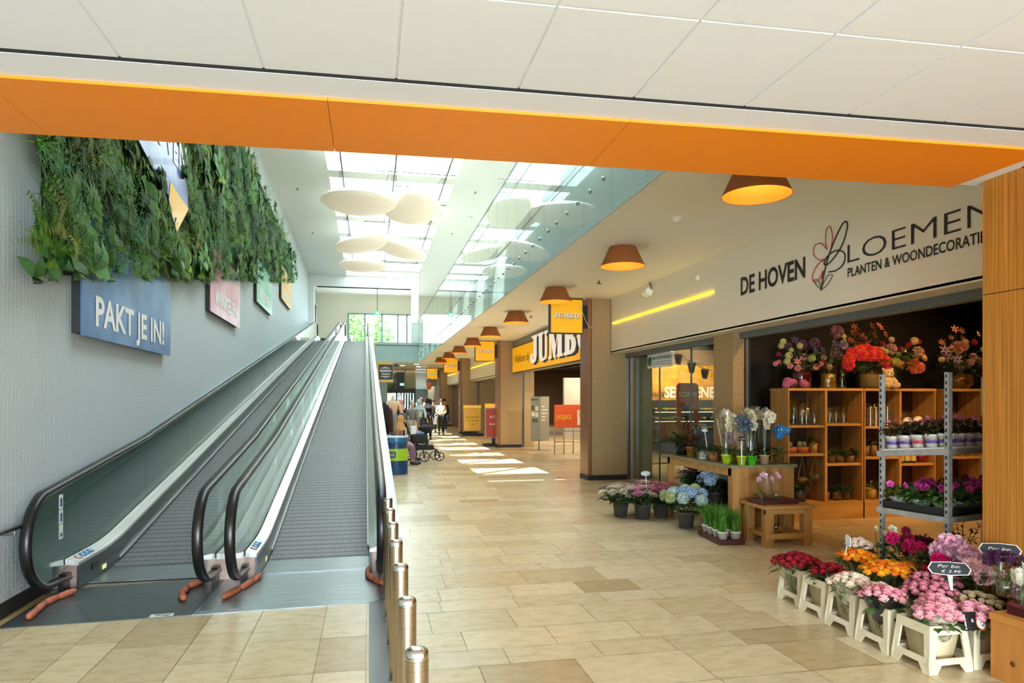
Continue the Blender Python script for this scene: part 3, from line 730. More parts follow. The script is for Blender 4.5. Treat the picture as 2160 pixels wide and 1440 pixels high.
# logo board inside the plants
t = thing('logo_board', 'blue, white and yellow shiny logo board set into the plant wall', 'sign'); wallframe(t, 8.0, 0)
outl = [(-.1, 5.3), (.0, 4.42), (.75, 4.24), (1.22, 4.17), (1.33, 3.98), (1.6, 3.80), (2.22, 4.27), (2.2, 4.5), (1.95, 4.85), (1.4, 5.3)]
b = MB(); b.add([(.22, y, z) for y, z in outl]+[(.235, y, z) for y, z in outl], [tuple(range(10)), tuple(range(10, 20))[::-1]]+[(i, (i+1) % 10, 10+(i+1) % 10, 10+i) for i in range(10)])
b.build('board', mat('logo_blue', '#1f409a', .3, var='#6f8cc8', vscale=1.0, coat=.2), t)
yel = [(1.22, 4.12), (1.33, 3.98), (1.6, 3.80), (2.22, 4.27), (1.75, 4.30), (1.3, 4.36)]
b = MB(); b.add([(.237, y, z) for y, z in yel]+[(.242, y, z) for y, z in yel], [tuple(range(6)), tuple(range(6, 12))[::-1]]+[(i, (i+1) % 6, 6+(i+1) % 6, 6+i) for i in range(6)])
b.build('yellow_corner', mat('logo_yellow', '#f5b51e', .35, coat=.1), t)
text('lettering', 'HOVEN', mat('letter_white', '#f3f2ec', .5), t, (.24, 1.15, 4.66), FACE_RIGHT, .42, 1.9, .01)

def leaf_pts(kind, r):
    """returns list of quads (4x3) for one clump, local: z = outwards from the wall"""
    Q = []
    def strip(p0, d, up, length, width, bend, seg=3, taper=True):
        p = np.array(p0, float); d = d/np.linalg.norm(d); side = np.cross(d, up); side /= np.linalg.norm(side)+1e-9
        pr = None
        for s in range(seg+1):
            t = s/seg; w = width*(math.sin(PI*min(1, t*.85+.15)) if taper else 1-t*.8)*.5
            q = p+d*length*t-up*bend*t*t*length
            cur = (q-side*w, q+side*w)
            if pr is not None: Q.append((pr[0], pr[1], cur[1], cur[0]))
            pr = cur
    up = np.array((0, 0, 1.))
    if kind == 'fern':
        n = r.randint(7, 11)
        for i in range(n):
            a = 2*PI*i/n+r.uniform(-.3, .3); d = np.array((math.cos(a), math.sin(a), r.uniform(.5, 1.1))); d /= np.linalg.norm(d)
            Ln = r.uniform(.25, .42); side = np.cross(d, up); side /= np.linalg.norm(side)
            for k in range(1, 11):
                t = k/11; q = d*Ln*t-up*.55*t*t*Ln; w = .075*(1-t*.75)
                for sg in (-1, 1): strip(q, side*sg+d*.5, up, w, .018, .3, 1, False)
    elif kind == 'broad':
        for i in range(r.randint(6, 9)):
            a = r.uniform(0, 2*PI); d = np.array((math.cos(a), math.sin(a), r.uniform(.2, 1.2))); strip((0, 0, .05), d, up, r.uniform(.16, .26), r.uniform(.09, .14), .5, 4)
    elif kind == 'palm':
        for j in range(4):
            a0 = r.uniform(0, 6.28); c = np.array((math.cos(a0)*.08, math.sin(a0)*.08, .14))
            for i in range(7):
                a = a0+(i-3)*.42; strip(c, np.array((math.cos(a), math.sin(a), .35)), up, .16, .04, .35, 2)
    elif kind == 'spike':
        for i in range(r.randint(26, 36)):
            a = r.uniform(0, 2*PI); d = np.array((math.cos(a), math.sin(a), r.uniform(.4, 1.6))); strip((0, 0, 0), d, up, r.uniform(.14, .3), .014, .45, 2, False)
    else:
        for i in range(46):
            a = r.uniform(0, 2*PI); R = r.uniform(0, .15); c = np.array((math.cos(a)*R, math.sin(a)*R, r.uniform(.03, .16)))
            a = r.uniform(0, 6.28); strip(c, np.array((math.cos(a), math.sin(a), .5)), up, .05, .035, .3, 1)
    return np.array(Q, np.float32)
def plant_wall():
    r = random.Random(11)
    T_ = {k: [leaf_pts(k, r) for _ in range(3)] for k in ('fern', 'broad', 'palm', 'spike', 'small')}
    cols = {'fern': ['#5d7a2c', '#4c6a2a', '#6b7d35', '#57662f', '#7c7a45'], 'broad': ['#3c5c30', '#2f4e2a', '#4a6d36', '#5d7d5a', '#68823a'], 'palm': ['#2f4a24', '#3d5a2a'],
            'spike': ['#4f7a34', '#3f6a3a', '#5f8a3c', '#4a7a58', '#6d7d38'], 'small': ['#3a6a34', '#4c7a3c', '#2f5a33', '#57854a', '#4a7f66']}
    VV = []; CC = []; nq = 0
    y = 5.92
    spots = []
    while y < 28.0:
        zlo = 2.66+(y-6.3)*.166; step = .17 if y < 12 else (.21 if y < 18 else .27)
        z = zlo+.05
        while z < 7.25: spots.append((y+r.uniform(-.08, .08), z+r.uniform(-.08, .08), step)); z += step*.95
        y += step
    for (y, z, st) in spots:
        yl = y-8.0
        if z > 5.9 and y < 11: continue
        # leave the logo board open
        inside = False
        P = [(-.1, 5.3), (.05, 4.5), (.75, 4.30), (1.25, 4.17), (1.6, 3.86), (2.15, 4.27), (2.13, 4.5), (1.9, 4.85), (1.4, 5.3)]
        n = len(P); j = n-1
        for i in range(n):
            if ((P[i][1] > z) != (P[j][1] > z)) and (yl < (P[j][0]-P[i][0])*(z-P[i][1])/(P[j][1]-P[i][1]+1e-9)+P[i][0]): inside = not inside
            j = i
        if inside: continue
        # drifts of one kind
        s = math.sin(y*.8+z*2.4)+math.sin(z*4.1-y*.9)+r.uniform(-1.2, 1.2)
        k = 'broad' if s < -1.2 else 'fern' if s < -.1 else 'spike' if s < .9 else 'small' if s < 1.9 else 'palm'
        if y > 13 and k in ('broad', 'fern') and r.random() < .5: k = 'spike'
        A = T_[k][r.randrange(3)]; sc = r.uniform(.8, 1.35)*(1.15 if y < 12 else 1.2)
        a = r.uniform(0, 6.28); ca, sa = math.cos(a)*sc, math.sin(a)*sc
        u = A[..., 0]*ca-A[..., 1]*sa; v = A[..., 0]*sa+A[..., 1]*ca; w = A[..., 2]*sc
        # gravity: fronds hang down
        v = v-.10*np.abs(u)-.16*w
        zb0 = 2.60+(y-6.3)*.166; room = max(.06, z-zb0); v = np.where(v < 0, -room*(1-np.exp(v/room)), v)
        X = WX(y)+.05+np.abs(w)*.9+.10*(1+math.sin(y*3.1+z*4.4))*.5
        B = np.stack([X, y+u-WX(y)*0, z+v], -1)
        VV.append(B.reshape(-1, 3)); c = np.array(srgb(r.choice(cols[k])))*r.uniform(.5, 1.35)*np.array((.95, 1.15, .75 if y < 12 else 1.0))
        CC.append(np.repeat(c[None], len(A)*4, 0))
    V = np.concatenate(VV).astype(np.float32); C = np.concatenate(CC).astype(np.float32); nq = len(V)//4
    me = bpy.data.meshes.new('plant_wall_foliage'); me.vertices.add(len(V)); me.vertices.foreach_set('co', V.ravel())
    me.loops.add(len(V)); me.loops.foreach_set('vertex_index', np.arange(len(V), dtype=np.int32))
    me.polygons.add(nq); me.polygons.foreach_set('loop_start', np.arange(0, len(V), 4, dtype=np.int32))
    me.update(calc_edges=True)
    at = me.color_attributes.new('col', 'FLOAT_COLOR', 'CORNER'); at.data.foreach_set('color', np.concatenate([C, np.ones((len(C), 1), np.float32)], 1).ravel())
    m = mat('foliage', '#ffffff', .6, attr='col', spec=.2); me.materials.append(m)
    t = thing('plant_wall', 'long vertical garden of ferns and leafy plants on the left wall above the signs', 'plant wall')
    o = link('foliage', me, t); o['kind'] = 'stuff'
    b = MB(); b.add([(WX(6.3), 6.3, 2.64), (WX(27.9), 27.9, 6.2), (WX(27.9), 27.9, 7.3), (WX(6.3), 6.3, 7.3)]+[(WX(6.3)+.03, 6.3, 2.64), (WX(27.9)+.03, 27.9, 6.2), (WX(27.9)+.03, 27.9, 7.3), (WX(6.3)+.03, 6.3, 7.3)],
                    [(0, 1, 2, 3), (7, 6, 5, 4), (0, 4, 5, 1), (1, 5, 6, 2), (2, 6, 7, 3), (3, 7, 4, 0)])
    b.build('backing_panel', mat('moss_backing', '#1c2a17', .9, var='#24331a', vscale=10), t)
plant_wall()
# ------------------------------------------------------------------ shop fronts on the right
M_STONE = mat('pillar_stone', '#b49a70', .6, var='#94794f', vscale=45, bump=.08, bscale=120, detail=6)
M_STONE2 = mat('panel_beige', '#b8a27c', .55, var='#b19a73', vscale=4)
M_GUIDE = mat('shutter_guide', '#77797a', .4, .5)
M_WOODW = mat('wood_veneer', '#cf8c34', .42, var='#a3671a', vscale=3.0, vstretch=(34, 34, .3), coat=.15)
M_YEL = mat('sign_yellow', '#f7b500', .45, emit='#f7b500', estr=.25); M_WH = mat('letter_white', '#f3f2ec', .5)
M_LED = mat('yellow_tube', '#ffd800', .4, emit='#ffd21a', estr=3.0)
PY = [13.13, 22.95, 32.9, 42.9]
for i, y in enumerate(PY):
    t = thing('pillar', 'stone pillar with bronze-brown edge cladding, %s along the shop fronts' % ordn[i], 'pillar', (4.33, y, 0), 0, 'stone pillars along the shop fronts'); t['kind'] = 'structure'
    b = MB(); b.box(.03, .80, .0, .46, .1, 3.66); b.build('stone_shaft', M_STONE, t)
    b = MB(); b.box(-.03, .03, -.012, .5, .1, 3.66); b.build('cladding', M_BRONZE, t)
    b = MB(); b.box(.03, .055, -.014, 0, .1, 3.66); b.build('edge_strip', mat('edge_brown', '#6b4526', .5), t)
    b = MB(); b.box(-.035, .805, -.018, .505, 0, .1); b.build('plinth', mat('black_plinth', '#1d1a18', .5), t)
    b = MB(); b.box(.80, .815, .10, .2, 0, 2.6); b.box(.90, .915, .10, .2, 0, 2.6); b.cur = 1; b.box(.815, .90, .13, .2, 0, 2.6); b.build('shutter_guide', [M_DARK, M_GUIDE], t)
for i, (y, x1) in enumerate(((13.3, 5.76), (23.12, 5.62), (33.05, 6.1), (43.0, 5.9))):
    b = MB(); b.box(5.245, x1, y, y+.25, 0, 3.2); struct('wall_divider_%d' % (i+1), b, M_STONE2)
# near wooden wall
b = MB()
b.box(4.03, 4.5, .5, 3.84, 0, 2.305); b.box(4.03, 4.5, .5, 3.84, 2.311, 3.072); b.cur = 1; b.box(4.035, 4.5, .5, 3.835, 2.305, 2.311)
b.box(4.02, 4.1, 1, 3.55, 3.066, 3.074)  # dark strip painted in for the shadow gap where wood meets ceiling
struct('wall_wood', b, [M_WOODW, M_DARK])
b = MB(); b.box(4.03, 4.5, -8, .5, 0, 3.07); struct('wall_near_right', b, M_WHITE)

def fascia(n, y0, y1, led=None):
    b = MB(); b.box(4.79, 4.82, y0, y1, 2.575, 3.66); b.box(4.79, 5.12, y0, y1, 2.56, 2.60); struct('trim_%d' % n, b, mat('fascia_white', '#efe8d6', .55))
    b = MB(); b.box(4.785, 4.83, y1, y1+.015, 2.555, 3.66); struct('trim_%d' % (n+1), b, M_DARK)
    b = MB(); b.box(5.10, 5.2, y0, y1, 2.47, 2.575); struct('trim_%d' % (n+2), b, M_GUIDE)
    if led:
        b = MB(); b.tube([(4.775, led[0], 3.15), (4.775, led[1], 3.155)], .012, 6)
        tag(b.build('light_tube', M_LED), 'thin yellow light tube on the white fascia %s' % led[2], 'light tube', 'yellow light tubes on the fascias')
fascia(10, 3.6, 13.12, (8.9, 13.0, 'nearest the camera'))
fascia(20, 23.5, 32.88, (24.5, 32.5, 'beyond the second pillar'))
fascia(30, 33.5, 42.88, (34.5, 42.5, 'beyond the third pillar'))
b = MB(); b.box(4.85, 5.1, 13.6, 22.93, 2.53, 3.66); struct('trim_40', b, mat('fascia_grey', '#8f8b82', .6))

# florist sign lettering and flower logo on the fascia
def fx(y, z): return (4.786, y, z)
fs = thing('shop_sign', 'black lettering and line-drawn flower of the florist on the white fascia', 'sign', (4.788, 6.5, 2.9))
M_INK = mat('letter_black', '#26211e', .5); M_RINK = mat('letter_red', '#b33a35', .5)
def tx(s, y0, y1, z0, h, m=M_INK, bold=0.0): text('lettering', s, m, fs, (0, (y0+y1)/2-6.5, z0-2.9), FACE_LEFT, h, abs(y0-y1), bold, .004)
tx('DE HOVEN', 8.18, 6.82, 2.99, .235, bold=.026); tx('LOEMEN', 6.13, 4.42, 3.005, .20, bold=-.012); tx('PLANTEN & WOONDECORATIE', 6.13, 4.53, 2.862, .095, bold=.016)
def lg(pts, m, nm, r=.006): stroke(spline([(-.004, y-6.5, z-2.9) for y, z in pts], 8), r, m, nm, fs)
lg([(6.545, 2.79), (6.50, 2.95), (6.43, 3.12), (6.33, 3.28), (6.22, 3.41), (6.155, 3.44), (6.13, 3.38), (6.2, 3.22), (6.34, 3.10), (6.46, 3.05), (6.49, 3.09), (6.42, 3.15), (6.28, 3.17), (6.17, 3.11), (6.19, 3.01), (6.30, 2.965), (6.42, 2.97)], M_INK, 'letter_b', .0075)
lg([(6.38, 3.22), (6.36, 3.34), (6.40, 3.45), (6.46, 3.42), (6.47, 3.30), (6.45, 3.22), (6.54, 3.30), (6.65, 3.30), (6.67, 3.21), (6.58, 3.13), (6.50, 3.12), (6.60, 3.08), (6.69, 2.98), (6.66, 2.90), (6.57, 2.93), (6.51, 3.0), (6.53, 2.92), (6.50, 2.88)], M_RINK, 'petal_line', .005)
lg([(6.54, 2.80), (6.62, 2.86), (6.655, 2.93), (6.58, 2.90), (6.545, 2.80)], mat('letter_green', '#3c4a35', .5), 'leaf_line', .004)
lg([(6.54, 2.80), (6.44, 2.84), (6.36, 2.92), (6.44, 2.93), (6.53, 2.83)], MATS['letter_green'], 'leaf_line', .004)

# spotlight box and small detector on the fascia
t = thing('floodlight', 'small white floodlight on a black cable at the top of the fascia', 'lamp', (4.72, 11.1, 3.47))
b = MB(); b.rbox(-.08, .05, -.11, .11, -.05, .05, .01, RY(.5)); b.build('housing', M_WHITE, t)
b = MB(); b.tube([(.04, 0, .02), (.07, 0, .1), (.03, .0, .19)], .008, 6); b.build('cable', M_BLACK, t)
t = thing('motion_sensor', 'small cream motion sensor high on the fascia left of the lettering', 'sensor', (4.78, 9.35, 3.43))
b = MB(); b.lathe([(.05, 0), (.05, .02), (.035, .03), (.03, .05), (.0001, .055)], 16, RY(-PI/2)); b.build('housing', mat('detector_plastic', '#efeadd', .4), t)

# hanging yellow signs
def jumbo(parent, y, w, h, loc, face, m=M_WH, sh=True):
    if sh: fat_text('letter_shadow', 'JUMBO', M_INK, parent, (loc[0]+.008, loc[1]+.003, loc[2]-.008), face, h, w, .001)
    fat_text('lettering', 'JUMBO', m, parent, loc, face, h, w, .003)
for i, y in enumerate(PY):
    t = thing('hanging_sign', 'square yellow sign reading JUMBO on the %s pillar' % ordn[i], 'sign', (3.86, y, 2.96), 0, 'square yellow signs on the pillars')
    b = MB(); b.box(-.345, .345, 0, .13, -.02, .68); b.build('sign_case', M_DARK, t)
    b = MB(); b.box(-.325, .325, -.008, 0, 0, .66); b.build('sign_face', M_YEL, t)
    b = MB(); b.box(.345, .44, .03, .1, .1, .56); b.build('bracket', M_DARK, t)
    jumbo(t, 0, .54, .105, (0, -.012, .29), FACE_CAM)
cb_ = stroke(spline([(4.12, 13.1, 3.55), (4.20, 13.08, 3.3), (4.3, 13.08, 3.1), (4.4, 13.1, 3.06)], 6), .006, mat('cable_white', '#cfcabb', .5), 'cable', None)
tag(cb_, 'thin pale cable dangling between the first yellow sign and its pillar', 'cable')

# big supermarket sign
t = thing('shop_sign', 'long yellow supermarket sign reading Welkom bij JUMBO above the entrance', 'sign', (4.80, 18.3, 2.56))
b = MB(); b.box(0, .05, -4.68, 4.6, -.02, .86); b.build('sign_case', M_DARK, t)
b = MB(); b.box(-.01, 0, -4.66, 4.55, 0, .82); b.build('sign_face', M_YEL, t)
text('lettering', 'Welkom bij', M_INK, t, (-.014, 3.1, .30), FACE_LEFT, .26, 2.1, .0, .003, .25)
fat_text('letter_shadow', 'JUMBO', M_INK, t, (-.014, -1.40, .12), FACE_LEFT, .80, 6.0, .002)
fat_text('lettering', 'JUMBO', mat('letter_added_glow', '#f6f7f5', .5, emit='#ffffff', estr=.22), t, (-.03, -1.22, .17), FACE_LEFT, .80, 6.0, .012)  # glow added to the white letters to brighten them

# ---- florist room
M_BLKWALL = mat('black_wall', '#0c0a09', .8)
b = MB(); b.box(5.19, 14, 9.3, 9.42, 0, 3.66); struct('wall_florist_back', b, M_BLKWALL)
b = MB(); b.box(5.19, 14, 3.6, 9.3, 3.1, 3.2); struct('ceiling_florist', b, M_BLKWALL)
b = MB(); b.box(11.5, 11.6, 3.6, 9.3, 0, 3.1); b.box(4.5, 11.5, 3.45, 3.6, 0, 3.1); struct('wall_florist_side', b, M_BLKWALL)
t = thing('pillar', 'short pale stone pillar between florist and supermarket window', 'pillar', (5.0, 8.75, 0)); t['kind'] = 'structure'
b = MB(); b.box(0, .17, 0, .55, 0, 2.56); b.build('stone_shaft', M_STONE, t)
b = MB(); b.box(.18, .22, .03, .1, 0, 2.5); b.box(.27, .29, .03, .1, 0, 2.5); b.cur = 1; b.box(.22, .27, .05, .1, 0, 2.5); b.build('shutter_guide', [M_DARK, M_GUIDE], t)
for i, (x, y, tx_, ty, tz, p) in enumerate(((5.6, 6.4, 5.9, 8.4, 1.5, 90), (6.9, 6.3, 6.9, 8.6, 1.6, 110), (8.2, 6.4, 8.1, 8.6, 1.6, 90), (6.6, 5.8, 6.9, 7.0, 0, 130), (8.6, 5.6, 8.2, 6.6, 0, 90), (5.8, 4.6, 4.9, 4.9, .6, 40))):
    lamp('florist_spot', 'SPOT', (x, y, 3.05), p*.85, (1, .60, .24), to=(tx_, ty, tz), angle=1.35, radius=.04)

# ---- supermarket hall
b = MB(); b.box(15.8, 16, 9.4, 52, 0, 3.7); b.box(8.3, 16, 20.0, 20.2, 0, 3.5); b.box(5.1, 5.2, 43, 52, 0, 3.66); b.box(5.2, 16, 44.5, 44.7, 0, 3.66)
struct('wall_supermarket', b, mat('brown_dark_wall', '#7a6450', .8))
b = MB(); b.box(8.7, 14.5, 30, 30.2, 0, 2.65); struct('wall_supermarket_white', b, M_WHITE)
b = MB(); b.box(5.2, 16, 9.42, 52, 3.5, 3.64); struct('ceiling_supermarket', b, mat('dark_ceiling', '#3b3632', .8))
t = thing('ceiling_ducts', 'dark pipes and beams under the supermarket ceiling', 'ducts')
for k in range(14):
    b = MB(); y = 10.5+k*1.4; b.tube([(5.4, y, 3.28), (14, y+.4, 3.22)], .05 if k % 3 else .11, 8); b.build('pipe', M_DARK, t)
for x in (6.2, 7.4, 8.8):
    b = MB(); b.box(x, x+.12, 9.6, 31, 3.1, 3.2); b.build('beam', M_DARK, t)
dsp = None
for x, y in ((6.6, 12), (7.8, 13.4), (9.4, 15), (6.5, 17), (8.4, 18), (6.2, 22), (7.4, 25), (6.4, 28), (7.6, 30)):
    if dsp is None:
        dsp = thing('track_spot', 'small lit track spot under the dark supermarket ceiling', 'lamp', (x, y, 3.0), 0, 'track spots in the supermarket')
        b = MB(); b.cyl((0, 0, 0), .05, .13, 12); b.build('housing', M_BLKM, dsp)
        b = MB(); b.lathe([(.045, -.002), (.0001, -.002)], 12); b.build('lens', mat('spot_lens', '#fff0d0', .5, emit='#ffd9a0', estr=14), dsp)
    else: dup(dsp, (x, y, 3.0), 0)
for x, y, p, tt in ((6.6, 12, 120, (6.6, 13, 0)), (9.6, 18.3, 260, (9.6, 20, 2.4)), (8.7, 18.6, 120, (8.6, 20, 2.3)), (6.3, 18, 200, (6.1, 20, .8)), (6.6, 25, 200, (6.3, 26, 0)), (9.4, 28.6, 60, (9.2, 30, 1.2)), (10.2, 28.6, 60, (10.3, 30, 1.6)), (11.5, 28.4, 60, (11.6, 30, 1.6)), (8.8, 24, 200, (9, 25, 0)), (8.6, 16, 160, (8.6, 17, 0)), (7, 21, 200, (6.4, 22, 0)), (6.2, 15.5, 160, (6.2, 16, 0))):
    lamp('market_spot', 'SPOT', (x, y, 3.05), p, (1, .74, .42), to=tt, angle=1.7, radius=.05)
lamp('market_fill', 'AREA', (8.0, 26, 3.0), 90, (1, .80, .55), 4, 8, to=(8.0, 26, 0))  # two area lamps added to fill the dark depth of the supermarket
lamp('market_fill', 'AREA', (9.0, 38, 3.0), 160, (1, .80, .55), 6, 8, to=(9.0, 38, 0))
# produce wall
t = thing('wall_banner', 'lit yellow wall reading SEIZOENEN deep inside the supermarket', 'wall graphic', (8.35, 19.98, 1.62))
b = MB(); b.box(.1, 4.2, -.02, 0, 0, 1.1); b.build('panel', mat('mustard', '#d69a1c', .6, var='#a9761a', vscale=3), t)
text('lettering', 'SEIZOENEN', mat('letter_white', '#f3f2ec', .5), t, (1.7, -.03, .09), FACE_CAM, .34, 2.0, .03, .01)
text('lettering', 'VAN DE', M_INK, t, (.45, -.03, .1), FACE_CAM, .16, .5, .0, .01)
t = thing('produce_rack', 'dark produce rack with lit rows of yellow fruit inside the supermarket', 'rack', (8.5, 19.3, 0))
b = MB(); b.box(0, 4, 0, .5, 0, .7); b.box(0, 4, .45, .5, .7, 1.6); b.box(0, 4, .1, .5, .98, 1.01); b.box(0, 4, .1, .5, 1.26, 1.29); b.build('rack_body', M_DARK, t)
b = MB(); r = random.Random(2)
for z in (.73, 1.03, 1.31):
    for k in range(60): b.ball((r.uniform(.05, 3.95), r.uniform(.12, .4), z+.03), .045, n=6, m=4)
o = b.build('produce', mat('produce', '#c9a13a', .5, var='#8a9a3a', vscale=5), t); o['kind'] = 'stuff'
b = MB(); b.box(0, 4, .1, .12, 1.25, 1.262); b.box(0, 4, .1, .12, .96, .972); b.build('shelf_light', mat('shelf_light', '#ffe6b0', .5, emit='#ffd48a', estr=5), t)
# orange score sign
t = thing('advert_stand', 'orange tooth-shaped cardboard sign reading SCOREN! inside the supermarket', 'sign', (7.1, 15, 0))
b = MB(); b.prism([(0, 1.0), (.1, 1.0), (.12, 1.5), (.42, 1.5), (.46, 1.0), (.56, 1.0), (.56, 1.95), (.5, 2.02), (.06, 2.02), (0, 1.95)], 0, .03, RX(PI/2)); b.build('board', mat('advert_orange', '#c9582a', .5), t)
text('lettering', 'SCOREN!', mat('cream_letter', '#e8d6a8', .5), t, (.28, -.035, 1.70), FACE_CAM, .12, .46, .02, .004)
b = MB(); b.tube([(.5, .03, 0), (.5, .03, 1.5)], .015, 6); b.box(.2, .8, -.1, .2, 0, .02); b.build('stand', M_STEEL, t)
# trolley park rail with round orange badge
t = thing('cart_rail', 'steel rail frame with an orange board behind the plant table', 'rail', (5.9, 13.75, 0))
b = MB()
for z in (.25, .5, .75, 1.0, 1.25): b.tube([(0, 0, z), (.95, .1, z)], .018, 6)
for x in (.02, .9): b.tube([(x, x*.1, 0), (x, x*.1, 1.3)], .02, 6)
b.build('rail_frame', M_STEEL, t)
b = MB(); b.box(.2, .95, -.03, -.01, .72, 1.15); b.build('board', mat('advert_orange', '#c9582a', .5), t)
b = MB(); b.lathe([(.13, 0), (.13, .01), (.0001, .01)], 20, T(.5, -.03, .95) @ RX(PI/2) @ Matrix.Diagonal((1, 1.5, 1, 1))); b.build('badge', mat('badge_amber', '#e8a13a', .5), t)
# glass shop window with notice
t = thing('shop_window', 'frameless glass window panes of the supermarket behind the plant table', 'window', (5.3, 9.35, 0))
for k in range(3):
    b = MB(); b.box(0, .012, k*1.28+.005, k*1.28+1.27, .02, 2.56); b.build('pane', M_PANE, t)
    b = MB(); b.box(-.008, .02, k*1.28-.008, k*1.28+.008, .02, 2.56); b.build('edge_profile', M_GUIDE, t)
b = MB(); b.box(-.05, .08, 0, 3.9, 2.50, 2.56); b.build('top_rail', M_DARK, t)
t = thing('notice', 'white notice with a green round mark reading NOG VLOTTER WINKELEN on the shop window', 'sign', (5.28, 11.86, 2.22))
b = MB(); b.box(0, .008, -.56, .56, 0, .26); b.build('board', M_WHITE, t)
b = MB(); b.lathe([(.09, 0), (.09, .006), (.0001, .006)], 20, T(0, .44, .13) @ RY(-PI/2)); b.build('round_mark', mat('mark_green', '#2f7a4a', .5), t)
text('lettering', 'NOG VLOTTER WINKELEN', M_INK, t, (-.004, -.1, .15), FACE_LEFT, .06, .82, .01, .002)
b = MB(); b.box(-.006, 0, -.5, .3, .10, .107); b.box(-.006, 0, -.5, .3, .06, .066); b.build('rule_line', M_INK, t)
# bunting garland
t = thing('bunting', 'garland of brown paper pennants under the supermarket ceiling', 'bunting', (5.9, 13.0, 0))
pts = [(0+.35*k, .1*k, 2.75-.55*math.sin(PI*k/9)) for k in range(10)]
stroke(pts, .006, M_DARK, 'string', t)
for k in range(1, 10):
    b = MB(); x, y, z = pts[k]; b.add([(x-.1, y, z), (x+.1, y, z), (x+.05, y+.01, z-.22), (x-.06, y-.01, z-.20)], [(0, 1, 2, 3)]); b.add([(x-.1, y+.004, z), (x+.1, y+.004, z), (x+.05, y+.014, z-.22), (x-.06, y-.006, z-.20)], [(3, 2, 1, 0)]); b.build('pennant', mat('kraft', '#8a5f49', .7), t)
# info totem, banner barrier
t = thing('info_totem', 'grey three-sided information totem at the supermarket entrance', 'info stand', (5.4, 21.5, 0))
b = MB(); b.prism([(-.28, .02), (0, -.12), (.36, .12), (.2, .2), (-.26, .1)], .3, 1.74); b.build('body', mat('totem_grey', '#8f938e', .5), t)
b = MB(); b.cyl((0, .05, .0), .02, .3, 8); b.box(-.25, .3, -.1, .2, 0, .012); b.build('foot', M_STEEL, t)
ang = math.atan2(-.14, .28)
for k, (x, z, w, h, c) in enumerate(((.02, 1.30, .11, .14, '#5d625f'), (.15, 1.28, .1, .14, '#d9dcd6'), (.02, 1.1, .11, .14, '#e2e4de'), (.15, 1.08, .1, .14, '#e2e4de'), (.04, .9, .2, .12, '#5b5f5c'), (.02, 1.62, .22, .03, '#2c302e'))):
    b = MB(); b.box(x, x+w, -.006, -.001, z, z+h, T(-.28, .02, 0) @ RZ(ang)); b.build('poster', mat('poster_'+c[1:], c, .5), t)
for k in range(5):
    b = MB(); b.box(.06, .06+(.16, .28, .26, .2, .17)[k], -.006, -.001, 1.4-k*.11, 1.43-k*.11, T(0, -.12, 0) @ RZ(math.atan2(.24, .36))); b.build('text_line', mat('poster_e2e4de', '#e2e4de', .5), t)
t = thing('banner_barrier', 'orange printed banner on a steel railing at the supermarket entrance', 'banner', (5.5, 20.0, 0))
b = MB()
for k in range(6): b.tube([(k*.3, k*.02, 0), (k*.3, k*.02, 1.3)], .016, 6)
for z in (.35, .68, 1.28): b.tube([(0, 0, z), (1.5, .1, z)], .016, 6)
b.build('railing', M_STEEL, t)
b = MB(); b.box(-.02, 1.55, -.04, -.025, .78, 1.48, RZ(.07)); b.build('banner', mat('banner_orange', '#cf5524', .5), t)
text('lettering', 'JUICEJACK', mat('banner_yellow', '#e3b13a', .5), t, (.28, -.03, 1.05), (PI/2, 0, .07), .13, .5, .02, .004)
b = MB()
for x in (.72, .8): b.box(x, x+.05, -.045, -.04, .9, 1.32, RZ(.07) @ T(0, 0, 0))
b.box(.72, .85, -.045, -.04, .86, 1.1, RZ(.07)); b.build('bottle_print', M_WH, t)
b = MB(); b.lathe([(.09, 0), (.09, .004), (.0001, .004)], 18, T(1.1, .02, 1.15) @ RX(PI/2) @ Matrix.Diagonal((.8, 1.2, 1, 1))); b.build('badge_print', M_INK, t)
for x, z, s in ((9.85, 2.10, .36), (10.35, 2.22, .40)):
    b = MB(); b.lathe([(s, 0), (s, .04), (.0001, .04)], 28, RX(PI/2)); tag(b.build('wall_disc', mat('amber_disc', '#e8a21c', .5, emit='#e89a10', estr=.3), loc=(x, 29.9, z)), 'round amber disc on the white wall inside the supermarket, %s' % ('lower one' if z < 2.2 else 'upper one'), 'decoration', 'amber discs')
t = thing('display_cabinet', 'dark framed cabinet under the amber discs inside the supermarket', 'cabinet', (9.5, 29, 0))
b = MB(); b.box(0, 1.3, 0, .5, 0, .1); b.box(0, .05, 0, .5, 0, 2.0); b.box(1.25, 1.3, 0, .5, 0, 2.0); b.box(0, 1.3, 0, .5, 1.93, 2.0); b.build('frame', M_DARK, t)
b = MB(); b.box(.1, 1.2, .2, .45, 1.1, 1.6); b.build('box_stack', M_WHITE, t)
# bays beyond: screens and dark fronts
t = thing('checkout_screens', 'row of small bright screens inside the dark shop past the second pillar', 'screens', (5.9, 27, 0))
for k in range(4):
    b = MB(); b.box(k*.35-.1, k*.35+.1, k*.8, k*.8+.03, 1.75, 1.98); b.build('screen', mat('screen_glow', '#c9c2e8', .5, emit='#b9aef0', estr=1.6), t)
    b = MB(); b.box(k*.35-.02, k*.35+.02, k*.8, k*.8+.03, 1.0, 1.75); b.box(k*.35-.2, k*.35+.2, k*.8-.2, k*.8+.3, 0, 1.0); b.build('counter', M_DARK, t)
b = MB(); b.box(5.15, 5.2, 34, 42.8, 0, 2.56); struct('door_2', b, mat('brown_dark_wall', '#7a6450', .8))

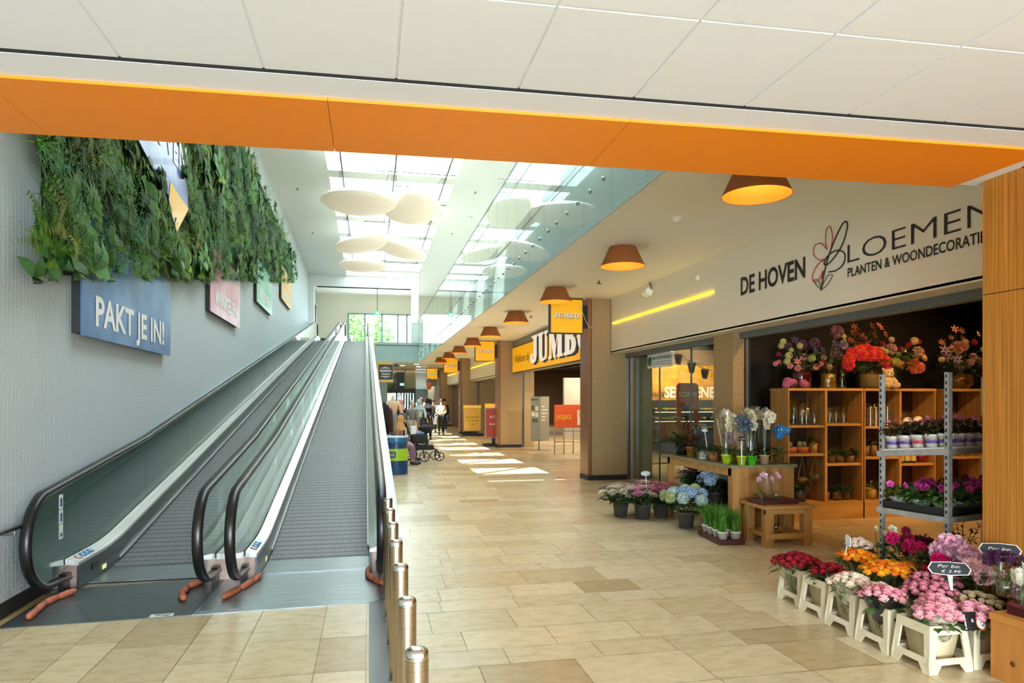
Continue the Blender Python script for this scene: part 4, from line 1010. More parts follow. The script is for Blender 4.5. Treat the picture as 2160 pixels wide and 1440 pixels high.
# advertising stands
def advert(lab, loc, w, z0, z1, col, title, body, rz=0.0, wheels=False):
    t = thing('advert_stand', lab, 'sign', loc, rz)
    b = MB(); b.rbox(-w/2, w/2, -.03, .03, z0, z1-.16, .01); b.build('frame', M_STEEL, t)
    b = MB(); b.box(-w/2+.03, w/2-.03, -.036, -.03, z0+.03, z1-.18); b.build('poster', mat('poster_'+col[1:], col, .45), t)
    b = MB(); b.rbox(-w/2, w/2, -.035, .035, z1-.155, z1, .02); b.build('header', M_YEL, t)
    fat_text('lettering', 'JUMBO', M_WH, t, (0, -.040, z1-.11), FACE_CAM, .07, w*.6, .004)
    for s, zz, hh, ww in body: text('lettering', s, M_INK if col != '#a8402c' else M_WH, t, (0, -.042, zz), FACE_CAM, hh, ww, .01, .004)
    b = MB(); b.rbox(-w*.6, w*.6, -.22, .22, 0.0, .10, .03); b.box(-.06, .06, -.02, .02, .1, z0); b.build('base', M_DARK, t)
    return t
advert('yellow advertising stand with a poster beside the third pillar', (4.62, 31.0, 0), .82, .2, 1.40, '#efc04a', '', [('DAVY PLANTEN', .82, .055, .6), ('VOOR BINNEN', .68, .04, .6), ('*', .45, .08, .1)])
advert('red advertising stand with a poster beside the second pillar', (4.30, 23.75, 0), .62, .28, 1.50, '#a8402c', '', [('ACTIE', 1.0, .08, .3), ('PLUKJES', .75, .06, .3)])

# ---- far end of the ground floor
M_TAN = mat('tan_wall', '#b3a07f', .6)
b = MB(); b.box(4.36, 5.1, 43.4, 52, 0, 3.66); struct('wall_far_right', b, M_TAN)
b = MB(); b.box(-3.3, .85, 44.9, 45.1, 0, 3.66); b.box(2.25, 2.95, 44.9, 45.1, 2.4, 3.66); b.box(.85, 2.3, 44.9, 45.1, 3.4, 3.66); struct('wall_far', b, M_TAN)
b = MB(); b.box(.8, 2.95, 44.75, 44.95, 2.1, 2.4)
for x in (.85, 1.0, 1.75, 2.2, 2.9): b.box(x-.04, x+.04, 44.8, 44.95, 0, 3.45 if x < 2.3 else 2.1)
b.box(1.8, 2.2, 44.85, 44.93, 2.4, 3.45)
w = struct('door_3', b, M_DARK); g = MB(); g.box(.85, 2.9, 44.88, 44.9, 0, 3.4); struct('door_glass', g, M_PANE, parent=w)
b = MB()
for k in range(8): b.box(1.5+k*.17, 1.6+k*.17, 45.4, 45.5, 0, 2.1)
struct('trim_50', b, mat('dark_bars', '#3a4245', .4))
b = MB(); b.box(2.95, 3.0, 45.2, 60, 0, 3.4); b.box(5.0, 5.2, 50, 70, 0, 4); b.box(2.9, 5.2, 60, 60.2, 1.4, 2.6); struct('wall_next_hall', b, mat('hall_glass_wall', '#9aa39d', .5))
b = MB(); b.add([(2.9, 45, 3.45), (5.1, 45, 3.45), (5.1, 60, 2.6), (2.9, 60, 2.6)], [(0, 1, 2, 3)]); struct('ceiling_next_hall', b, mat('white_louvre', '#eef2f0', .5))
b = MB(); b.box(-6, 12, 52, 75, -.05, -.004); struct('ground_outside', b, mat('paving', '#b9b6ac', .8))
lamp('next_hall_light', 'AREA', (4, 52, 2.6), 90, (1, 1, 1), 1.5, 10, to=(4, 52, 0))
t = thing('hanging_lantern', 'blue and orange paper lantern hanging at the far end of the hall', 'lantern', (3.55, 41.5, 2.5))
b = MB(); b.lathe([(.05, .45), (.16, .38), (.2, .22)], 14, cap=False); b.build('top', mat('lantern_blue', '#33507a', .6), t)
b = MB(); b.lathe([(.2, .22), (.13, -.1), (.1, -.22)], 14, cap=False); b.build('skirt', mat('lantern_orange', '#d97b45', .6), t)
stroke([(0, 0, .45), (0, 0, 1.16)], .006, M_DARK, 'cord', t)
t = thing('exit_sign', 'green exit sign hanging in front of the far ground-floor entrance', 'sign', (2.02, 43.5, 2.55))
b = MB(); b.box(-.14, .14, -.02, .02, 0, .16); b.build('sign_box', MATS['exit_green'], t); stroke([(0, 0, .16), (0, 0, 1.1)], .01, M_DARK, 'rod', t)
b = MB(); b.add([(.0, -.026, .03), (.09, -.026, .08), (.0, -.026, .13), (-.1, -.026, .06), (-.1, -.026, .1)], [(0, 1, 2), (3, 0, 2, 4)]); b.build('arrow', MATS['sign_white'], t)

# fashion shop: pier, hanging sign, awning
b = MB(); b.box(.26, .62, 24.3, 24.7, 0, 1.15); tag(b.build('pier', mat('pier_taupe', '#8f8272', .6)), 'low taupe pier beside the foot of the walkway cladding', 'pier')
b = MB(); b.box(.30, .75, 29.5, 29.9, 0, 2.9); b.cur = 1; b.box(.2, 1.0, 29.3, 29.5, 2.62, 2.75); struct('trim_51', b, [mat('column_grey', '#8d9a93', .5), mat('awning_pink', '#b9828a', .6)])
t = thing('hanging_sign', 'black and gold hanging sign reading ROHAYA Fashion', 'sign', (.52, 23, 2.26))
b = MB(); b.box(-.26, .26, 0, .12, -.04, .62); b.build('sign_case', mat('gold_frame', '#d9a93f', .4), t)
b = MB(); b.box(-.22, .25, -.01, 0, .04, .54); b.build('sign_face', mat('sign_slate', '#2b3433', .5), t)
text('lettering', 'ROHAYA', M_WH, t, (.01, -.013, .30), FACE_CAM, .07, .36, .02, .003); text('lettering', 'Fashion', M_WH, t, (.01, -.013, .205), FACE_CAM, .06, .26, .01, .003, .2)
for sg, z in ((1, .41), (-1, .16)):
    b = MB()
    for k in range(9): a = (k-4)*.036; b.add([(a-.012, -.013, z), (a+.012, -.013, z), (a, -.013, z+sg*(.085-abs(k-4)*.014))], [(0, 1, 2)])
    b.build('ornament', M_WH, t)
b = MB(); b.rbox(-.09, .10, -.03, .03, 0, .08, .01); tag(b.build('camera_device', M_DARK, loc=(.86, 23.07, 2.74)), 'small dark security camera right of the fashion sign', 'camera')

# ---- trees outside
def tree(lab, x, y, h, r_, n=900, seed=1):
    t = thing('tree', lab, 'tree', (x, y, 0), 0, 'trees outside the far windows')
    b = MB(); b.tube([(0, 0, 0), (.1, 0, h*.5), (.0, .1, h*.8)], [.14, .1, .05], 8); b.build('trunk', mat('bark', '#5d4c3a', .8), t)
    r = random.Random(seed); b = MB()
    for k in range(n):
        u = Vector((r.gauss(0, 1), r.gauss(0, 1), r.gauss(0, 1))).normalized()*r_*r.uniform(.45, 1.0); c = Vector((0, 0, h*.68))+Vector((u.x, u.y, u.z*.95*h*.36/r_))
        a = Vector((r.gauss(0, 1), r.gauss(0, 1), r.gauss(0, 1))).normalized()*.18; d = a.orthogonal().normalized()*.11
        g = r.uniform(.7, 1.25); b.col = tuple(q*g for q in srgb('#6f9a3f')); b.add([c-a, c-d, c+a, c+d], [(0, 1, 2, 3)])
    o = b.build('crown', mat('crown_leaf', '#ffffff', .6, attr='col'), t)
tree('tree outside the upper far windows, left of the moving walkway', -1.5, 54.5, 9.2, 1.9, 1500, 1)
tree('smaller tree outside the upper far windows near the middle', .9, 56.5, 8.6, 1.2, 1100, 2)
tree('leafy tree outside above the ground-floor entrance', 1.2, 48.6, 4.4, 1.3, 1100, 3)
b = MB(); b.box(.2, 2.4, 60, 61, 0, 9); b.cur = 1
for k in range(3): b.box(.6+k*.6, .9+k*.6, 59.95, 60, 5.2, 8)
tag(b.build('building', [mat('pale_building', '#dfe2e4', .7), mat('building_window', '#9fb0bb', .3)]), 'pale building outside behind the far upper windows', 'building')
# ------------------------------------------------------------------ flowers and plants
PETM = {}
def petal_mat(c):
    if c not in PETM: PETM[c] = mat('petal_'+c[1:], '#ffffff', .55, attr='col', spec=.3)
    return PETM[c]
def petal(b, M, L_, W_, cup=.5, curl=.2, seg=3):
    """petal from the origin along +Y, cupped upwards (+Z)"""
    R = []
    for i in range(seg+1):
        t = i/seg; w = W_*math.sin(PI*(.12+.78*t))*.5; y = L_*t*math.cos(cup*t*1.2); z = L_*t*math.sin(cup*(.4+t))-curl*L_*max(0, t-.75)
        R.append([(-w, y, z+.25*w), (0, y, z), (w, y, z+.25*w)])
    v = [p for r_ in R for p in r_]; f = []
    for i in range(seg):
        for k in range(2): f.append((i*3+k, i*3+k+1, i*3+4+k, i*3+3+k))
    b.add(v, f, M)
BLOOM = {}
def bloom(kind, c1, c2=None):
    """unit-size flower head (radius about 1), facing +Z, as shared mesh data"""
    key = (kind, c1, c2)
    if key in BLOOM: return BLOOM[key]
    r = random.Random(str(key)); b = MB(); b.smooth = True; A = srgb(c1); B = srgb(c2 or c1)
    def col(t=0, j=.12):
        g = 1+r.uniform(-j, j); b.col = tuple(max(.003, min(1, (A[i]*(1-t)+B[i]*t)*g)) for i in range(3))
    if kind == 'rose':
        b.smooth = False
        for ring, (n, rad, cup, L_, z) in enumerate(((5, .62, 1.05, 1.0, -.45), (5, .40, 1.3, 1.0, -.35), (4, .22, 1.45, .95, -.25), (3, .08, 1.52, .85, -.12))):
            for k in range(n):
                a = 2*PI*k/n+ring*.6+r.uniform(-.1, .1); col(ring/3.0 if c2 else 0)
                petal(b, RZ(a) @ T(0, rad*.35, z) , L_, 1.15-.18*ring, cup, .35-.08*ring, 4)
        b.col = srgb('#3f5c2c')
        for k in range(4): petal(b, RZ(k*PI/2+.4) @ T(0, .1, -.5) @ RX(-.3), .6, .25, .2, 0, 2)
    elif kind in ('pompon', 'carnation', 'mop'):
        n = {'pompon': 90, 'carnation': 95, 'mop': 70}[kind]; b.smooth = False
        for k in range(n):
            z = 1-(k+.5)/n*(1.55 if kind != 'mop' else 1.5); rr = math.sqrt(max(0, 1-z*z)); a = k*2.39996
            d = Vector((rr*math.cos(a), rr*math.sin(a), z)); col(r.random()*(1 if c2 else 0), .16)
            q = d.to_track_quat('Z', 'Y').to_matrix().to_4x4(); M = Matrix.Translation(d*.62) @ q
            if kind == 'mop':
                for j in range(4): petal(b, M @ T(0, 0, .25) @ RZ(j*PI/2+k), .26, .26, .15, 0, 1)
            elif kind == 'pompon': petal(b, Matrix.Translation(d*.35) @ q @ RZ(r.uniform(0, 6)) @ RX(.95), .66, .62, .7, .25, 2)
            else:
                petal(b, Matrix.Translation(d*.2) @ q @ RZ(r.uniform(0, 6)) @ RX(1.05+r.uniform(-.15, .15)), .74, .72, .3, -.05, 1)
        b.col = tuple(v*.6 for v in A)
        b.ball((0, 0, -.02), .55, n=8, m=5)
    elif kind in ('daisy', 'star', 'orchid'):
        n = {'daisy': 5, 'star': 6, 'orchid': 5}[kind]; w = {'daisy': .95, 'star': .38, 'orchid': .85}[kind]
        for k in range(n): col(0, .08); petal(b, RZ(2*PI*k/n), 1.0, w, .18, .25, 3)
        b.col = B if c2 else tuple(v*.45 for v in A); b.ball((0, 0, .1), .2, n=6, m=4)
    elif kind == 'lace':
        for k in range(26):
            a = k*2.4; R_ = math.sqrt(k/26)*.95
            for j in range(4): col(r.random()*(1 if c2 else 0), .15); petal(b, T(R_*math.cos(a), R_*math.sin(a), .25-.25*R_*R_) @ RZ(j*PI/2+k), .2, .2, .1, 0, 1)
    elif kind == 'stock':
        for k in range(34):
            z = k/34*2.0-.9; a = k*2.4; rr = .55*(1-.25*abs(z))
            for j in range(4): col(r.random()*(1 if c2 else 0), .12); petal(b, T(rr*math.cos(a), rr*math.sin(a), z) @ RZ(a-PI/2) @ RX(.9) @ RZ(j*PI/2), .34, .34, .2, 0, 1)
    BLOOM[key] = b.mesh('flower_head', petal_mat('#ffffff')); return BLOOM[key]
def put_bloom(par, kind, c1, r, p, c2=None, d=(0, 0, 1), name='flower_head', spin=None):
    q = Vector(d).to_track_quat('Z', 'Y').to_euler(); o = link(name, bloom(kind, c1, c2), par, p, q, r); return o
def leaf(b, p, d, L_, W_, bend=.4, seg=3):
    p = Vector(p); d = Vector(d).normalized(); up = Vector((0, 0, 1)); s = d.cross(up)
    if s.length < 1e-3: s = Vector((1, 0, 0))
    s.normalize(); pr = None
    for i in range(seg+1):
        t = i/seg; w = W_*math.sin(PI*(.08+.9*t))*.5; q = p+d*L_*t-up*bend*L_*t*t
        cur = (q-s*w+up*w*.3, q, q+s*w+up*w*.3)
        if pr: b.add([pr[0], pr[1], cur[1], cur[0], pr[2], cur[2]], [(0, 1, 2, 3), (1, 4, 5, 2)])
        pr = cur
def foliage(par, r, n, rad, z0, z1, L_, W_, m=M_LEAF, name='foliage', squash=1.0, bend=.4, droop=0, base=(0, 0)):
    b = MB(); b.smooth = True
    for k in range(n):
        a = r.uniform(0, 2*PI); R_ = rad*math.sqrt(r.random()); z = r.uniform(z0, z1)
        leaf(b, (base[0]+R_*math.cos(a)*squash, base[1]+R_*math.sin(a)*squash, z), (math.cos(a+r.uniform(-.6, .6)), math.sin(a+r.uniform(-.6, .6)), r.uniform(-.1, .9)-droop), L_*r.uniform(.7, 1.2), W_*r.uniform(.8, 1.2), bend)
    return b.build(name, m, par)
def pot_mesh(b, r0, r1, h, rim=True, n=24):
    pr = [(.0001, 0), (r0, 0), (r1, h-.02 if rim else h)]
    if rim: pr += [(r1+.004, h-.02), (r1+.006, h), (r1-.004, h)]
    else: pr += [(r1-.005, h)]
    pr += [(r1-.012, h-.015), (.0001, h-.02)]
    b.lathe(pr, n, cap=False); return b
M_POTG = mat('grey_plastic_pot', '#4a4744', .5); M_SOIL = mat('soil', '#2a1e15', .9)

# ---- hydrangeas standing on the floor
def hydrangea(lab, x, y, heads, style='lace', h=.42, spread=.25, seed=1, cols=(('#c8c79a', '#e3b8c8'),), lm=M_GREENDK, z=0):
    r = random.Random(seed); t = thing('potted_hydrangea', lab, 'plant', (x, y, z), r.uniform(0, 6), 'potted hydrangeas in front of the shop')
    b = MB(); pot_mesh(b, .085, .112, .20); b.build('pot', M_POTG, t)
    foliage(t, r, 150, spread*.75, .20, h-.06, .13, .08, lm, bend=.35)
    b = MB()
    for k in range(7): a = k*.9; b.tube([(0, 0, .17), (math.cos(a)*.1, math.sin(a)*.1, h-.08)], .004, 4)
    b.build('stems', mat('stem_green', '#4f6a35', .6), t)
    for k in range(heads):
        a = k*2.4; R_ = math.sqrt((k+.3)/heads)*spread*1.08; c = cols[k % len(cols)]
        zz = h-.35*R_*R_/spread+r.uniform(-.02, .02)
        put_bloom(t, style, c[0], (.080 if style == 'lace' else .082)*r.uniform(.85, 1.1), (R_*math.cos(a), R_*math.sin(a), zz), c[1], (math.cos(a)*R_*2, math.sin(a)*R_*2, 1))
    return t
CW = (('#cfcf9c', '#e6cfd0'), ('#d9b9c0', '#c9cb98')); CP = (('#d0608f', '#e58cb0'), ('#c24f80', '#dd7fa6')); CB = (('#7f9cc8', '#a9c3dc'), ('#9fc0c4', '#c6d8c0'), ('#6f86c0', '#94aad6'))
hydrangea('cream-white lacecap hydrangea in a grey pot, leftmost on the floor', 3.42, 8.98, 24, 'lace', .44, .28, 1, CW)
hydrangea('pink and cream hydrangea in a grey pot, nearest of the floor group', 3.64, 8.72, 20, 'lace', .44, .22, 2, (CW[1], CP[0]))
hydrangea('pink lacecap hydrangea in a grey pot, right of the floor group', 3.93, 8.78, 24, 'lace', .46, .25, 3, CP)
hydrangea('cream and pink hydrangea behind the two front grey pots', 3.80, 9.16, 18, 'lace', .46, .25, 4, (CW[0], CP[1]))
hydrangea('pink and purple hydrangea under the left end of the plant table', 4.42, 8.72, 15, 'lace', .46, .22, 5, (CP[0], ('#7a3f70', '#b05a90')), z=.245)
hydrangea('pink lacecap hydrangea under the middle of the plant table', 4.66, 8.26, 14, 'lace', .40, .2, 6, CP, z=.245)
hydrangea('bright blue mophead hydrangea under the plant table', 4.32, 7.98, 9, 'mop', .42, .18, 7, CB, z=.245)
hydrangea('low blue and green mophead hydrangea in front of the table leg', 3.92, 8.0, 15, 'mop', .48, .27, 8, (CB[1], CB[0], ('#9aa86a', '#b9c592')))
hydrangea('pink hydrangea under the table just left of its front leg', 4.52, 7.55, 12, 'lace', .42, .17, 9, CP, z=.245)

def plant_label(lab, loc, h, tilt=.2, w=.07, dark=False, name='plant_label', rz=0):
    t = thing(name, lab, 'label', loc, rz)
    b = MB(); b.tube([(0, 0, 0), (tilt*h*.5, 0, h)], .004, 6); b.build('stick', M_WHITE, t)
    b = MB(); b.lathe([(w, 0), (w, .004), (.0001, .004)], 20, T(tilt*h*.5, 0, h) @ RX(PI/2.4) @ Matrix.Diagonal((1, .5, 1, 1))); b.build('tag_plate', M_INK if dark else mat('label_pale', '#c9cfcb', .5), t)
    return t
plant_label('pale leaf-shaped price label on a white stick among the hydrangeas', (3.70, 8.72, .35), .26, -.15, .07)

# ---- grass tray
t = thing('grass_tray', 'dark red tray of small pots with tall fine green grass on the floor', 'plant tray', (3.97, 7.22, 0), PI/2-.1)
b = MB(); b.rbox(-.31, .31, -.155, .155, 0, .055, .01); b.build('tray', mat('dark_red_tray', '#4e2422', .5), t)
r = random.Random(5)
for i in range(4):
    for j in range(2):
        x, y = -.225+.15*i, -.073+.146*j
        b = MB(); pot_mesh(b, .042, .056, .10); b.build('pot', mat('white_plastic', '#d9d6cc', .5), t, (x, y, .04))
        b = MB()
        for k in range(150):
            a = r.uniform(0, 6.28); L_ = r.uniform(.16, .32); s = r.uniform(.1, .9); o = Vector((x+r.uniform(-.03, .03), y+r.uniform(-.03, .03), .13)); d = Vector((math.cos(a), math.sin(a), 0))
            w = Vector((-d.y, d.x, 0))*.0036; p1 = o+d*s*.05*1+Vector((0, 0, L_*.6)); p2 = o+d*s*.32+Vector((0, 0, L_*(1-.35*s)))
            b.add([o-w, o+w, p1+w, p1-w, p2], [(0, 1, 2, 3), (3, 2, 4)])
        b.build('grass_tuft', mat('grass_green', '#5f9a2c', .5, var='#3f7a1f', vscale=9), t)

# ---- plant table
t = thing('plant_table', 'long pine plant table with a weathered green top and a solid end panel', 'table', (4.10, 7.22, 0))
b = MB(); b.box(0, .86, 0, 1.82, .815, .85); b.build('table_top', mat('green_grey_board', '#8a8560', .6, var='#7a7450', vscale=3, vstretch=(6, .6, 6)), t)
b = MB(); b.box(.03, .83, .02, .05, 0, .815); b.build('end_panel', M_WOODP, t)
b = MB(); b.box(.03, .055, .05, 1.78, .72, .815); b.build('apron', M_PINE_H, t)
for x in (.03, .76):
    for y in (.05, 1.71):
        b = MB(); b.box(x, x+.07, y, y+.07, 0, .815); b.build('leg', M_WOODP, t)
b = MB(); b.box(.06, .83, .1, 1.74, .22, .245); b.build('lower_board', M_PINE_H, t)
TT = .85; KT = .8333
# ---- things on the table
M_LIME = mat('lime_pot', '#b5cc2a', .35); M_GREENPOT = mat('bright_green_pot', '#4fc72a', .35); M_GOLD = mat('gold_pot', '#a9873e', .35, .6); M_COPPER = mat('copper_pot', '#a66a43', .4, .3)
def pot_plant(name, lab, x, y, z, r0, r1, h, pm, cat='plant', group=None, pn='pot', rim=False):
    t = thing(name, lab, cat, (x*KT, y*KT, z), 0, group); t.scale = (KT,)*3; b = MB(); pot_mesh(b, r0, r1, h, rim); b.build(pn, pm, t); return t
def orchid(lab, x, y, pm, c, seed, wrapped=True, h=.62, both=2, r1=.068, ph=.13, c2='#d9c24a'):
    r = random.Random(seed); t = pot_plant('potted_orchid', lab, x, y, TT, r1*.78, r1, ph, pm, 'orchid', 'orchids on the plant table', rim=True)
    foliage(t, r, 9, .02, ph-.01, ph+.04, .2, .065, M_LEAF, 'leaves', bend=.25)
    for s in range(both):
        a = r.uniform(0, 6.28); dx, dy = math.cos(a)*.07*(1 if s else -1), math.sin(a)*.07
        pts = spline([(0, 0, ph-.02), (dx*.3, dy*.3, ph+.2), (dx*.5, dy*.5, h-.08), (dx*1.0, dy*1.0, h), (dx*1.9, dy*1.9-.03, h-.05)], 6)
        stroke(pts, .0035, mat('stem_green', '#4f6a35', .6), 'stem', t)
        for k in range(9):
            q = pts[10+int(k*(len(pts)-11)/8)]
            put_bloom(t, 'orchid', c, .055, (q.x+r.uniform(-.035, .035), q.y+r.uniform(-.045, .01), q.z+r.uniform(-.03, .03)), c2, (r.uniform(-.7, .5), -1, r.uniform(0, .5)))
    if wrapped:
        b = MB(); n = 18; prof = [(r1*.9, ph*.6), (.06, ph+.06), (.085, ph+.25), (.115, h-.05), (.145, h+.09)]
        V = []; 
        for i in range(n):
            a = 2*PI*i/n
            for j, (rr, z) in enumerate(prof): g = rr*(1+r.uniform(-.13, .13)*(j > 0)); V.append((g*math.cos(a), g*math.sin(a), z+(r.uniform(-.04, .04) if j == 4 else 0)))
        k = len(prof); b.smooth = True; b.add(V, [(i*k+j, ((i+1) % n)*k+j, ((i+1) % n)*k+j+1, i*k+j+1) for i in range(n) for j in range(k-1)]); b.build('cellophane_wrap', M_CELLO, t)
    return t
t = pot_plant('potted_peace_lily', 'tall peace lily with white flowers in a black pot, left end of the table', 5.12, 10.62, TT, .085, .10, .19, M_BLKM); r = random.Random(20)
foliage(t, r, 46, .05, .16, .3, .42, .075, M_GREENDK, 'leaves', bend=.35)
for k, (dx, h) in enumerate(((.02, .68), (.12, .60), (-.28, .42))):
    stroke([(0, 0, .2), (dx, 0, h)], .004, MATS['stem_green'], 'stem', t); b = MB(); b.smooth = True; leaf(b, (dx, 0, h-.02), (.2, -.1, 1), .15, .07, .0); b.build('white_bract', M_WHITE, t)
t = pot_plant('potted_croton', 'dark red leafy plant in a gold pot on the table', 5.05, 10.12, TT, .062, .082, .165, M_GOLD, rim=True); foliage(t, random.Random(21), 60, .07, .15, .34, .13, .06, mat('croton_leaf', '#4a3a22', .5, var='#6d3a22', vscale=20), 'leaves')
t = pot_plant('potted_bromeliad', 'green plant in a white zigzag-patterned pot on the table', 5.06, 9.72, TT, .078, .078, .145, mat('white_plastic', '#d9d6cc', .5)); foliage(t, random.Random(22), 50, .06, .13, .24, .2, .035, M_GREENDK, 'leaves')
b = MB()
for row in range(3):
    for k in range(12):
        for s in range(2):
            a0 = 2*PI*(k+s*.5)/12; a1 = 2*PI*(k+.5+s*.5)/12; z0, z1 = (.03, .055) if s == 0 else (.055, .03); z0 += row*.035; z1 += row*.035; R_ = .0795
            b.add([(R_*math.cos(a0), R_*math.sin(a0), z0), (R_*math.cos(a1), R_*math.sin(a1), z1), (R_*math.cos(a1), R_*math.sin(a1), z1+.013), (R_*math.cos(a0), R_*math.sin(a0), z0+.013)], [(0, 1, 2, 3)])
b.build('zigzag_pattern', M_INK, t)
put_bloom(t, 'star', '#b0202a', .06, (0, -.02, .30), '#d9a030')
t = pot_plant('potted_guzmania', 'red-flowered guzmania in a copper-coloured pot on the table', 5.04, 9.36, TT, .068, .085, .145, M_COPPER); foliage(t, random.Random(23), 50, .05, .13, .2, .22, .03, M_GREENDK, 'leaves'); put_bloom(t, 'star', '#c02a24', .065, (0, -.02, .28), '#e06a30'); put_bloom(t, 'star', '#c02a24', .045, (0, -.02, .31), '#e06a30')
plant_label('thin leaf-shaped label leaning on the copper pot', (5.0*KT, 9.46*KT, TT+.04), .34, -.3, .042)
orchid('white orchid wrapped in cellophane in a lime pot, leftmost orchid', 5.02, 8.97, M_LIME, '#ece6c8', 31, h=.66)
orchid('dark blue orchid in cellophane in a lime pot behind the price sign', 5.12, 8.73, M_LIME, '#3b5476', 32, h=.63)
orchid('white orchid in cellophane in a bright green pot', 5.27, 8.72, M_GREENPOT, '#efe9cf', 33, h=.70, r1=.074)
orchid('white orchid in a pink pot standing behind the bright green one', 5.55, 9.25, mat('pink_pot', '#b05a5c', .4), '#ece4c6', 34, h=.72)
orchid('white orchid in silvery wrap in a brown and cream pot', 5.52, 8.80, mat('cream_pot', '#c9ab84', .35), '#eee8cd', 35, h=.70)
orchid('bright blue orchid without wrap in a gold pot, right end of the table', 5.78, 8.86, M_GOLD, '#2f84c6', 36, False, h=.50, r1=.078, ph=.15, c2='#f0f0f0')
orchid('pale pink orchid in a lime pot between the front pots', 5.2, 9.15, M_LIME, '#d6a9bf', 37, h=.42)
orchid('white orchid in cellophane at the back of the table', 5.35, 9.7, M_LIME, '#ece6c8', 38, h=.70)
t = thing('price_sign', 'small black price sign on a white stick among the orchids', 'sign', (5.08*KT, 8.66*KT, TT+.01)); t.scale = (KT,)*3
b = MB(); b.box(-.006, .006, -.004, 0, 0, .34); b.build('stick', M_WHITE, t)
b = MB(); b.rbox(-.055, .055, -.006, 0, .33, .39, .003); b.build('board', M_INK, t); text('lettering', '€ 12,99', M_WH, t, (0, -.008, .35), FACE_CAM, .018, .08, 0, .001, .2)

# ---- stool / small bench with the little orchids
t = thing('wooden_stool', 'small rough pine stool in front of the plant table', 'stool', (4.22, 6.70, 0))
b = MB()
for k in range(3): b.rbox(-.02, .60, -.02+.17*k, .145+.17*k, .415, .45, .004)
b.build('seat', M_PINE_H, t)
for x in (0, .47):
    for y in (.0, .38): b = MB(); b.rbox(x, x+.10, y, y+.09, 0, .415, .004); b.build('leg', M_WOODP, t)
for y in (.02, .46): b = MB(); b.box(.0, .57, y-.015, y+.015, .36, .41); b.box(.02, .57, y-.03, y, .09, .15); b.build('stretcher', M_PINE_H, t)
for x in (.05, .50): b = MB(); b.box(x-.02, x+.02, .05, .45, .1, .14); b.build('stretcher', M_PINE_H, t)
t = thing('orchid_tray', 'dark red tray with two small pink orchids in clear cups on the stool', 'plant tray', (4.42, 6.94, .45), .05)
b = MB(); b.rbox(-.2, .28, -.14, .14, 0, .045, .008); b.build('tray', MATS['dark_red_tray'], t)
r = random.Random(44)
for x, y in ((-.09, .03), (.04, -.05)):
    b = MB(); b.lathe([(.035, 0), (.048, .07)], 16, cap=False); b.build('cup', M_CLEAR, t, (x, y, .03)); foliage(t, r, 9, .02, .06, .12, .11, .03, M_LEAF, 'leaves', base=(x, y))
    pts = spline([(x, y, .06), (x-.05, y, .2), (x-.02, y, .31), (x+.05, y, .29)], 5); stroke(pts, .003, MATS['stem_green'], 'stem', t)
    for k in range(6): q = pts[7+k]; put_bloom(t, 'orchid', '#dba6c6', .027, (q.x+r.uniform(-.03, .03), q.y-.02, q.z+r.uniform(-.02, .02)), '#a03a70', (r.uniform(-.5, .5), -1, .2))
b = MB(); b.smooth = True; b.lathe([(.05, .04), (.1, .14), (.115, .32)], 16, T(-.03, 0, 0), cap=False); b.build('cellophane_wrap', M_CELLO, t)
t = thing('metal_cup', 'tiny metal cup on the lower bars of the stool', 'cup', (4.55, 7.02, .13)); b = MB(); b.lathe([(.02, 0), (.035, .05), (.033, .05), (.018, .004)], 14); b.build('cup_body', M_STEEL, t)

# ---- shelf units against the black wall
def shelf_unit(lab, x, y, w, shelves, rz=0.0, H=1.77, d=.42, third=False):
    """shelves: per column a list of board heights"""
    t = thing('shelf_unit', lab, 'shelf', (x, y, 0), rz, 'pine shelf units in the florist')
    n = len(shelves); cw = w/n
    b = MB(); b.box(0, w, d-.02, d, 0, H); b.build('back_board', mat('pine_back', '#5e4930', .65, var='#4d3a26', vscale=2.4, vstretch=(7, 1, .6)), t)
    for k in range(n+1):
        b = MB(); b.box(k*cw-(.018 if k else 0), k*cw+(.018 if k < n else 0), 0, d-.02, 0, H-.035); b.build('side_panel' if k in (0, n) else 'divider', M_WOODP, t)
    b = MB(); b.box(-.005, w+.005, -.006, d, H-.035, H); b.build('top_board', M_PINE_H, t)
    b = MB(); b.box(0, w, -.004, .02, 0, .24); b.box(0, w, 0, d-.02, .2, .235); b.build('base_board', M_PINE_H, t)
    for k, zs in enumerate(shelves):
        for z in zs: b = MB(); b.box(k*cw+.018, (k+1)*cw-.018, .01, d-.03, z, z+.03); b.build('shelf_board', M_PINE_H, t)
    return t
SY = 8.13
shelf_unit('left two-column pine shelf unit behind the plant table', 5.45, SY, 1.14, [[1.24, .86], [1.26, .72]])
shelf_unit('middle two-column pine shelf unit behind the plant trolley', 6.61, SY, 1.14, [[1.22, .80], [1.22, .70]])
shelf_unit('right pine shelf unit partly hidden by the wooden wall', 7.94, SY, 1.2, [[1.22, .78], [1.22, .7]])
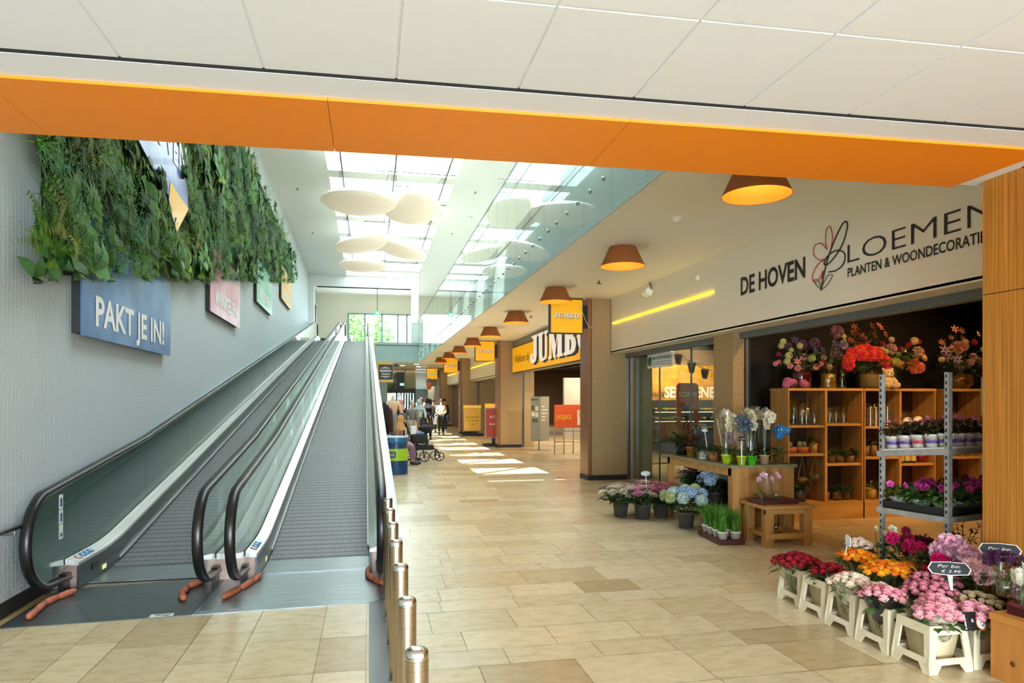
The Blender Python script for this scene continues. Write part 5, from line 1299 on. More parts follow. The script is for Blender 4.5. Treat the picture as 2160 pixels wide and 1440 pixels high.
# glass vases, pots and decorations on the shelves
def vase(lab, x, y, z, r_, h, group='clear glass vases on the shelves', m=None, prof=None, name='glass_vase', cat='vase'):
    t = thing(name, lab, cat, (x, y, z), 0, group); b = MB(); b.lathe(prof or [(.0001, .006), (r_*.9, .006), (r_, .02), (r_, h), (r_-.004, h), (r_-.004, .02)], 20, cap=False); b.build('body', m or M_CLEAR, t); return t
for i, (x, r_, h) in enumerate(((5.54, .055, .33), (5.64, .06, .36), (5.74, .05, .30), (5.84, .055, .36), (5.93, .05, .22))):
    vase('clear glass vase on the top shelf of the left column, %s from the left' % ordn[i].replace('nearest', 'first'), x, SY+.12+.05*(i % 2), 1.27, r_, h)
for i, (x, r_, h) in enumerate(((6.08, .04, .2), (6.18, .045, .22), (6.28, .045, .23), (6.40, .045, .23))):
    vase('short clear glass on the top shelf of the second column, %s from the left' % ordn[i].replace('nearest', 'first'), x, SY+.14, 1.29, r_, h)
def bowl_plant(lab, x, z, r_, h, m, leafs='cactus', seed=0, y=None, shape=None):
    t = thing('potted_cactus' if leafs == 'cactus' else 'potted_plant', lab, 'plant', (x, y or SY+.14, z), 0, 'small plants on the shelves'); b = MB()
    pot_mesh(b, r_*.75, r_, h, False) if not shape else b.lathe(shape, 18); b.build('pot', m, t); rr = random.Random(seed)
    if leafs == 'cactus':
        b = MB()
        for k in range(4): b.ball((rr.uniform(-.04, .04), rr.uniform(-.03, .03), h+.03), rr.uniform(.025, .04), 1, 1, 1.3, 8, 6)
        b.build('cactus_body', mat('cactus', '#50583c', .7, var='#8a8a70', vscale=60), t)
    else: foliage(t, rr, 40 if leafs == 'leafy' else 20, r_*.8, h-.01, h+.07, .11, .035, M_GREENDK, 'leaves')
    return t
M_TC = mat('terracotta', '#a85a2c', .6); M_WICK = mat('wicker', '#8a6536', .7, var='#6d4d26', vscale=50, bump=.3); M_MUST = mat('mustard_pot', '#b08a34', .5)
bowl_plant('cactus bowl of terracotta at the left of the middle shelf', 5.58, .89, .085, .085, M_TC, 'cactus', 1)
bowl_plant('second terracotta cactus bowl on the middle shelf', 5.76, .89, .088, .085, M_TC, 'cactus', 2)
bowl_plant('mustard pot beside the terracotta bowls', 5.93, .89, .055, .13, M_MUST, 'small', 3)
for i, (x, rr_) in enumerate(((6.09, .04), (6.2, .06), (6.33, .065), (6.48, .075))): bowl_plant('round basket plant on the middle shelf of the second column, %s from the left' % ordn[i].replace('nearest', 'first'), x, .75, rr_, .10, M_WICK if i else M_MUST, 'leafy', 10+i)
for i, (x, rr_) in enumerate(((6.12, .05), (6.28, .065), (6.43, .06))): bowl_plant('small grassy plant on the bottom shelf of the second column, %s from the left' % ordn[i].replace('nearest', 'first'), x, .235, rr_, .12, M_WICK, 'leafy', 20+i)
bowl_plant('big dark leafy plant on the bottom shelf of the left column', 5.72, .235, .09, .16, M_POTG, 'leafy', 30)
for i, (x, z) in enumerate(((5.74, .52), (5.93, .56))):
    t = thing('hanging_basket', 'round wicker hanging basket below the middle shelf, %s one' % ('left', 'right')[i], 'basket', (x, SY+.12, z), 0, 'hanging baskets in the left shelf column')
    b = MB(); b.ball((0, 0, 0), .07, 1, 1, .7, 14, 8); b.build('basket_body', M_WICK, t)
    b = MB(); b.tube([(-.06, 0, .02), (0, 0, .86-z)], .003, 4); b.tube([(.06, 0, .02), (0, 0, .86-z)], .003, 4); b.build('cord', mat('jute', '#a98c5a', .8), t)
    foliage(t, random.Random(50+i), 16, .05, .02, .05, .12, .025, M_GREENDK, 'leaves', bend=.9)
for i, x in enumerate((6.74, 6.87)):
    bowl_plant('brown square-looking pot on the second shelf of the middle unit, %s' % ('left one', 'right one')[i], x, .83, .055, .15, mat('brown_pot', '#7d5a34', .6), 'small', 60+i)
for i, x in enumerate((6.82, 7.0)): bowl_plant('mustard pot on the bottom shelf of the middle unit, %s' % ('larger left one', 'smaller right one')[i], x, .235, (.08, .05)[i], (.15, .10)[i], M_MUST, 'small', 70+i)
t = thing('gift_box', 'clear gift box with white ribbons on the top shelf of the middle unit', 'box', (6.9, SY+.15, 1.25))
b = MB(); b.box(-.2, .2, -.08, .1, 0, .26); b.build('box_body', mat('box_blue_brown', '#3c3a44', .3, var='#6d6253', vscale=14), t)
for x in (-.14, -.05, .04, .13): b = MB(); b.box(x-.006, x+.006, -.084, -.08, 0, .27); b.build('ribbon', M_WH, t)
foliage(t, random.Random(77), 26, .18, .26, .30, .07, .02, mat('dried_grass', '#c9a56a', .7), 'dried_flowers', squash=.6)
for i, (x, dz) in enumerate(((7.22, 0), (7.38, .0), (7.53, .04))):
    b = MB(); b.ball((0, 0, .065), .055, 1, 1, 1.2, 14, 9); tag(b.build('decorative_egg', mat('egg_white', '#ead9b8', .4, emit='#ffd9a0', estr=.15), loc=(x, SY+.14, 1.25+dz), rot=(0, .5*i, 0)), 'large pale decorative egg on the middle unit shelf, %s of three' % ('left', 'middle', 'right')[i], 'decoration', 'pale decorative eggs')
for i, x in enumerate((7.27, 7.37, 7.47)):
    t = thing('label_jar', 'small green jar with a yellow label on the shelf behind the trolley, %s of three' % ('left', 'middle', 'right')[i], 'jar', (x, SY+.1, .73), 0, 'green jars behind the trolley')
    b = MB(); b.cyl((0, 0, 0), .04, .13, 14); b.build('jar_body', mat('jar_green', '#2d4a26', .4), t); b = MB(); b.lathe([(.041, .03), (.041, .10)], 14, cap=False); b.build('jar_label', mat('jar_label', '#cfae62', .5), t)
t = thing('bowl', 'dark red bowl beside the green jars', 'bowl', (7.64, SY+.13, .73)); b = MB(); b.lathe([(.05, 0), (.1, .13), (.095, .13), (.045, .01)], 20); b.build('bowl_body', mat('dark_red_glaze', '#7a1220', .35), t)
t = thing('storage_jar', 'mustard storage pot on the right shelf unit', 'pot', (8.45, SY+.13, .81)); b = MB(); b.cyl((0, 0, 0), .05, .13, 14); b.build('pot_body', M_MUST, t)
for i, x in enumerate((8.08, 8.25)): vase('small steel-grey tin on the right shelf unit, %s' % ('left one', 'right one')[i], x, SY+.13, .81, .04, .12, 'tins on the right shelf unit', M_STEEL, name='tin', cat='tin')

# ---- flower arrangements on top of the shelves
HZ = 1.77
def arrangement(lab, x, y, vp, vm, blooms, seed, leafz=(.3, .5), rad=.25, vname='vase_body', nl=90, leafm=M_GREENDK):
    t = thing('flower_arrangement', lab, 'flowers', (x, y, HZ), 0, 'silk flower arrangements on the shelves'); r = random.Random(seed)
    b = MB(); b.lathe(vp, 28, cap=False); b.build(vname, vm, t); top = max(p[1] for p in vp)
    foliage(t, r, nl, rad, leafz[0], leafz[1], .12, .04, leafm, 'leaves')
    b = MB()
    for (k, c, s, dx, dz, dy) in blooms: b.tube(spline([(0, 0, top*.7), (dx*.35, dy*.35, (top+dz)*.55), (dx, dy, dz)], 4), .003, 4)
    b.build('stems', MATS['stem_green'], t)
    for (k, c, s, dx, dz, dy) in blooms:
        c1, c2 = c if isinstance(c, tuple) else (c, None)
        put_bloom(t, k, c1, s, (dx, dy, dz), c2, (dx*1.2, -.9+dy, .35))
    return t
def V(dx, dz): return dx
M_BURG = mat('burgundy_glaze', '#3d0f10', .2, coat=.6); M_GOLDV = mat('gold_glass_vase', '#b08a24', .3, .3); M_BASK = mat('ribbed_basket', '#6b5a30', .6, var='#54451f', vscale=8, vstretch=(1, 1, 9), bump=.4)
PK = '#d98a90'; LM = '#c9cf8a'; PU = '#6b4766'; CR = '#d9b98a'; MG = '#8e1f4d'
arrangement('wide arrangement of pink balls and lime flowers in a burgundy pot, leftmost', 5.78, SY+.2, [(.0001, 0), (.10, .0), (.13, .03), (.132, .22), (.12, .245), (.11, .24)], M_BURG,
    [('pompon', PK, .035, -.42, .33, -.05), ('pompon', PK, .03, -.34, .36, 0), ('pompon', PK, .04, -.22, .30, -.08), ('pompon', PK, .045, -.12, .27, -.1), ('pompon', PK, .045, .16, .29, -.1), ('pompon', CR, .04, .33, .42, -.02), ('pompon', CR, .042, .40, .29, -.05), ('pompon', PK, .045, -.02, .42, -.08), ('pompon', PK, .035, .22, .33, -.12),
     ('mop', LM, .055, -.22, .44, -.05), ('mop', LM, .06, .10, .41, -.08), ('mop', LM, .045, -.02, .58, 0), ('mop', LM, .045, -.24, .64, .05), ('mop', LM, .05, -.25, .36, -.05), ('mop', LM, .035, -.15, .52, .0), ('mop', LM, .045, -.27, .58, .05), ('carnation', PU, .075, .05, .60, .05), ('carnation', PU, .085, .24, .62, .05), ('carnation', PU, .05, -.16, .58, .05), ('pompon', MG, .035, -.34, .46, 0), ('pompon', MG, .04, .34, .34, 0), ('star', '#4b3a63', .07, .22, .50, 0), ('star', '#4b3a63', .07, .33, .52, 0), ('star', PK, .06, -.13, .36, -.1), ('star', '#4b3a63', .07, -.06, .66, .05)], 101, (.25, .5), .26)
arrangement('purple flowers in a gold vase inside a glass cylinder', 6.20, SY+.2, [(.0001, 0), (.08, 0), (.095, .04), (.09, .19), (.085, .2)], M_GOLDV,
    [('carnation', '#8a5f78', .10, .13, .78, 0), ('mop', '#c9c05a', .035, .25, .72, 0), ('carnation', '#8f7a94', .07, .22, .60, -.02), ('star', '#4b3a63', .07, .10, .62, 0), ('star', '#4b3a63', .07, .14, .52, 0), ('star', '#c9b060', .045, .26, .66, 0), ('pompon', '#7a5c58', .05, .08, .47, 0), ('pompon', '#7a5c58', .05, .18, .44, 0)], 102, (.3, .5), .12, nl=40)
t = vase('tall clear glass cylinder around the gold vase', 6.20, SY+.2, HZ, .115, .29); t = vase('slim clear glass tube vase right of the gold vase', 6.42, SY+.2, HZ, .045, .42)
coral = '#f0604a'; co2 = '#e8455a'; r = random.Random(9); L_ = []
for k in range(13):
    a = PI*(k/12); L_.append(('carnation', coral if k % 3 else co2, .085, -.30*math.cos(a)+.02, .32+.22*math.sin(a)+r.uniform(-.02, .02), -.1+.05*math.sin(a)))
for k in range(6): L_.append(('carnation', coral if k % 2 else co2, .08, -.14+.06*k, .45, -.14))
arrangement('dome of coral red chrysanthemums above the woven basket', 6.72, SY+.2, [(.0001, 0), (.06, 0), (.065, .22), (.06, .22)], M_BLKM, L_, 103, (.22, .36), .22)
arrangement('dark bronze lilies and twigs standing behind the coral flowers', 6.84, SY+.32, [(.0001, 0), (.05, 0), (.05, .2)], M_BLKM,
    [('star', '#8e5038', .06, random.Random(k).uniform(-.26, .26), .62+random.Random(k+50).uniform(0, .28), 0) for k in range(12)]+[('star', '#d9805a', .06, .26, .86, -.05), ('star', '#d9805a', .065, .32, .78, -.05), ('star', '#d9805a', .05, .22, .90, -.05)], 104, (.5, .85), .24, nl=120, leafm=mat('bronze_leaf', '#4a2f22', .6))
t = thing('woven_basket', 'round ribbed brown basket on top of the middle shelf unit', 'basket', (6.80, SY+.14, HZ)); b = MB(); b.lathe([(.0001, 0), (.12, 0), (.135, .04), (.14, .19), (.13, .2), (.125, .19), (.12, .02)], 28, cap=False); b.build('basket_body', M_BASK, t)
foliage(t, random.Random(81), 40, .1, .18, .24, .08, .03, mat('dried_amber', '#a87a34', .7), 'dried_flowers')
arrangement('mixed cream, magenta and lime bouquet in a ribbed tall vase', 7.22, SY+.2, [(.0001, 0), (.05, 0), (.06, .05), (.05, .24), (.055, .25)], mat('ribbed_brass_vase', '#5d5030', .35, .4),
    [('carnation', '#c9969a', .085, -.02, .56, 0), ('mop', CR, .045, -.01, .69, 0), ('carnation', '#b03550', .05, -.17, .62, 0), ('mop', '#dfc9a0', .05, -.17, .55, 0), ('mop', LM, .04, -.1, .52, 0), ('carnation', '#a88a80', .06, -.13, .45, 0), ('mop', CR, .06, .36, .68, 0), ('carnation', '#b01550', .04, .44, .67, 0), ('carnation', '#b01550', .045, .27, .62, 0), ('carnation', '#b01550', .045, .15, .56, 0), ('carnation', '#d2ab94', .08, .42, .53, 0), ('rose', '#a01a3a', .045, .51, .52, 0), ('rose', '#e0a45e', .06, .50, .44, -.03), ('carnation', '#c29a90', .05, .38, .44, 0), ('mop', '#d6cf6a', .07, .0, .37, -.06), ('mop', '#e08a60', .055, .09, .34, -.06), ('carnation', '#e07a5c', .11, .28, .31, -.08), ('carnation', '#e07a5c', .09, .38, .30, -.06), ('mop', '#dccc9a', .035, .1, .49, 0), ('daisy', '#c9d23a', .04, .2, .54, 0)], 105, (.28, .55), .3, nl=120, leafm=M_LEAF)
arrangement('large pink and purple arrangement in a shiny gold bowl, rightmost', 8.34, SY+.2, [(.0001, 0), (.10, 0), (.17, .06), (.185, .13), (.16, .20), (.14, .21)], mat('gold_bowl_glaze', '#6b5014', .15, .5, coat=.6),
    [('carnation', '#d08a7a', .10, -.03, .60, 0), ('carnation', '#d08a7a', .07, .08, .62, 0), ('mop', CR, .05, .1, .68, 0), ('rose', '#b01a38', .06, .26, .68, 0), ('star', '#8f6f88', .09, -.24, .56, 0), ('star', '#6b4f70', .09, -.22, .46, 0), ('star', '#8a7590', .10, -.08, .42, -.04), ('star', '#6b4f70', .08, -.02, .34, 0), ('mop', CR, .045, -.3, .42, 0), ('pompon', '#d0a0a0', .06, .2, .46, -.04), ('pompon', '#d0a0a0', .055, .15, .38, -.04), ('pompon', '#c98a80', .055, .36, .40, 0), ('star', '#d9855c', .07, -.08, .86, 0), ('star', '#a86a50', .06, .04, .84, 0), ('star', '#a06048', .055, -.30, .67, 0), ('star', '#a06048', .05, -.14, .74, 0), ('star', '#a06048', .05, .06, .73, 0), ('star', '#d9a08a', .06, .32, .8, 0), ('mop', '#e0cfa0', .04, .4, .58, 0)], 106, (.2, .5), .3, nl=110)
t = thing('flower_bunch', 'bunch of pink silk hydrangeas lying on the left end of the shelf', 'flowers', (5.56, SY+.1, HZ))
for k, (x, z, s) in enumerate(((-.05, .08, .07), (0.03, .07, .06), (.18, .07, .06), (.22, .05, .05), (-.08, .04, .05))): put_bloom(t, 'mop', '#c9608c', s, (x, 0, z), '#d983a6', (0, -1, .3))
foliage(t, random.Random(7), 20, .08, .03, .08, .08, .04, M_GREENDK, 'leaves', base=(.1, 0))
# teddy bear
t = thing('teddy_bear', 'cream teddy bear sitting on the shelf beside the basket', 'teddy bear', (7.0, SY+.03, HZ), -.2, None)
M_FUR = mat('cream_fur', '#d9bc8c', .95, var='#c9a877', vscale=60, bump=.8, bscale=160, sheen=.5)
b = MB(); b.ball((0, 0, .085), .075, 1, .85, 1.15, 16, 10); b.build('torso', M_FUR, t)
b = MB(); b.ball((0, -.01, .205), .068, 1.08, .95, .95, 16, 10); b.build('head', M_FUR, t)
b = MB(); b.ball((0, -.07, .19), .03, 1.1, .8, .8, 12, 8); b.build('muzzle', mat('muzzle_fur', '#ead6ae', .9), t)
b = MB(); b.ball((0, -.095, .198), .010, 1.4, .8, .9, 8, 6); b.build('nose', M_BLKM, t)
for s in (-1, 1):
    b = MB(); b.ball((s*.06, .0, .262), .024, 1, .5, 1, 10, 7); b.build('ear', M_FUR, t)
    b = MB(); b.ball((s*.025, -.072, .22), .006, n=8, m=6); b.build('eye', M_BLKM, t)
    b = MB(); b.tube([(s*.06, -.01, .14), (s*.095, -.04, .095), (s*.08, -.07, .05)], [.026, .027, .022], 10); b.build('arm', M_FUR, t)
    b = MB(); b.tube([(s*.04, -.02, .04), (s*.07, -.08, .03), (s*.075, -.13, .04)], [.034, .032, .030], 10); b.ball((s*.075, -.135, .045), .03, 1, .6, 1.1, 10, 7); b.build('leg', M_FUR, t)
# ------------------------------------------------------------------ plant trolley
tr = thing('plant_trolley', 'galvanised plant trolley with tall slotted corner posts and two shelves', 'trolley', (4.15, 4.24, 0), .217)
TW, TD = 1.35, .56
for x, y in ((0, 0), (0, TD), (TW, 0), (TW, TD)):
    b = MB(); sx = 1 if x == 0 else -1; sy = 1 if y == 0 else -1
    b.box(min(x, x+sx*.045), max(x, x+sx*.045), y-.002, y+.002, .15, 1.81); b.box(x-.002, x+.002, min(y, y+sy*.028), max(y, y+sy*.028), .15, 1.81); b.box(min(x+sx*.045, x+sx*.041), max(x+sx*.045, x+sx*.041), min(y, y+sy*.02), max(y, y+sy*.02), .15, 1.81)
    p_ = b.build('corner_post', M_GALV, tr)
    b = MB()
    for k in range(32): b.box(x-.0035, x-.001, min(y+sy*.008, y+sy*.02), max(y+sy*.008, y+sy*.02), .22+k*.05, .245+k*.05)
    b.build('slots', M_DARK, p_)
def tshelf(z, tilt):
    b = MB(); M = T(0, 0, z) @ RX(tilt)
    b.box(-.01, TW+.01, 0, TD, -.006, 0, M); b.box(-.015, TW+.015, -.012, 0, -.03, .012, M); b.box(-.015, TW+.015, TD, TD+.012, -.03, .012, M); b.box(-.022, -.01, -.01, TD+.01, -.03, .012, M); b.box(TW+.01, TW+.02, 0, TD, -.03, .012, M)
    b.build('shelf', M_GALV, tr)
tshelf(1.235, -.09); tshelf(.735, .0)
b = MB(); b.box(-.05, TW+.05, -.03, TD+.03, .10, .15); b.build('base_deck', mat('plywood', '#8a6a42', .7), tr)
for x in (.08, TW-.08):
    for y in (.06, TD-.06): b = MB(); b.lathe([(.05, -.015), (.05, .015)], 16, T(x, y, .052) @ RX(PI/2)); b.build('wheel', M_BLACK, tr)
# upper shelf: tray of twelve-centimetre pots
def tr_pt(x, y, z):
    c, s = math.cos(.217), math.sin(.217); return (4.15+x*c-y*s, 4.24+x*s+y*c, z)
b = MB(); b.rbox(.0, .68, .0, TD-.01, 0, .022, .006); b.rbox(.69, TW, .0, TD-.01, 0, .022, .006)
t = thing('pot_tray', 'white plastic tray under the small pots on the upper trolley shelf', 'tray', tr_pt(0, 0, 1.24), .217); t.rotation_euler = (-.09, 0, .217); b.build('tray_body', mat('white_plastic', '#d9d6cc', .5), t)
M_BAND = mat('purple_band', '#5b3f8c', .5); M_BANDR = mat('red_band', '#b03a4a', .5)
def small_pot(band, seed, lab):
    r = random.Random(seed); t = thing('potted_impatiens', lab, 'plant', (0, 0, 0), 0, 'small potted plants on the upper trolley shelf')
    b = MB(); pot_mesh(b, .042, .054, .10); b.build('pot', mat('white_plastic', '#d9d6cc', .5), t)
    b = MB(); b.lathe([(.0475, .03), (.0525, .072)], 20, cap=False); b.build('pot_band', band, t)
    foliage(t, r, 60, .05, .09, .19, .075, .026, mat('bronze_green', '#3a4322', .5, var='#4a3524', vscale=25), 'leaves')
    for k in range(3): put_bloom(t, 'daisy', '#d4748a', .014, (r.uniform(-.05, .05), r.uniform(-.05, .05), r.uniform(.17, .23)), None, (r.uniform(-1, 1), -1, .5))
    return t
pos_ = ['front', 'second', 'third', 'fourth', 'rear']
col_ = ['outermost', 'second', 'third', 'fourth', 'fifth', 'sixth', 'seventh', 'eighth']
protos = [None, None]
for i in range(8):
    for j in range(5):
        x = .07+i*.125; y = .06+j*.108; z = 1.24+.024-y*.09; k = 1 if (i*3+j*2) % 7 == 4 else 0
        lab = 'small potted plant, upper trolley shelf, %s row from the mall, %s from the near edge' % (col_[i], pos_[j])
        if protos[k] is None: protos[k] = small_pot((M_BAND, M_BANDR)[k], 200+k, lab); protos[k].location = tr_pt(x, y, z); protos[k].rotation_euler = (0, 0, RND.uniform(0, 6))
        else: dup(protos[k], tr_pt(x, y, z), RND.uniform(0, 6), lab)
# lower shelf: petunias in black tray
t = thing('pot_tray', 'black plastic tray under the petunias on the lower trolley shelf', 'tray', tr_pt(0, 0, .745), .217)
b = MB(); b.box(.0, TW, .0, TD-.01, 0, .012); b.box(0, TW, 0, .01, 0, .06); b.box(0, TW, TD-.02, TD-.01, 0, .06); b.box(0, .01, 0, TD-.01, 0, .06); b.box(TW-.01, TW, 0, TD-.01, 0, .06)
for k in range(8): b.box(.06+k*.16, .1+k*.16, -.004, .0, 0, .045)
b.build('tray_body', mat('black_plastic', '#1c1e20', .45), t)
def petunia(seed, lab):
    r = random.Random(seed); t = thing('potted_petunia', lab, 'plant', (0, 0, 0), 0, 'potted petunias on the lower trolley shelf')
    b = MB(); pot_mesh(b, .05, .072, .085); b.build('pot', mat('pale_grey_pot', '#a3aaa6', .5), t)
    foliage(t, r, 80, .075, .07, .16, .075, .038, mat('petunia_leaf', '#4f7a2e', .5, var='#3a5f26', vscale=25), 'leaves')
    for k in range((4, 2, 3)[seed % 3]): put_bloom(t, 'daisy', '#cf3f94', .032, (r.uniform(-.08, .08), r.uniform(-.08, .08), r.uniform(.14, .20)), '#4a1238', (r.uniform(-.8, .8)-.3, -1, .5))
    return t
pp = {}
for i in range(7):
    for j in range(3):
        x = .09+i*.165; y = .09+j*.18; k = (i+j*2) % 3; lab = 'petunia pot, lower trolley shelf, %s row from the mall, %s from the near edge' % (col_[i], pos_[j])
        if k not in pp: pp[k] = petunia(300+k, lab); pp[k].location = tr_pt(x, y, .758)
        else: dup(pp[k], tr_pt(x, y, .758), RND.uniform(0, 6), lab)
# leafy shrubs standing on the trolley base
for i, (x, y, h, lab) in enumerate(((.25, .45, .42, 'sparse leafy shrub behind the magenta flowers, under the trolley'), (.62, .3, .5, 'dark bushy shrub under the trolley right of its front post'), (.95, .15, .5, 'dark shrub under the trolley beside the wooden wall'), (.08, .3, .38, 'thin leafy twigs under the left end of the trolley'))):
    r = random.Random(400+i); t = thing('potted_shrub', lab, 'plant', tr_pt(x, y, .15), 0, 'shrubs on the trolley base')
    b = MB(); pot_mesh(b, .06, .08, .12); b.build('pot', M_POTG, t); b = MB(); bl = MB(); bl.smooth = True
    for k in range(9):
        a = r.uniform(0, 6.28); p1 = Vector((math.cos(a)*r.uniform(.05, .2), math.sin(a)*r.uniform(.05, .16), h*r.uniform(.6, 1))); b.tube([(0, 0, .1), p1*.5+Vector((0, 0, .08)), p1], .003, 4)
        for q in range(16): u = r.uniform(.35, 1); leaf(bl, p1*u+Vector((0, 0, .08*(1-u))), (r.uniform(-1, 1), r.uniform(-1, 1), r.uniform(-.3, .8)), .045, .022, .2, 2)
    b.build('branches', mat('twig', '#4a3624', .7), t); bl.build('leaves', mat('shrub_leaf', '#3a4a22', .5, var='#4d3a24', vscale=20), t)

# ------------------------------------------------------------------ flower buckets with white collars
M_PROC = mat('cream_plastic', '#e9dec2', .45, var='#dfd2b2', vscale=6); M_BUCK = mat('bucket_plastic', '#d2c29d', .5, var='#c5b48c', vscale=4)
def bucket(lab, x, y):
    t = thing('flower_bucket', lab, 'flower bucket', (x, y, 0), 0, 'cream flower buckets on the floor')
    s = .152; H = .275; st = .128
    def side(M):
        b = MB(); y0 = 0; th = .012
        def q(pts):   # polygon in XZ of this side, thickness th; leaning in with height
            P = [(px_, -(s-(s-st)*pz/H), pz) for px_, pz in pts]; n = len(P)
            b.add(P+[(a_, b_+th, c_) for a_, b_, c_ in P], [tuple(range(n)), tuple(range(n, 2*n))[::-1]]+[(i, (i+1) % n, n+(i+1) % n, n+i) for i in range(n)], M)
        q([(-st, H), (-st-.003, H-.055), (st+.003, H-.055), (st, H)])
        for sg in (-1, 1):
            pts = [(sg*(st+.003), H-.055), (sg*(st-.04), H-.055), (sg*(s-.048), .085), (sg*s, .05)]
            q(pts if sg < 0 else pts[::-1])
        q([(-s, .05), (-(s-.048), .085), (s-.048, .085), (s, .05)])
        for sg in (-1, 1):
            pts = [(sg*s, .052), (sg*s, 0), (sg*(s-.055), 0), (sg*(s-.09), .052)]
            q(pts[::-1] if sg > 0 else pts)
        return b
    b = MB()
    for k in range(4):
        bb = side(RZ(k*PI/2)); n = len(b.v); b.v += bb.v
        for f in bb.f: b.face([n+i for i in f])
    b.build('collar', M_PROC, t)
    b = MB()
    for k, (sx_, sy_) in enumerate(((-1, -1), (1, -1), (1, 1), (-1, 1))):
        b.add([(sx_*s, sy_*s, 0), (sx_*(s-.02), sy_*s, 0), (sx_*st, sy_*st, H), (sx_*(st-.02), sy_*st, H)], [(0, 1, 2, 3)]) if False else None
    b.lathe([(.10, .012), (.155, .26), (.150, .26), (.095, .02), (.0001, .02)], 4, RZ(PI/4), cap=False); b.build('inner_bucket', M_BUCK, t)
    return t
BX = 3.345
locs = [(BX+.0, 3.545), (BX+.0, 3.872), (BX+.01, 4.199), (BX+.03, 4.526), (BX+.06, 4.853)]
names = ['nearest the camera with pink roses', 'second from the camera with pink roses', 'third from the camera with pale roses', 'fourth from the camera holding cream roses', 'farthest with dark red roses']
bk = None
for i, (x, y) in enumerate(locs):
    lab = 'cream flower bucket in the front row, '+names[i]
    if bk is None: bk = bucket(lab, x, y)
    else: dup(bk, (x, y, 0), 0, lab)
row2 = [(3.67, 3.56), (3.67, 3.885), (3.68, 4.21), (3.70, 4.535)]
for i, (x, y) in enumerate(row2): dup(bk, (x, y, 0), 0, 'cream flower bucket in the second row, %s from the camera' % ordn[i])
def vase_black(lab, x, y, z=0):
    t = thing('black_vase', lab, 'bucket', (x, y, z), 0, 'black buckets of the back flower row'); b = MB(); pot_mesh(b, .075, .105, .33); b.build('bucket_body', mat('black_plastic', '#1c1e20', .45), t); return t

ROSEC = 0
def bouquet(lab, x, y, z, cols, n=20, rad=.13, sz=.027, tilt=(0, 0), wrap=True, kind='rose', sx=1.0, sy=1.0, leafm=M_LEAF, printed=None, dome=.05, seed=0, group='bunches of roses in the buckets', fname='rose'):
    """bunch of n flower heads standing in a bucket; z = height of the heads"""
    r = random.Random(seed+int(x*100)+int(y*100)); t = thing('bouquet', lab, 'flowers', (x, y, .06), 0, group); H = z-.06
    b = MB()
    P = []
    for k in range(n):
        a = k*2.39996; R_ = rad*math.sqrt((k+.5)/n); px_, py_ = R_*math.cos(a)*sx+tilt[0], R_*math.sin(a)*sy+tilt[1]
        pz_ = H-dome*(R_/rad)**2+r.uniform(-.008, .008); P.append((px_, py_, pz_, R_*math.cos(a), R_*math.sin(a)))
    for k in range(0, n): b.tube([(P[k][0]*.25, P[k][1]*.25, 0), (P[k][0], P[k][1], P[k][2])], .003, 3, cap=False)
    b.build('stems', MATS['stem_green'], t)
    foliage(t, r, 36, rad*.9, H-.12, H-.04, .075, .04, leafm, 'leaves', base=tilt)
    for k, (px_, py_, pz_, ax, ay) in enumerate(P):
        c = cols[k % len(cols)]; put_bloom(t, kind, c[0], 1.25*sz*r.uniform(.9, 1.12), (px_, py_, pz_), c[1], (ax*2.2+tilt[0], ay*2.2+tilt[1]-.25, .8), fname)
    if wrap:
        b = MB(); b.smooth = True; m_ = 16; V_ = []
        pr = [(.03, -.05+.1), (rad*.7, H-.18), (rad*1.03, H-.03)]
        for i in range(m_):
            a = 2*PI*i/m_
            for j, (rr, zz) in enumerate(pr): V_.append((rr*math.cos(a)*sx*(1+r.uniform(-.05, .05))+tilt[0]*j/2, rr*math.sin(a)*sy*(1+r.uniform(-.05, .05))+tilt[1]*j/2, zz+(r.uniform(-.015, .015) if j == 2 else 0)))
        b.add(V_, [(i*3+j, ((i+1) % m_)*3+j, ((i+1) % m_)*3+j+1, i*3+j+1) for i in range(m_) for j in range(2)]); b.build('wrapping', printed or M_CELLO, t)
    return t
RD = [('#8e0d1c', '#b01828'), ('#7c0a18', '#a01424')]; PKR = [('#e397a4', '#eeb4b8'), ('#dc8496', '#eaa6ae'), ('#e9a7ae', '#f0c0c0')]; CRM = [('#edd9c0', '#f3e3cf'), ('#e9c9b4', '#f2d9c6')]
ORG = [('#f39a12', '#f7b52a'), ('#ef8414', '#e85f16'), ('#f7ab1c', '#f08a18')]; DPK = [('#cf7088', '#e09aa6'), ('#d98294', '#e7a5ae')]; BEI = [('#dcc39a', '#e8d8b4'), ('#e3cfa8', '#ecdfc0')]
M_WRAPK = mat('black_film', '#17171a', .3, coat=.4); M_WRAPG = mat('printed_film', '#4f6a35', .4, var='#c9b8a6', vscale=30)
bouquet('dark red roses in the farthest bucket, left bunch', 3.37, 4.88, .36, RD, 34, .17, .033, (-.03, 0), sx=1.05)
bouquet('dark red roses spilling over toward the next bucket', 3.37, 4.55, .365, RD, 18, .12, .030, (.0, -.03), sx=1.0)
bouquet('cream and blush roses in the third bucket of the front row', 3.32, 4.20, .38, CRM, 24, .13, .033, (-.03, -.02), printed=M_WRAPG)
bouquet('blush roses leaning out between the third and second buckets', 3.37, 4.00, .36, CRM[1:], 10, .08, .033, (.0, .0))
bouquet('pink roses in black film in the second bucket of the front row', 3.31, 3.86, .38, PKR, 24, .13, .032, (-.03, .0), printed=M_WRAPK)
bouquet('pink roses in the nearest bucket, right at the front corner', 3.36, 3.53, .36, PKR, 20, .115, .038, (-.02, -.03), printed=M_WRAPG)
bouquet('second bunch of pink roses in the nearest bucket', 3.44, 3.62, .375, PKR, 16, .10, .034, (.02, .0))
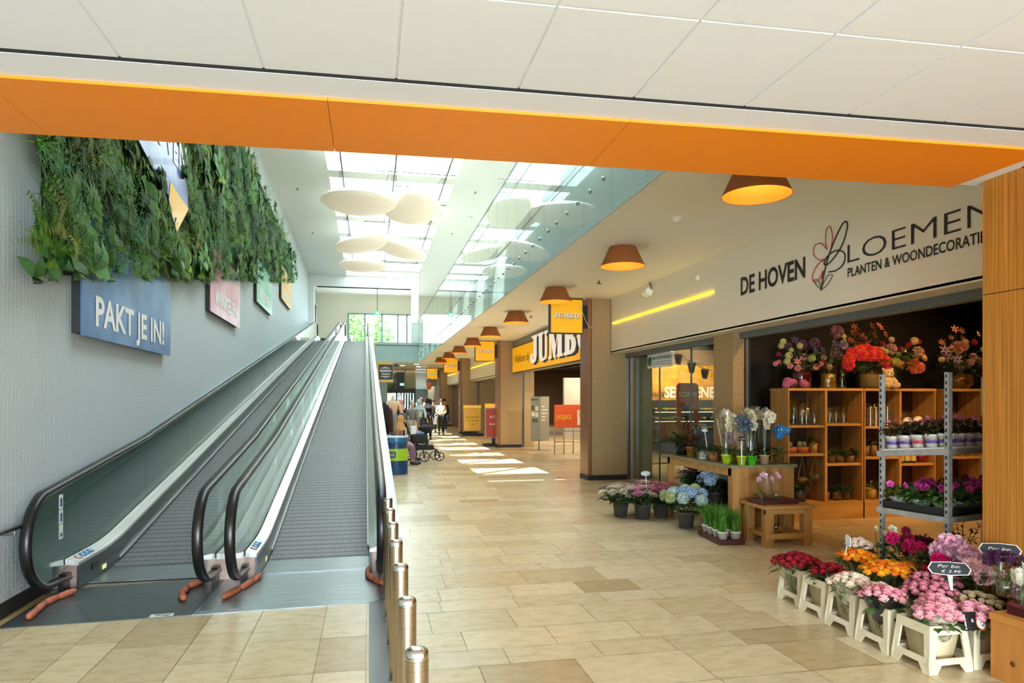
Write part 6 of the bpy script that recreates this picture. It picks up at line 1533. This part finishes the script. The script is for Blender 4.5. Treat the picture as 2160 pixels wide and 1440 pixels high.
bouquet('large pale pink roses beside the black round label', 3.58, 3.50, .36, [('#e0939f', '#eeb3ba')], 9, .09, .042, (.0, -.04))
bouquet('beige spray roses at the right of the second row', 3.74, 3.60, .375, BEI, 30, .14, .023, (.02, .02))
bouquet('dusty pink roses in the second row, nearest bunch', 3.60, 3.82, .40, DPK, 34, .15, .026, (0, 0), sx=1.2)
bouquet('dusty pink roses in the second row near the price sign', 3.76, 3.95, .42, DPK, 34, .15, .026, (.0, .02), sx=1.2)
bouquet('yellow-orange roses in the middle of the second row', 3.60, 4.20, .44, ORG, 40, .16, .029, (0, 0), sx=1.1)
bouquet('yellow-orange roses at the right of the second row', 3.80, 4.18, .43, ORG, 36, .15, .027, (.03, 0), sx=1.1)
bouquet('yellow-orange roses at the back left of the second row', 3.66, 4.52, .46, ORG, 30, .13, .030, (-.05, .0))
bouquet('cream roses peeping out behind the orange ones', 3.86, 4.66, .50, CRM, 16, .09, .028, (-.08, .05))
t = thing('round_label', 'black packaging corner with a round white and orange label on the nearest bucket', 'label', (3.50, 3.395, .30), 0)
b = MB(); b.rbox(-.075, .085, -.01, .03, -.055, .05, .01, RX(-.25)); b.build('black_card', M_WRAPK, t)
b = MB(); b.lathe([(.042, 0), (.042, .003), (.0001, .003)], 24, T(.045, -.014, -.01) @ RX(PI/2-.25) @ Matrix.Diagonal((1, 1, 1, 1))); b.cur = 1; b.lathe([(.034, .003), (.034, .006), (.0001, .006)], 24, T(.04, -.014, -.01) @ RX(PI/2-.25)); b.build('round_print', [mat('label_orange', '#d98a3a', .5), M_WHITE], t)
text('lettering', 'Q', M_INK, t, (.035, -.025, -.025), (PI/2-.25, 0, 0), .026, .024, .01, .001); text('lettering', 'E', M_WH, t, (-.03, -.022, .0), (PI/2-.25, 0, 0), .018, .014, .01, .001)
def chalk(lab, loc, rz, lines, h=.12, w=.115, tilt=0):
    t = thing('price_sign', lab, 'sign', loc, rz, 'chalkboard price signs among the flowers'); t.rotation_euler = (tilt, 0, rz)
    P = [(-w*.85, -.032), (-w, .0), (-w*.8, .034), (0, .04), (w*.8, .034), (w, 0), (w*.85, -.032), (0, -.040)]
    b = MB(); b.prism([(x*1.06, z*1.1) for x, z in P], 0, .004, T(0, 0, h) @ RX(PI/2-.5)); b.build('rim', M_WHITE, t)
    b = MB(); b.prism(P, .004, .006, T(0, 0, h) @ RX(PI/2-.5)); b.build('slate', mat('slate', '#23282a', .6), t)
    b = MB(); b.prism([(-.014, -.04), (.014, -.04), (.006, -.13), (-.006, -.13)], 0, .003, T(0, 0, h) @ RX(PI/2-.3)); b.build('stake', M_WHITE, t)
    for s, dz, hh, ww in lines: text('chalk_text', s, M_WH, t, (0, -.008-math.sin(.0)*0-dz*0, h+dz*.88), (PI/2-.5, 0, .03), hh, ww, -.012, .001, .35); 
    for o in kids(t):
        if o.name.startswith('chalk_text'): o.location.y = -.0075+((o.location.z-h)/.88)*math.sin(.5)
    return t
chalk('black chalk price sign reading Per bos € 3.99 in the pink roses', (3.55, 3.62, .45), -.45, [('Per bos', .008, .022, .14), ('€ 3.99', -.024, .019, .11)], .10)
chalk('tilted black chalk sign at the left, seen almost edge on', (3.48, 4.50, .50), 1.15, [('Per bos', .0, .02, .12)], .06, .075, .5)
chalk('black chalk sign at the right picture edge beside the wooden wall', (3.93, 3.62, .56), -.6, [('Per bos', .0, .02, .14)], .09, .11)
# back row: gerberas, peonies, stocks in black buckets
backs = [(3.92, 4.33), (3.86, 3.98), (3.98, 4.08), (3.93, 3.74)]
for i, (x, y) in enumerate(backs): vase_black('black bucket holding the back flower row, %s from the left' % ordn[i].replace('nearest', 'first'), x+.06, y+.02)
def tall(lab, x, y, hs, leafn=30, group='tall flowers of the back row'):
    x = min(x, 3.9)
    r = random.Random(int(x*1000+y*77)); t = thing('bouquet', lab, 'flowers', (x, y, .04), 0, group); b = MB()
    for (k, c, c2, s, dx, dy, z) in hs: b.tube([(0, 0, 0), (dx*.4, dy*.4, z*.5), (dx, dy, z-.04)], .004, 4)
    b.build('stems', MATS['stem_green'], t); foliage(t, r, leafn, .10, .3, .46, .12, .04, M_GREENDK, 'leaves')
    for (k, c, c2, s, dx, dy, z) in hs: put_bloom(t, k, c, s, (dx, dy, z-.04), c2, (dx-.2, dy-.9, .7))
    return t
tall('magenta and wine-red carnations at the back left', 3.92, 4.28, [('carnation', '#d41f6c', '#b0124f', .05, -.17, .02, .60), ('carnation', '#6b0a2a', '#8e1038', .05, -.08, -.02, .60), ('carnation', '#c4155a', '#8e1038', .055, -.12, -.08, .56), ('carnation', '#e01f74', None, .045, -.03, -.08, .55), ('carnation', '#5e0a2c', None, .055, .04, .0, .57), ('carnation', '#5e0a2c', None, .05, .1, -.02, .56), ('carnation', '#7c0f30', None, .035, -.02, .06, .64)])
tall('bright magenta and speckled pink carnations in the back row', 3.88, 4.02, [('carnation', '#e8157a', '#d00a5c', .055, -.1, -.08, .52), ('carnation', '#e8157a', '#d00a5c', .055, .0, -.08, .53), ('carnation', '#c95a96', '#f0c8dc', .055, .02, .04, .56), ('pompon', '#e6bccb', '#f2dadf', .065, .14, .0, .56)])
tall('pale pink and white peonies in the middle of the back row', 4.02, 4.05, [('pompon', '#eec6d6', '#e2a4c0', .062, -.06, -.04, .57), ('pompon', '#f0ccd8', '#e6b4c8', .07, .0, -.10, .54), ('pompon', '#eee6da', '#f4f0e4', .066, .12, -.03, .58)])
tall('blush ruffled peonies right of the price sign', 3.86, 3.66, [('carnation', '#e3b6b4', '#efd0cc', .065, -.06, .04, .53), ('pompon', '#e6b2b8', '#eecacc', .07, -.03, -.02, .49), ('pompon', '#e2b0b4', '#eccccc', .06, .06, -.02, .48), ('pompon', '#d990b4', '#e6b0cc', .065, .08, -.16, .43)])
tall('large pale pink peonies beside the wooden wall', 3.96, 3.86, [('pompon', '#e9bccb', '#dfa0b8', .08, -.05, .08, .62), ('pompon', '#ecc0d0', '#e2a8c0', .075, .0, -.04, .57), ('pompon', '#e9bccb', None, .05, .05, .1, .63)], group='peonies of the back row')
tall('dark red roses hidden behind the price sign', 3.80, 4.05, [('rose', '#8e0d1c', '#b01828', .035, -.05+.04*(k % 4), -.06+.04*(k//4), .45) for k in range(8)])
tall('slender white and green buds at the back left of the flowers', 3.92, 4.62, [('stock', '#dfe3c4', '#c9d3a8', .03, -.05, 0, .60), ('stock', '#dfe3c4', '#c9d3a8', .03, .04, .02, .56), ('daisy', '#e9e4c8', None, .04, .08, -.03, .60)])

# ------------------------------------------------------------------ wooden crate with glasses of stocks
t = thing('wooden_box', 'pine display box at the bottom right corner of the picture', 'box', (3.53, 3.31, 0), .10)
b = MB(); b.box(.0, .42, -.85, .0, .0, .335); b.build('box_body', mat('pine_box', '#c0813a', .5, var='#ad6f2c', vscale=2.2, vstretch=(6, 6, .8), bump=.05), t)
b = MB(); b.box(-.006, .426, -.856, .006, .335, .375); b.build('lid', mat('pine_lid', '#cb8d45', .5, var='#b5752f', vscale=2.2, vstretch=(6, .8, 6)), t)
b = MB(); b.lathe([(.016, 0), (.016, .001), (.0001, .001)], 14, T(-.0005, -.13, .12) @ RY(-PI/2)); b.build('knot', mat('wood_knot', '#6b3d16', .6), t)
t = thing('crate_tray', 'dark red slotted plastic tray on the pine box', 'tray', (3.60, 3.27, .375), .10)
b = MB(); b.box(0, .34, -.4, -.0, 0, .02)
for k in range(5): b.box(.0, .34, -.4+.095*k, -.385+.095*k, .02, .05)
for k in range(4): b.box(.12*k, .12*k+.015, -.4, 0, .02, .05)
b.box(0, .34, -.01, 0, .0, .07); b.box(0, .012, -.4, 0, 0, .07); b.build('tray_body', mat('wine_plastic', '#5e2328', .45), t)
def glassful(lab, x, y, c1, c2, n, kind='stock', sz=.036, spread=.05, h=.2):
    t = thing('glass_of_flowers', lab, 'flowers', (x, y, .43), 0, 'glasses of stocks on the pine box'); r = random.Random(int(x*999))
    b = MB(); b.lathe([(.0001, .003), (.036, .003), (.045, .1), (.043, .1), (.034, .008)], 22, cap=False); b.build('glass_cup', M_CLEAR, t)
    b = MB(); b.lathe([(.033, .01), (.039, .06), (.0001, .06)], 18); b.build('water', glass('water', '#e4efe4', ior=1.33), t)
    b = MB()
    for k in range(n):
        a = k*2.4; R_ = spread*math.sqrt((k+.4)/n); p_ = (R_*math.cos(a), R_*math.sin(a), h-.3*R_+r.uniform(-.01, .01)); b.tube([(p_[0]*.3, p_[1]*.3, .02), p_], .003, 4)
        put_bloom(t, kind, c1, sz*r.uniform(.85, 1.1), p_, c2, (p_[0]*3, p_[1]*3-.1, .8))
    b.build('stems', MATS['stem_green'], t); return t
glassful('white stocks in a clear glass on the pine box, front left glass', 3.66, 3.215, '#eef0dc', '#f6f6ea', 9, spread=.06, h=.17)
glassful('pale yellow-white stocks in a glass behind the front one', 3.79, 3.29, '#e6e8b8', '#f2f3d8', 9, spread=.065, h=.2)
glassful('pale yellow stocks in a glass at the right picture edge', 3.84, 3.15, '#e9ebc0', '#f4f4dc', 7, spread=.05, h=.15)
glassful('dark purple stocks in a glass at the back of the pine box', 3.72, 3.40, '#3a1238', '#5a2456', 12, spread=.10, h=.24)
# ------------------------------------------------------------------ people
def skin(name, chains, m, parent, levels=1):
    """chains: list of lists of (point, radius); a point given by index string joins an existing vertex. One continuous surface."""
    me = bpy.data.meshes.new(name); vs = []; es = []; rs = []; idx = {}
    for ch in chains:
        prev = None
        for p, r_ in ch:
            k = tuple(round(c, 4) for c in p)
            if k not in idx: idx[k] = len(vs); vs.append(k); rs.append(r_)
            i = idx[k]
            if prev is not None and prev != i: es.append((prev, i))
            prev = i
    me.from_pydata(vs, es, []); me.materials.append(m); o = link(name, me, parent)
    md = o.modifiers.new('skin', 'SKIN'); md.use_smooth_shade = True; md.branch_smoothing = .6
    for i, r_ in enumerate(rs):
        sv = me.skin_vertices[0].data[i]; sv.radius = (r_, r_) if not isinstance(r_, tuple) else r_; sv.use_root = (i == 0)
    if levels: sb = o.modifiers.new('sub', 'SUBSURF'); sb.levels = levels; sb.render_levels = levels
    return o
def mix(a, b, t): return tuple(a[i]+(b[i]-a[i])*t for i in range(3))
def person(lab, x, y, rz=0.0, H=1.68, pose='stand', top='#222222', bottom='#222222', hair='#3a2a1e', cover=None, longcoat=None, skinc='#c9997a', lean=0.0, seed=0, arms='down', shoes='#222222', group=None):
    t = thing('person', lab, 'person', (x, y, 0), rz, group); s = H/1.70
    sk = mat('skin_'+skinc[1:], skinc, .55); P = lambda a, b, c: (a*s, b*s, c*s)
    hip = .92; front = -1   # the figure faces -Y
    sit = pose == 'sit'
    if sit: hip = .50
    pel = P(0, 0, hip); bel = P(0, -lean*.1, hip+.14); che = P(0, -lean*.28, hip+.36); nk = P(0, -lean*.42, hip+.53); hd0 = P(0, -lean*.5-.01, hip+.60); hd1 = P(0, -lean*.52-.02, hip+.70)
    legs = []; lk = {}
    for sg, nm in ((-1, 'r'), (1, 'l')):
        st = {'walk': .17*sg, 'stand': .0, 'sit': 0}[pose]
        hp = P(.09*sg, 0, hip-.02)
        if sit: kn = P(.11*sg, -.44, hip-.0); an = P(.11*sg, -.46, .09); toe = P(.12*sg, -.60, .04)
        else: kn = P(.10*sg, -.03-st*.9, .49); an = P(.10*sg, .03-st*1.35, .09+(.04 if st < 0 else 0)); toe = P(.11*sg, -.12-st*1.35, .035)
        legs.append((hp, kn, an, toe)); lk[nm] = (hp, kn, an, toe)
    arm = []
    for sg in (-1, 1):
        sh = P(.17*sg, -lean*.38, hip+.47)
        if arms == 'push': el = P(.22*sg, -.12-lean*.3, hip+.24); wr = P(.18*sg, -.36-lean*.3, hip+.16)
        elif arms == 'bag': el = P(.23*sg, .0-lean*.2, hip+.20); wr = P(.13*sg, -.18-lean*.2, hip+.10)
        elif arms == 'lap': el = P(.22*sg, -.08, hip+.20); wr = P(.08*sg, -.28, hip+.12)
        else: el = P(.22*sg, .03-lean*.2, hip+.20); wr = P(.23*sg, -.06-lean*.25, hip-.04)
        d = Vector(wr)-Vector(el); d.normalize(); hand = tuple(Vector(wr)+d*.085*s); arm.append((sh, el, wr, hand, sg, d))
    ch = [[(pel, .12*s), (bel, .115*s), (che, .13*s), (nk, .05*s), (hd0, .062*s), (hd1, .085*s)]]
    for hp, kn, an, toe in legs: ch.append([(pel, .12*s), (hp, .085*s), (mix(hp, kn, .5), .07*s), (kn, .052*s), (mix(kn, an, .35), .05*s), (an, .034*s), (toe, .03*s)])
    for sh, el, wr, hand, sg, d in arm:
        ch.append([(che, .13*s), (sh, .052*s), (mix(sh, el, .5), .045*s), (el, .037*s), (mix(el, wr, .4), .034*s), (wr, .024*s), (hand, .027*s)])
        side = d.cross(Vector((0, 0, 1))) if abs(d.z) < .9 else Vector((0, 1, 0)); side.normalize()
        for k in range(4):
            o0 = Vector(hand)+side*(k-1.5)*.02*s; L_ = (.06, .075, .07, .055)[k]*s
            ch.append([(hand, .027*s), (tuple(o0+d*.03*s), .0095*s), (tuple(o0+d*(.03*s+L_*.6)+Vector((0, -.012, -.004))*s), .0085*s), (tuple(o0+d*(.03*s+L_)+Vector((0, -.03, -.01))*s), .007*s)])
        w0 = Vector(wr)+d*.03*s; ch.append([(wr, .024*s), (tuple(w0+side*-.035*s), .011*s), (tuple(w0+side*-.05*s+d*.045*s), .009*s)])
    skin('body', ch, sk, t)
    # face and ears
    fy = hd1[1]
    b = MB()
    for sg in (-1, 1): b.ball((sg*.03*s, fy-.078*s, hd1[2]+.0), .009*s, n=8, m=5)
    b.build('eyes', M_BLKM, t)
    b = MB(); b.ball((0, fy-.09*s, hd1[2]-.025*s), .014*s, .8, 1, 1.3, 8, 6)
    for sg in (-1, 1): b.ball((sg*.082*s, fy+.0, hd1[2]-.015*s), .02*s, .4, .8, 1.2, 8, 6)
    b.build('nose_and_ears', sk, t)
    b = MB(); b.ball((0, fy-.083*s, hd1[2]-.058*s), .016*s, 1.5, .5, .4, 8, 5); b.build('mouth', mat('lips', '#9a5f52', .5), t)
    # clothes
    tm = mat('cloth_'+top[1:], top, .8, bump=.15, bscale=30); bmm = mat('cloth_'+bottom[1:], bottom, .8)
    ch = [[(P(0, 0, hip-.06), .155*s), (bel, .145*s), (che, .155*s), (mix(che, nk, .7), .085*s)]]
    for sh, el, wr, hand, sg, d in arm: ch.append([(che, .155*s), (sh, .072*s), (mix(sh, el, .5), .066*s), (el, .056*s), (mix(el, wr, .5), .052*s), (mix(el, wr, .93), .046*s)])
    skin('top', ch, tm, t)
    ch = []
    for hp, kn, an, toe in legs: ch.append([(P(0, 0, hip-.01), .135*s), (hp, .10*s), (mix(hp, kn, .5), .088*s), (kn, .07*s), (mix(kn, an, .5), .064*s), (mix(kn, an, .92), .058*s)])
    skin('trousers', ch, bmm, t)
    if longcoat:
        cm = mat('cloth_'+longcoat[1:], longcoat, .85); b = MB(); b.smooth = True
        if sit: b.ball((0, -.2*s, (hip+.0)*s), .24*s, .95, 1.15, .55, 16, 9)
        else: b.lathe([(.175*s, (hip+.1)*s), (.20*s, (hip-.1)*s), (.23*s, (hip-.42)*s), (.22*s, (hip-.43)*s)], 18, Matrix.Diagonal((1, .8, 1, 1)))
        b.build('coat_skirt', cm, t)
    for i, (hp, kn, an, toe) in enumerate(legs):
        b = MB(); b.smooth = True; b.tube([(an[0], an[1]+.04*s, an[2]-.035*s), (an[0], an[1]-.02*s, an[2]-.03*s), (toe[0], toe[1]-.0, toe[2]), (toe[0], toe[1]-.05*s, toe[2]-.005)], [.04*s, .046*s, .04*s, .022*s], 10); b.build('shoe', mat('shoe_'+shoes[1:], shoes, .5), t)
    if cover:
        cm = mat('cloth_'+cover[1:], cover, .85, bump=.1, bscale=20); b = MB(); b.smooth = True
        b.ball((0, fy+.022*s, hd1[2]+.005), .108*s, .95, .95, 1.12, 18, 12); b.lathe([(.09*s, -.02*s), (.12*s, -.10*s), (.17*s, -.2*s), (.19*s, -.26*s)], 18, T(0, fy+.04*s, hd1[2]-.02*s) @ Matrix.Diagonal((1, .85, 1, 1)), cap=False); b.build('head_scarf', cm, t)
    else:
        hm = mat('hair_'+hair[1:], hair, .6); b = MB(); b.smooth = True
        b.ball((0, fy+.022*s, hd1[2]+.025*s), .100*s, .95, 1.0, 1.0, 18, 12)
        if seed % 2: b.ball((0, fy+.06*s, hd1[2]-.10*s), .075*s, 1.1, .7, 1.6, 14, 9)
        b.build('hair', hm, t)
    return t
w = person('person in a pale peach blouse and black trousers walking toward the camera', 3.30, 32.0, -.1, 1.66, 'walk', '#d9b59a', '#1c1c1e', '#5a3a2a', arms='bag', seed=1)
t = thing('handbag', 'dark blue bag carried by the walking person in peach', 'bag', (3.60, 31.9, .80)); b = MB(); b.rbox(-.06, .10, -.1, .1, -.17, .12, .03); b.build('bag_body', mat('navy_cloth', '#26365e', .7), t); stroke([(0, 0, .1), (-.08, 0, .35), (-.16, 0, .55)], .01, MATS['navy_cloth'], 'strap', t)
t = thing('shopping_bag', 'white carrier bag held at the left side of the walking person', 'bag', (2.98, 31.9, .70)); b = MB(); b.rbox(-.10, .1, -.08, .08, -.2, .16, .03); b.build('bag_body', M_WHITE, t); stroke([(-.05, 0, .15), (.05, 0, .26), (.12, 0, .3)], .01, M_WHITE, 'handle', t)
person('person in a dark brown coat walking just behind the one in peach', 3.15, 34.6, 0, 1.66, 'walk', '#4a4038', '#23201e', '#2b1d14', seed=2)
person('person in dark clothes at the right behind the one in peach', 3.75, 34.9, .2, 1.68, 'stand', '#2a2326', '#1d1c20', '#3a211c', seed=1)
person('person in a light blue top pushing a small pram', 1.82, 25.6, .1, 1.62, 'stand', '#a9c3cc', '#3a3d40', '#6a5a4a', '#b5cdd4', None, arms='push')
person('person in a long black dress with back to the camera', 2.35, 28.0, 2.9, 1.66, 'stand', '#16161a', '#141417', cover='#1d1c1f', longcoat='#16161a')
person('person with reddish hair in a dark top between the black dress and blue top', 2.05, 27.6, 2.4, 1.70, 'stand', '#2a1c1e', '#22201f', '#4a241c', seed=1)
person('person in a black and white patterned blouse seen from behind', 1.42, 23.3, 2.6, 1.58, 'stand', '#7d7a76', '#b09a80', '#b9b2ac', longcoat='#b3a48c', seed=2)
person('person with a pink head scarf in a dark coat beside the clothes rack', 1.12, 25.0, 3.0, 1.62, 'stand', '#3a3a40', '#2a2a2e', cover='#d09a9a')
person('person in a maroon coat far away beyond the black dress', 2.75, 38.2, .3, 1.64, 'walk', '#5a2028', '#222222', cover='#6a2a30')
person('distant person in a dark blue outfit at the far entrance', 3.05, 41.0, -.4, 1.66, 'walk', '#26303c', '#222222', '#2b2420')
person('distant person in black at the far end next to the fourth pillar', 3.55, 40.0, .4, 1.66, 'stand', '#1c1e22', '#222222', cover='#20242a')
person('distant person in an olive coat behind the black dress', 2.6, 31.0, 2.6, 1.66, 'stand', '#4a4630', '#222222', cover='#6a5a3c')
p1 = person('seated person in a mauve-brown coat with an ochre head scarf beside the bin', .66, 17.4, 1.25, 1.60, 'sit', '#8a6a62', '#7d6478', cover='#c29355', longcoat='#b58f8a', arms='lap', lean=.25)
p2 = person('seated person in a dark grey coat with a slate head scarf behind the first one', .72, 18.5, 1.2, 1.64, 'sit', '#3c3d45', '#2c2c30', cover='#4a4a58', longcoat='#3c3d45', arms='lap', lean=.3)
t = thing('bench', 'low grey bench under the two seated people beside the walkway', 'bench', (.6, 17.9, 0)); b = MB(); b.rbox(-.22, .2, -.9, 1.1, .36, .42, .01); b.build('seat', mat('bench_grey', '#6f6a64', .6), t)
for yy in (-.7, .9): b = MB(); b.box(-.16, .14, yy-.04, yy+.04, 0, .36); b.build('leg', M_DARK, t)

# ------------------------------------------------------------------ bin
t = thing('bin', 'blue drum-shaped rubbish bin with a lime green band', 'bin', (.57, 15.2, 0))
b = MB(); b.lathe([(.262, 0), (.266, .02), (.258, .03), (.258, .76), (.262, .78)], 36); b.build('drum', mat('bin_blue', '#1d4672', .35, var='#1a3f68', vscale=4), t)
b = MB(); b.lathe([(.2605, .30), (.2605, .56)], 36, cap=False); b.build('green_band', mat('bin_green', '#9fd01c', .4), t)
b = MB(); b.lathe([(.262, .78), (.264, .80), (.24, .825), (.0001, .83)], 36, cap=False); b.build('lid', mat('bin_lid', '#a3b4b6', .4), t)
r = random.Random(3); b = MB(); b.smooth = True; V_ = []
for i in range(30):
    a = 2*PI*i/30; V_ += [(.268*math.cos(a), .268*math.sin(a), .795), (.275*math.cos(a), .275*math.sin(a), .70+r.uniform(-.03, .03))]
b.add(V_, [(i*2, ((i+1) % 30)*2, ((i+1) % 30)*2+1, i*2+1) for i in range(30)]); b.build('bin_liner', mat('liner_blue', '#2f6a9a', .3), t)
b = MB(); a0 = -PI/2-.75
for k in range(6):
    a, c = a0+k*.12, a0+(k+1)*.12; b.add([(.263*math.cos(a), .263*math.sin(a), .37), (.263*math.cos(c), .263*math.sin(c), .37), (.263*math.cos(c), .263*math.sin(c), .50), (.263*math.cos(a), .263*math.sin(a), .50)], [(0, 1, 2, 3)])
b.build('sticker', mat('sticker_darkblue', '#17395c', .4), t)
am = a0+.36; text('lettering', 'SCOOOR', M_WH, t, (.272*math.cos(am), .272*math.sin(am), .40), (PI/2, 0, am+PI/2), .06, .14, .02, .001); text('lettering', 'AFVAL VOOR', mat('bin_green', '#9fd01c'), t, (.272*math.cos(am), .272*math.sin(am), .468), (PI/2, 0, am+PI/2), .022, .13, .01, .001)

# ------------------------------------------------------------------ baby stroller
st_ = thing('baby_stroller', 'black baby stroller with big wheels next to the bin', 'stroller', (1.38, 18.1, 0), 0)
def wheel(x, y, r_):
    g = MB(); n = 24
    g.tube([(x+r_*math.cos(2*PI*k/n), y, r_+.005+r_*.92*math.sin(2*PI*k/n)) for k in range(n+1)], r_*.12, 8, cap=False)
    for k in range(5): a = 2*PI*k/5; g.tube([(x, y, r_), (x+r_*.9*math.cos(a), y, r_+r_*.88*math.sin(a))], r_*.07, 5)
    g.lathe([(r_*.2, -.02), (r_*.2, .02)], 10, T(x, y, r_) @ RX(PI/2)); return g
wheel(.44, -.02, .12).build('wheel', M_BLACK, st_); wheel(.36, .42, .12).build('wheel', M_BLACK, st_); wheel(.03, -.16, .13).build('wheel', M_BLACK, st_); wheel(-.28, .38, .15).build('wheel', M_BLACK, st_)
b = MB(); b.tube([(.44, .0, .13), (.40, .05, .28), (.2, .1, .36), (-.1, .1, .42), (-.35, .15, .75), (-.42, .18, .98)], .018, 8); b.tube([(.4, .3, .28), (.2, .3, .36), (-.1, .3, .42), (-.35, .3, .75), (-.42, .3, .98)], .018, 8)
b.tube([(-.42, .14, .98), (-.42, .34, .98)], .02, 8); b.tube([(.03, -.12, .14), (.0, .05, .36), (.22, .1, .62), (.2, .1, .85)], .018, 8); b.tube([(-.28, .35, .16), (.0, .3, .38)], .018, 8); b.tube([(.36, .38, .14), (.35, .3, .3)], .018, 8); b.build('frame', M_DARK, st_)
b = MB(); b.rbox(-.30, .12, .0, .38, .48, .72, .05); b.build('carrycot', mat('stroller_black', '#1d2025', .8), st_)
b = MB(); b.smooth = True; b.ball((.12, .19, .88), .2, 1.1, .9, .45, 18, 10); b.ball((.10, .19, .80), .13, 1, .9, .6, 14, 9); b.build('hood', MATS['stroller_black'], st_)
b = MB(); b.rbox(-.22, .30, .02, .36, .30, .42, .03); b.build('basket', MATS['stroller_black'], st_)
b = MB(); b.smooth = True; b.ball((-.08, .19, .74), .16, 1, .8, .45, 16, 9); b.build('blanket', mat('blanket_blue', '#2f4a86', .8, var='#a9b8d6', vscale=30), st_)
b = MB(); b.rbox(-.32, -.16, .05, .3, .70, .93, .03); tag(b.build('plastic_bag', mat('bag_white', '#e6e6e2', .5), loc=(1.38, 18.1, 0)), 'white plastic bag standing in the stroller basket', 'bag')
t = thing('small_pram', 'thin black pram frame pushed by the person in light blue', 'stroller', (1.85, 24.85, 0)); b = MB()
for sx_ in (-.2, .2): b.tube([(sx_, .35, .98), (sx_, .05, .5), (sx_, -.3, .1)], .014, 6); b.tube([(sx_, .3, .1), (sx_, .0, .55)], .014, 6)
b.tube([(-.2, .35, .98), (.2, .35, .98)], .018, 6); b.build('frame', M_DARK, t); b = MB(); b.rbox(-.17, .17, -.1, .2, .4, .62, .03); b.build('seat', MATS['stroller_black'], t)
for sx_ in (-.2, .2):
    for yy in (-.3, .3): b = MB(); b.lathe([(.08, -.02), (.08, .02)], 14, T(sx_, yy, .08) @ RY(PI/2)); b.build('wheel', M_BLACK, t)

# ------------------------------------------------------------------ fashion shop front: mannequin torso and clothes rack
t = thing('mannequin', 'headless mannequin in a cream cardigan in front of the fashion shop', 'mannequin', (.74, 22.0, 0), .2)
b = MB(); b.tube([(0, 0, .03), (0, 0, 1.3)], .02, 8); b.lathe([(.16, 0), (.16, .02)], 20); b.build('stand', M_DARK, t)
skin('torso', [[((0, 0, 1.0), .13), ((0, 0, 1.15), .12), ((0, 0, 1.45), .14), ((0, 0, 1.62), .07), ((0, 0, 1.78), .045)], [((0, 0, 1.45), .14), ((-.16, 0, 1.56), .06), ((-.24, 0, 1.3), .05), ((-.26, -.02, 1.05), .035)], [((0, 0, 1.45), .14), ((.16, 0, 1.56), .06), ((.24, 0, 1.3), .05), ((.28, -.02, 1.05), .035)]], mat('mannequin_cream', '#d9c3a8', .5), t)
skin('cardigan', [[((0, 0, 1.12), .155), ((0, 0, 1.3), .15), ((0, 0, 1.47), .155), ((0, 0, 1.6), .09)], [((0, 0, 1.47), .155), ((-.17, 0, 1.55), .08), ((-.25, 0, 1.3), .07), ((-.28, -.02, 1.08), .06)], [((0, 0, 1.47), .155), ((.17, 0, 1.55), .08), ((.25, 0, 1.3), .07), ((.30, -.02, 1.08), .06)]], mat('cardigan_cream', '#e0c09c', .85, bump=.3), t)
b = MB(); b.smooth = True; b.lathe([(.13, 1.12), (.16, .9), (.17, .75)], 16); b.build('skirt', mat('grey_cloth', '#5b5e66', .8), t)
rk = thing('clothes_rack', 'metal clothes rail in front of the fashion shop', 'clothes rack', (.62, 21.2, 0))
b = MB(); b.tube([(0, 0, 0), (0, 0, 1.45)], .015, 6); b.tube([(.1, 1.6, 0), (.1, 1.6, 1.45)], .015, 6); b.tube([(0, 0, 1.45), (.1, 1.6, 1.45)], .015, 6); b.build('rail', M_STEEL, rk)
for i, (c, dx, yy, z0, z1, lab) in enumerate((('#1a181c', -.16, 21.0, .62, 1.55, 'black coat hanging at the left of the clothes rail'), ('#4a1f2a', .0, 21.15, .65, 1.42, 'maroon dress hanging on the clothes rail'), ('#8a8f94', .18, 21.5, .55, 1.28, 'pale grey garment on the clothes rail'), ('#4a5238', .34, 21.6, .45, 1.2, 'olive green jacket hanging on the clothes rail'), ('#2e3338', .42, 22.1, .45, 1.22, 'charcoal jacket at the right end of the clothes rail'))):
    b = MB(); b.smooth = True; b.lathe([(.16, z0), (.15, (z0+z1)/2), (.13, z1-.12), (.04, z1)], 14, Matrix.Diagonal((1, .5, 1, 1)))
    tag(b.build('garment', mat('garment_'+c[1:], c, .85), loc=(.56+dx*.8, yy, 0)), lab, 'clothing', 'garments on the rail')

# ceiling light for the right-hand gallery soffit comes from daylight, cone bulbs and the added fill lamps; portals and lamps are set at the top
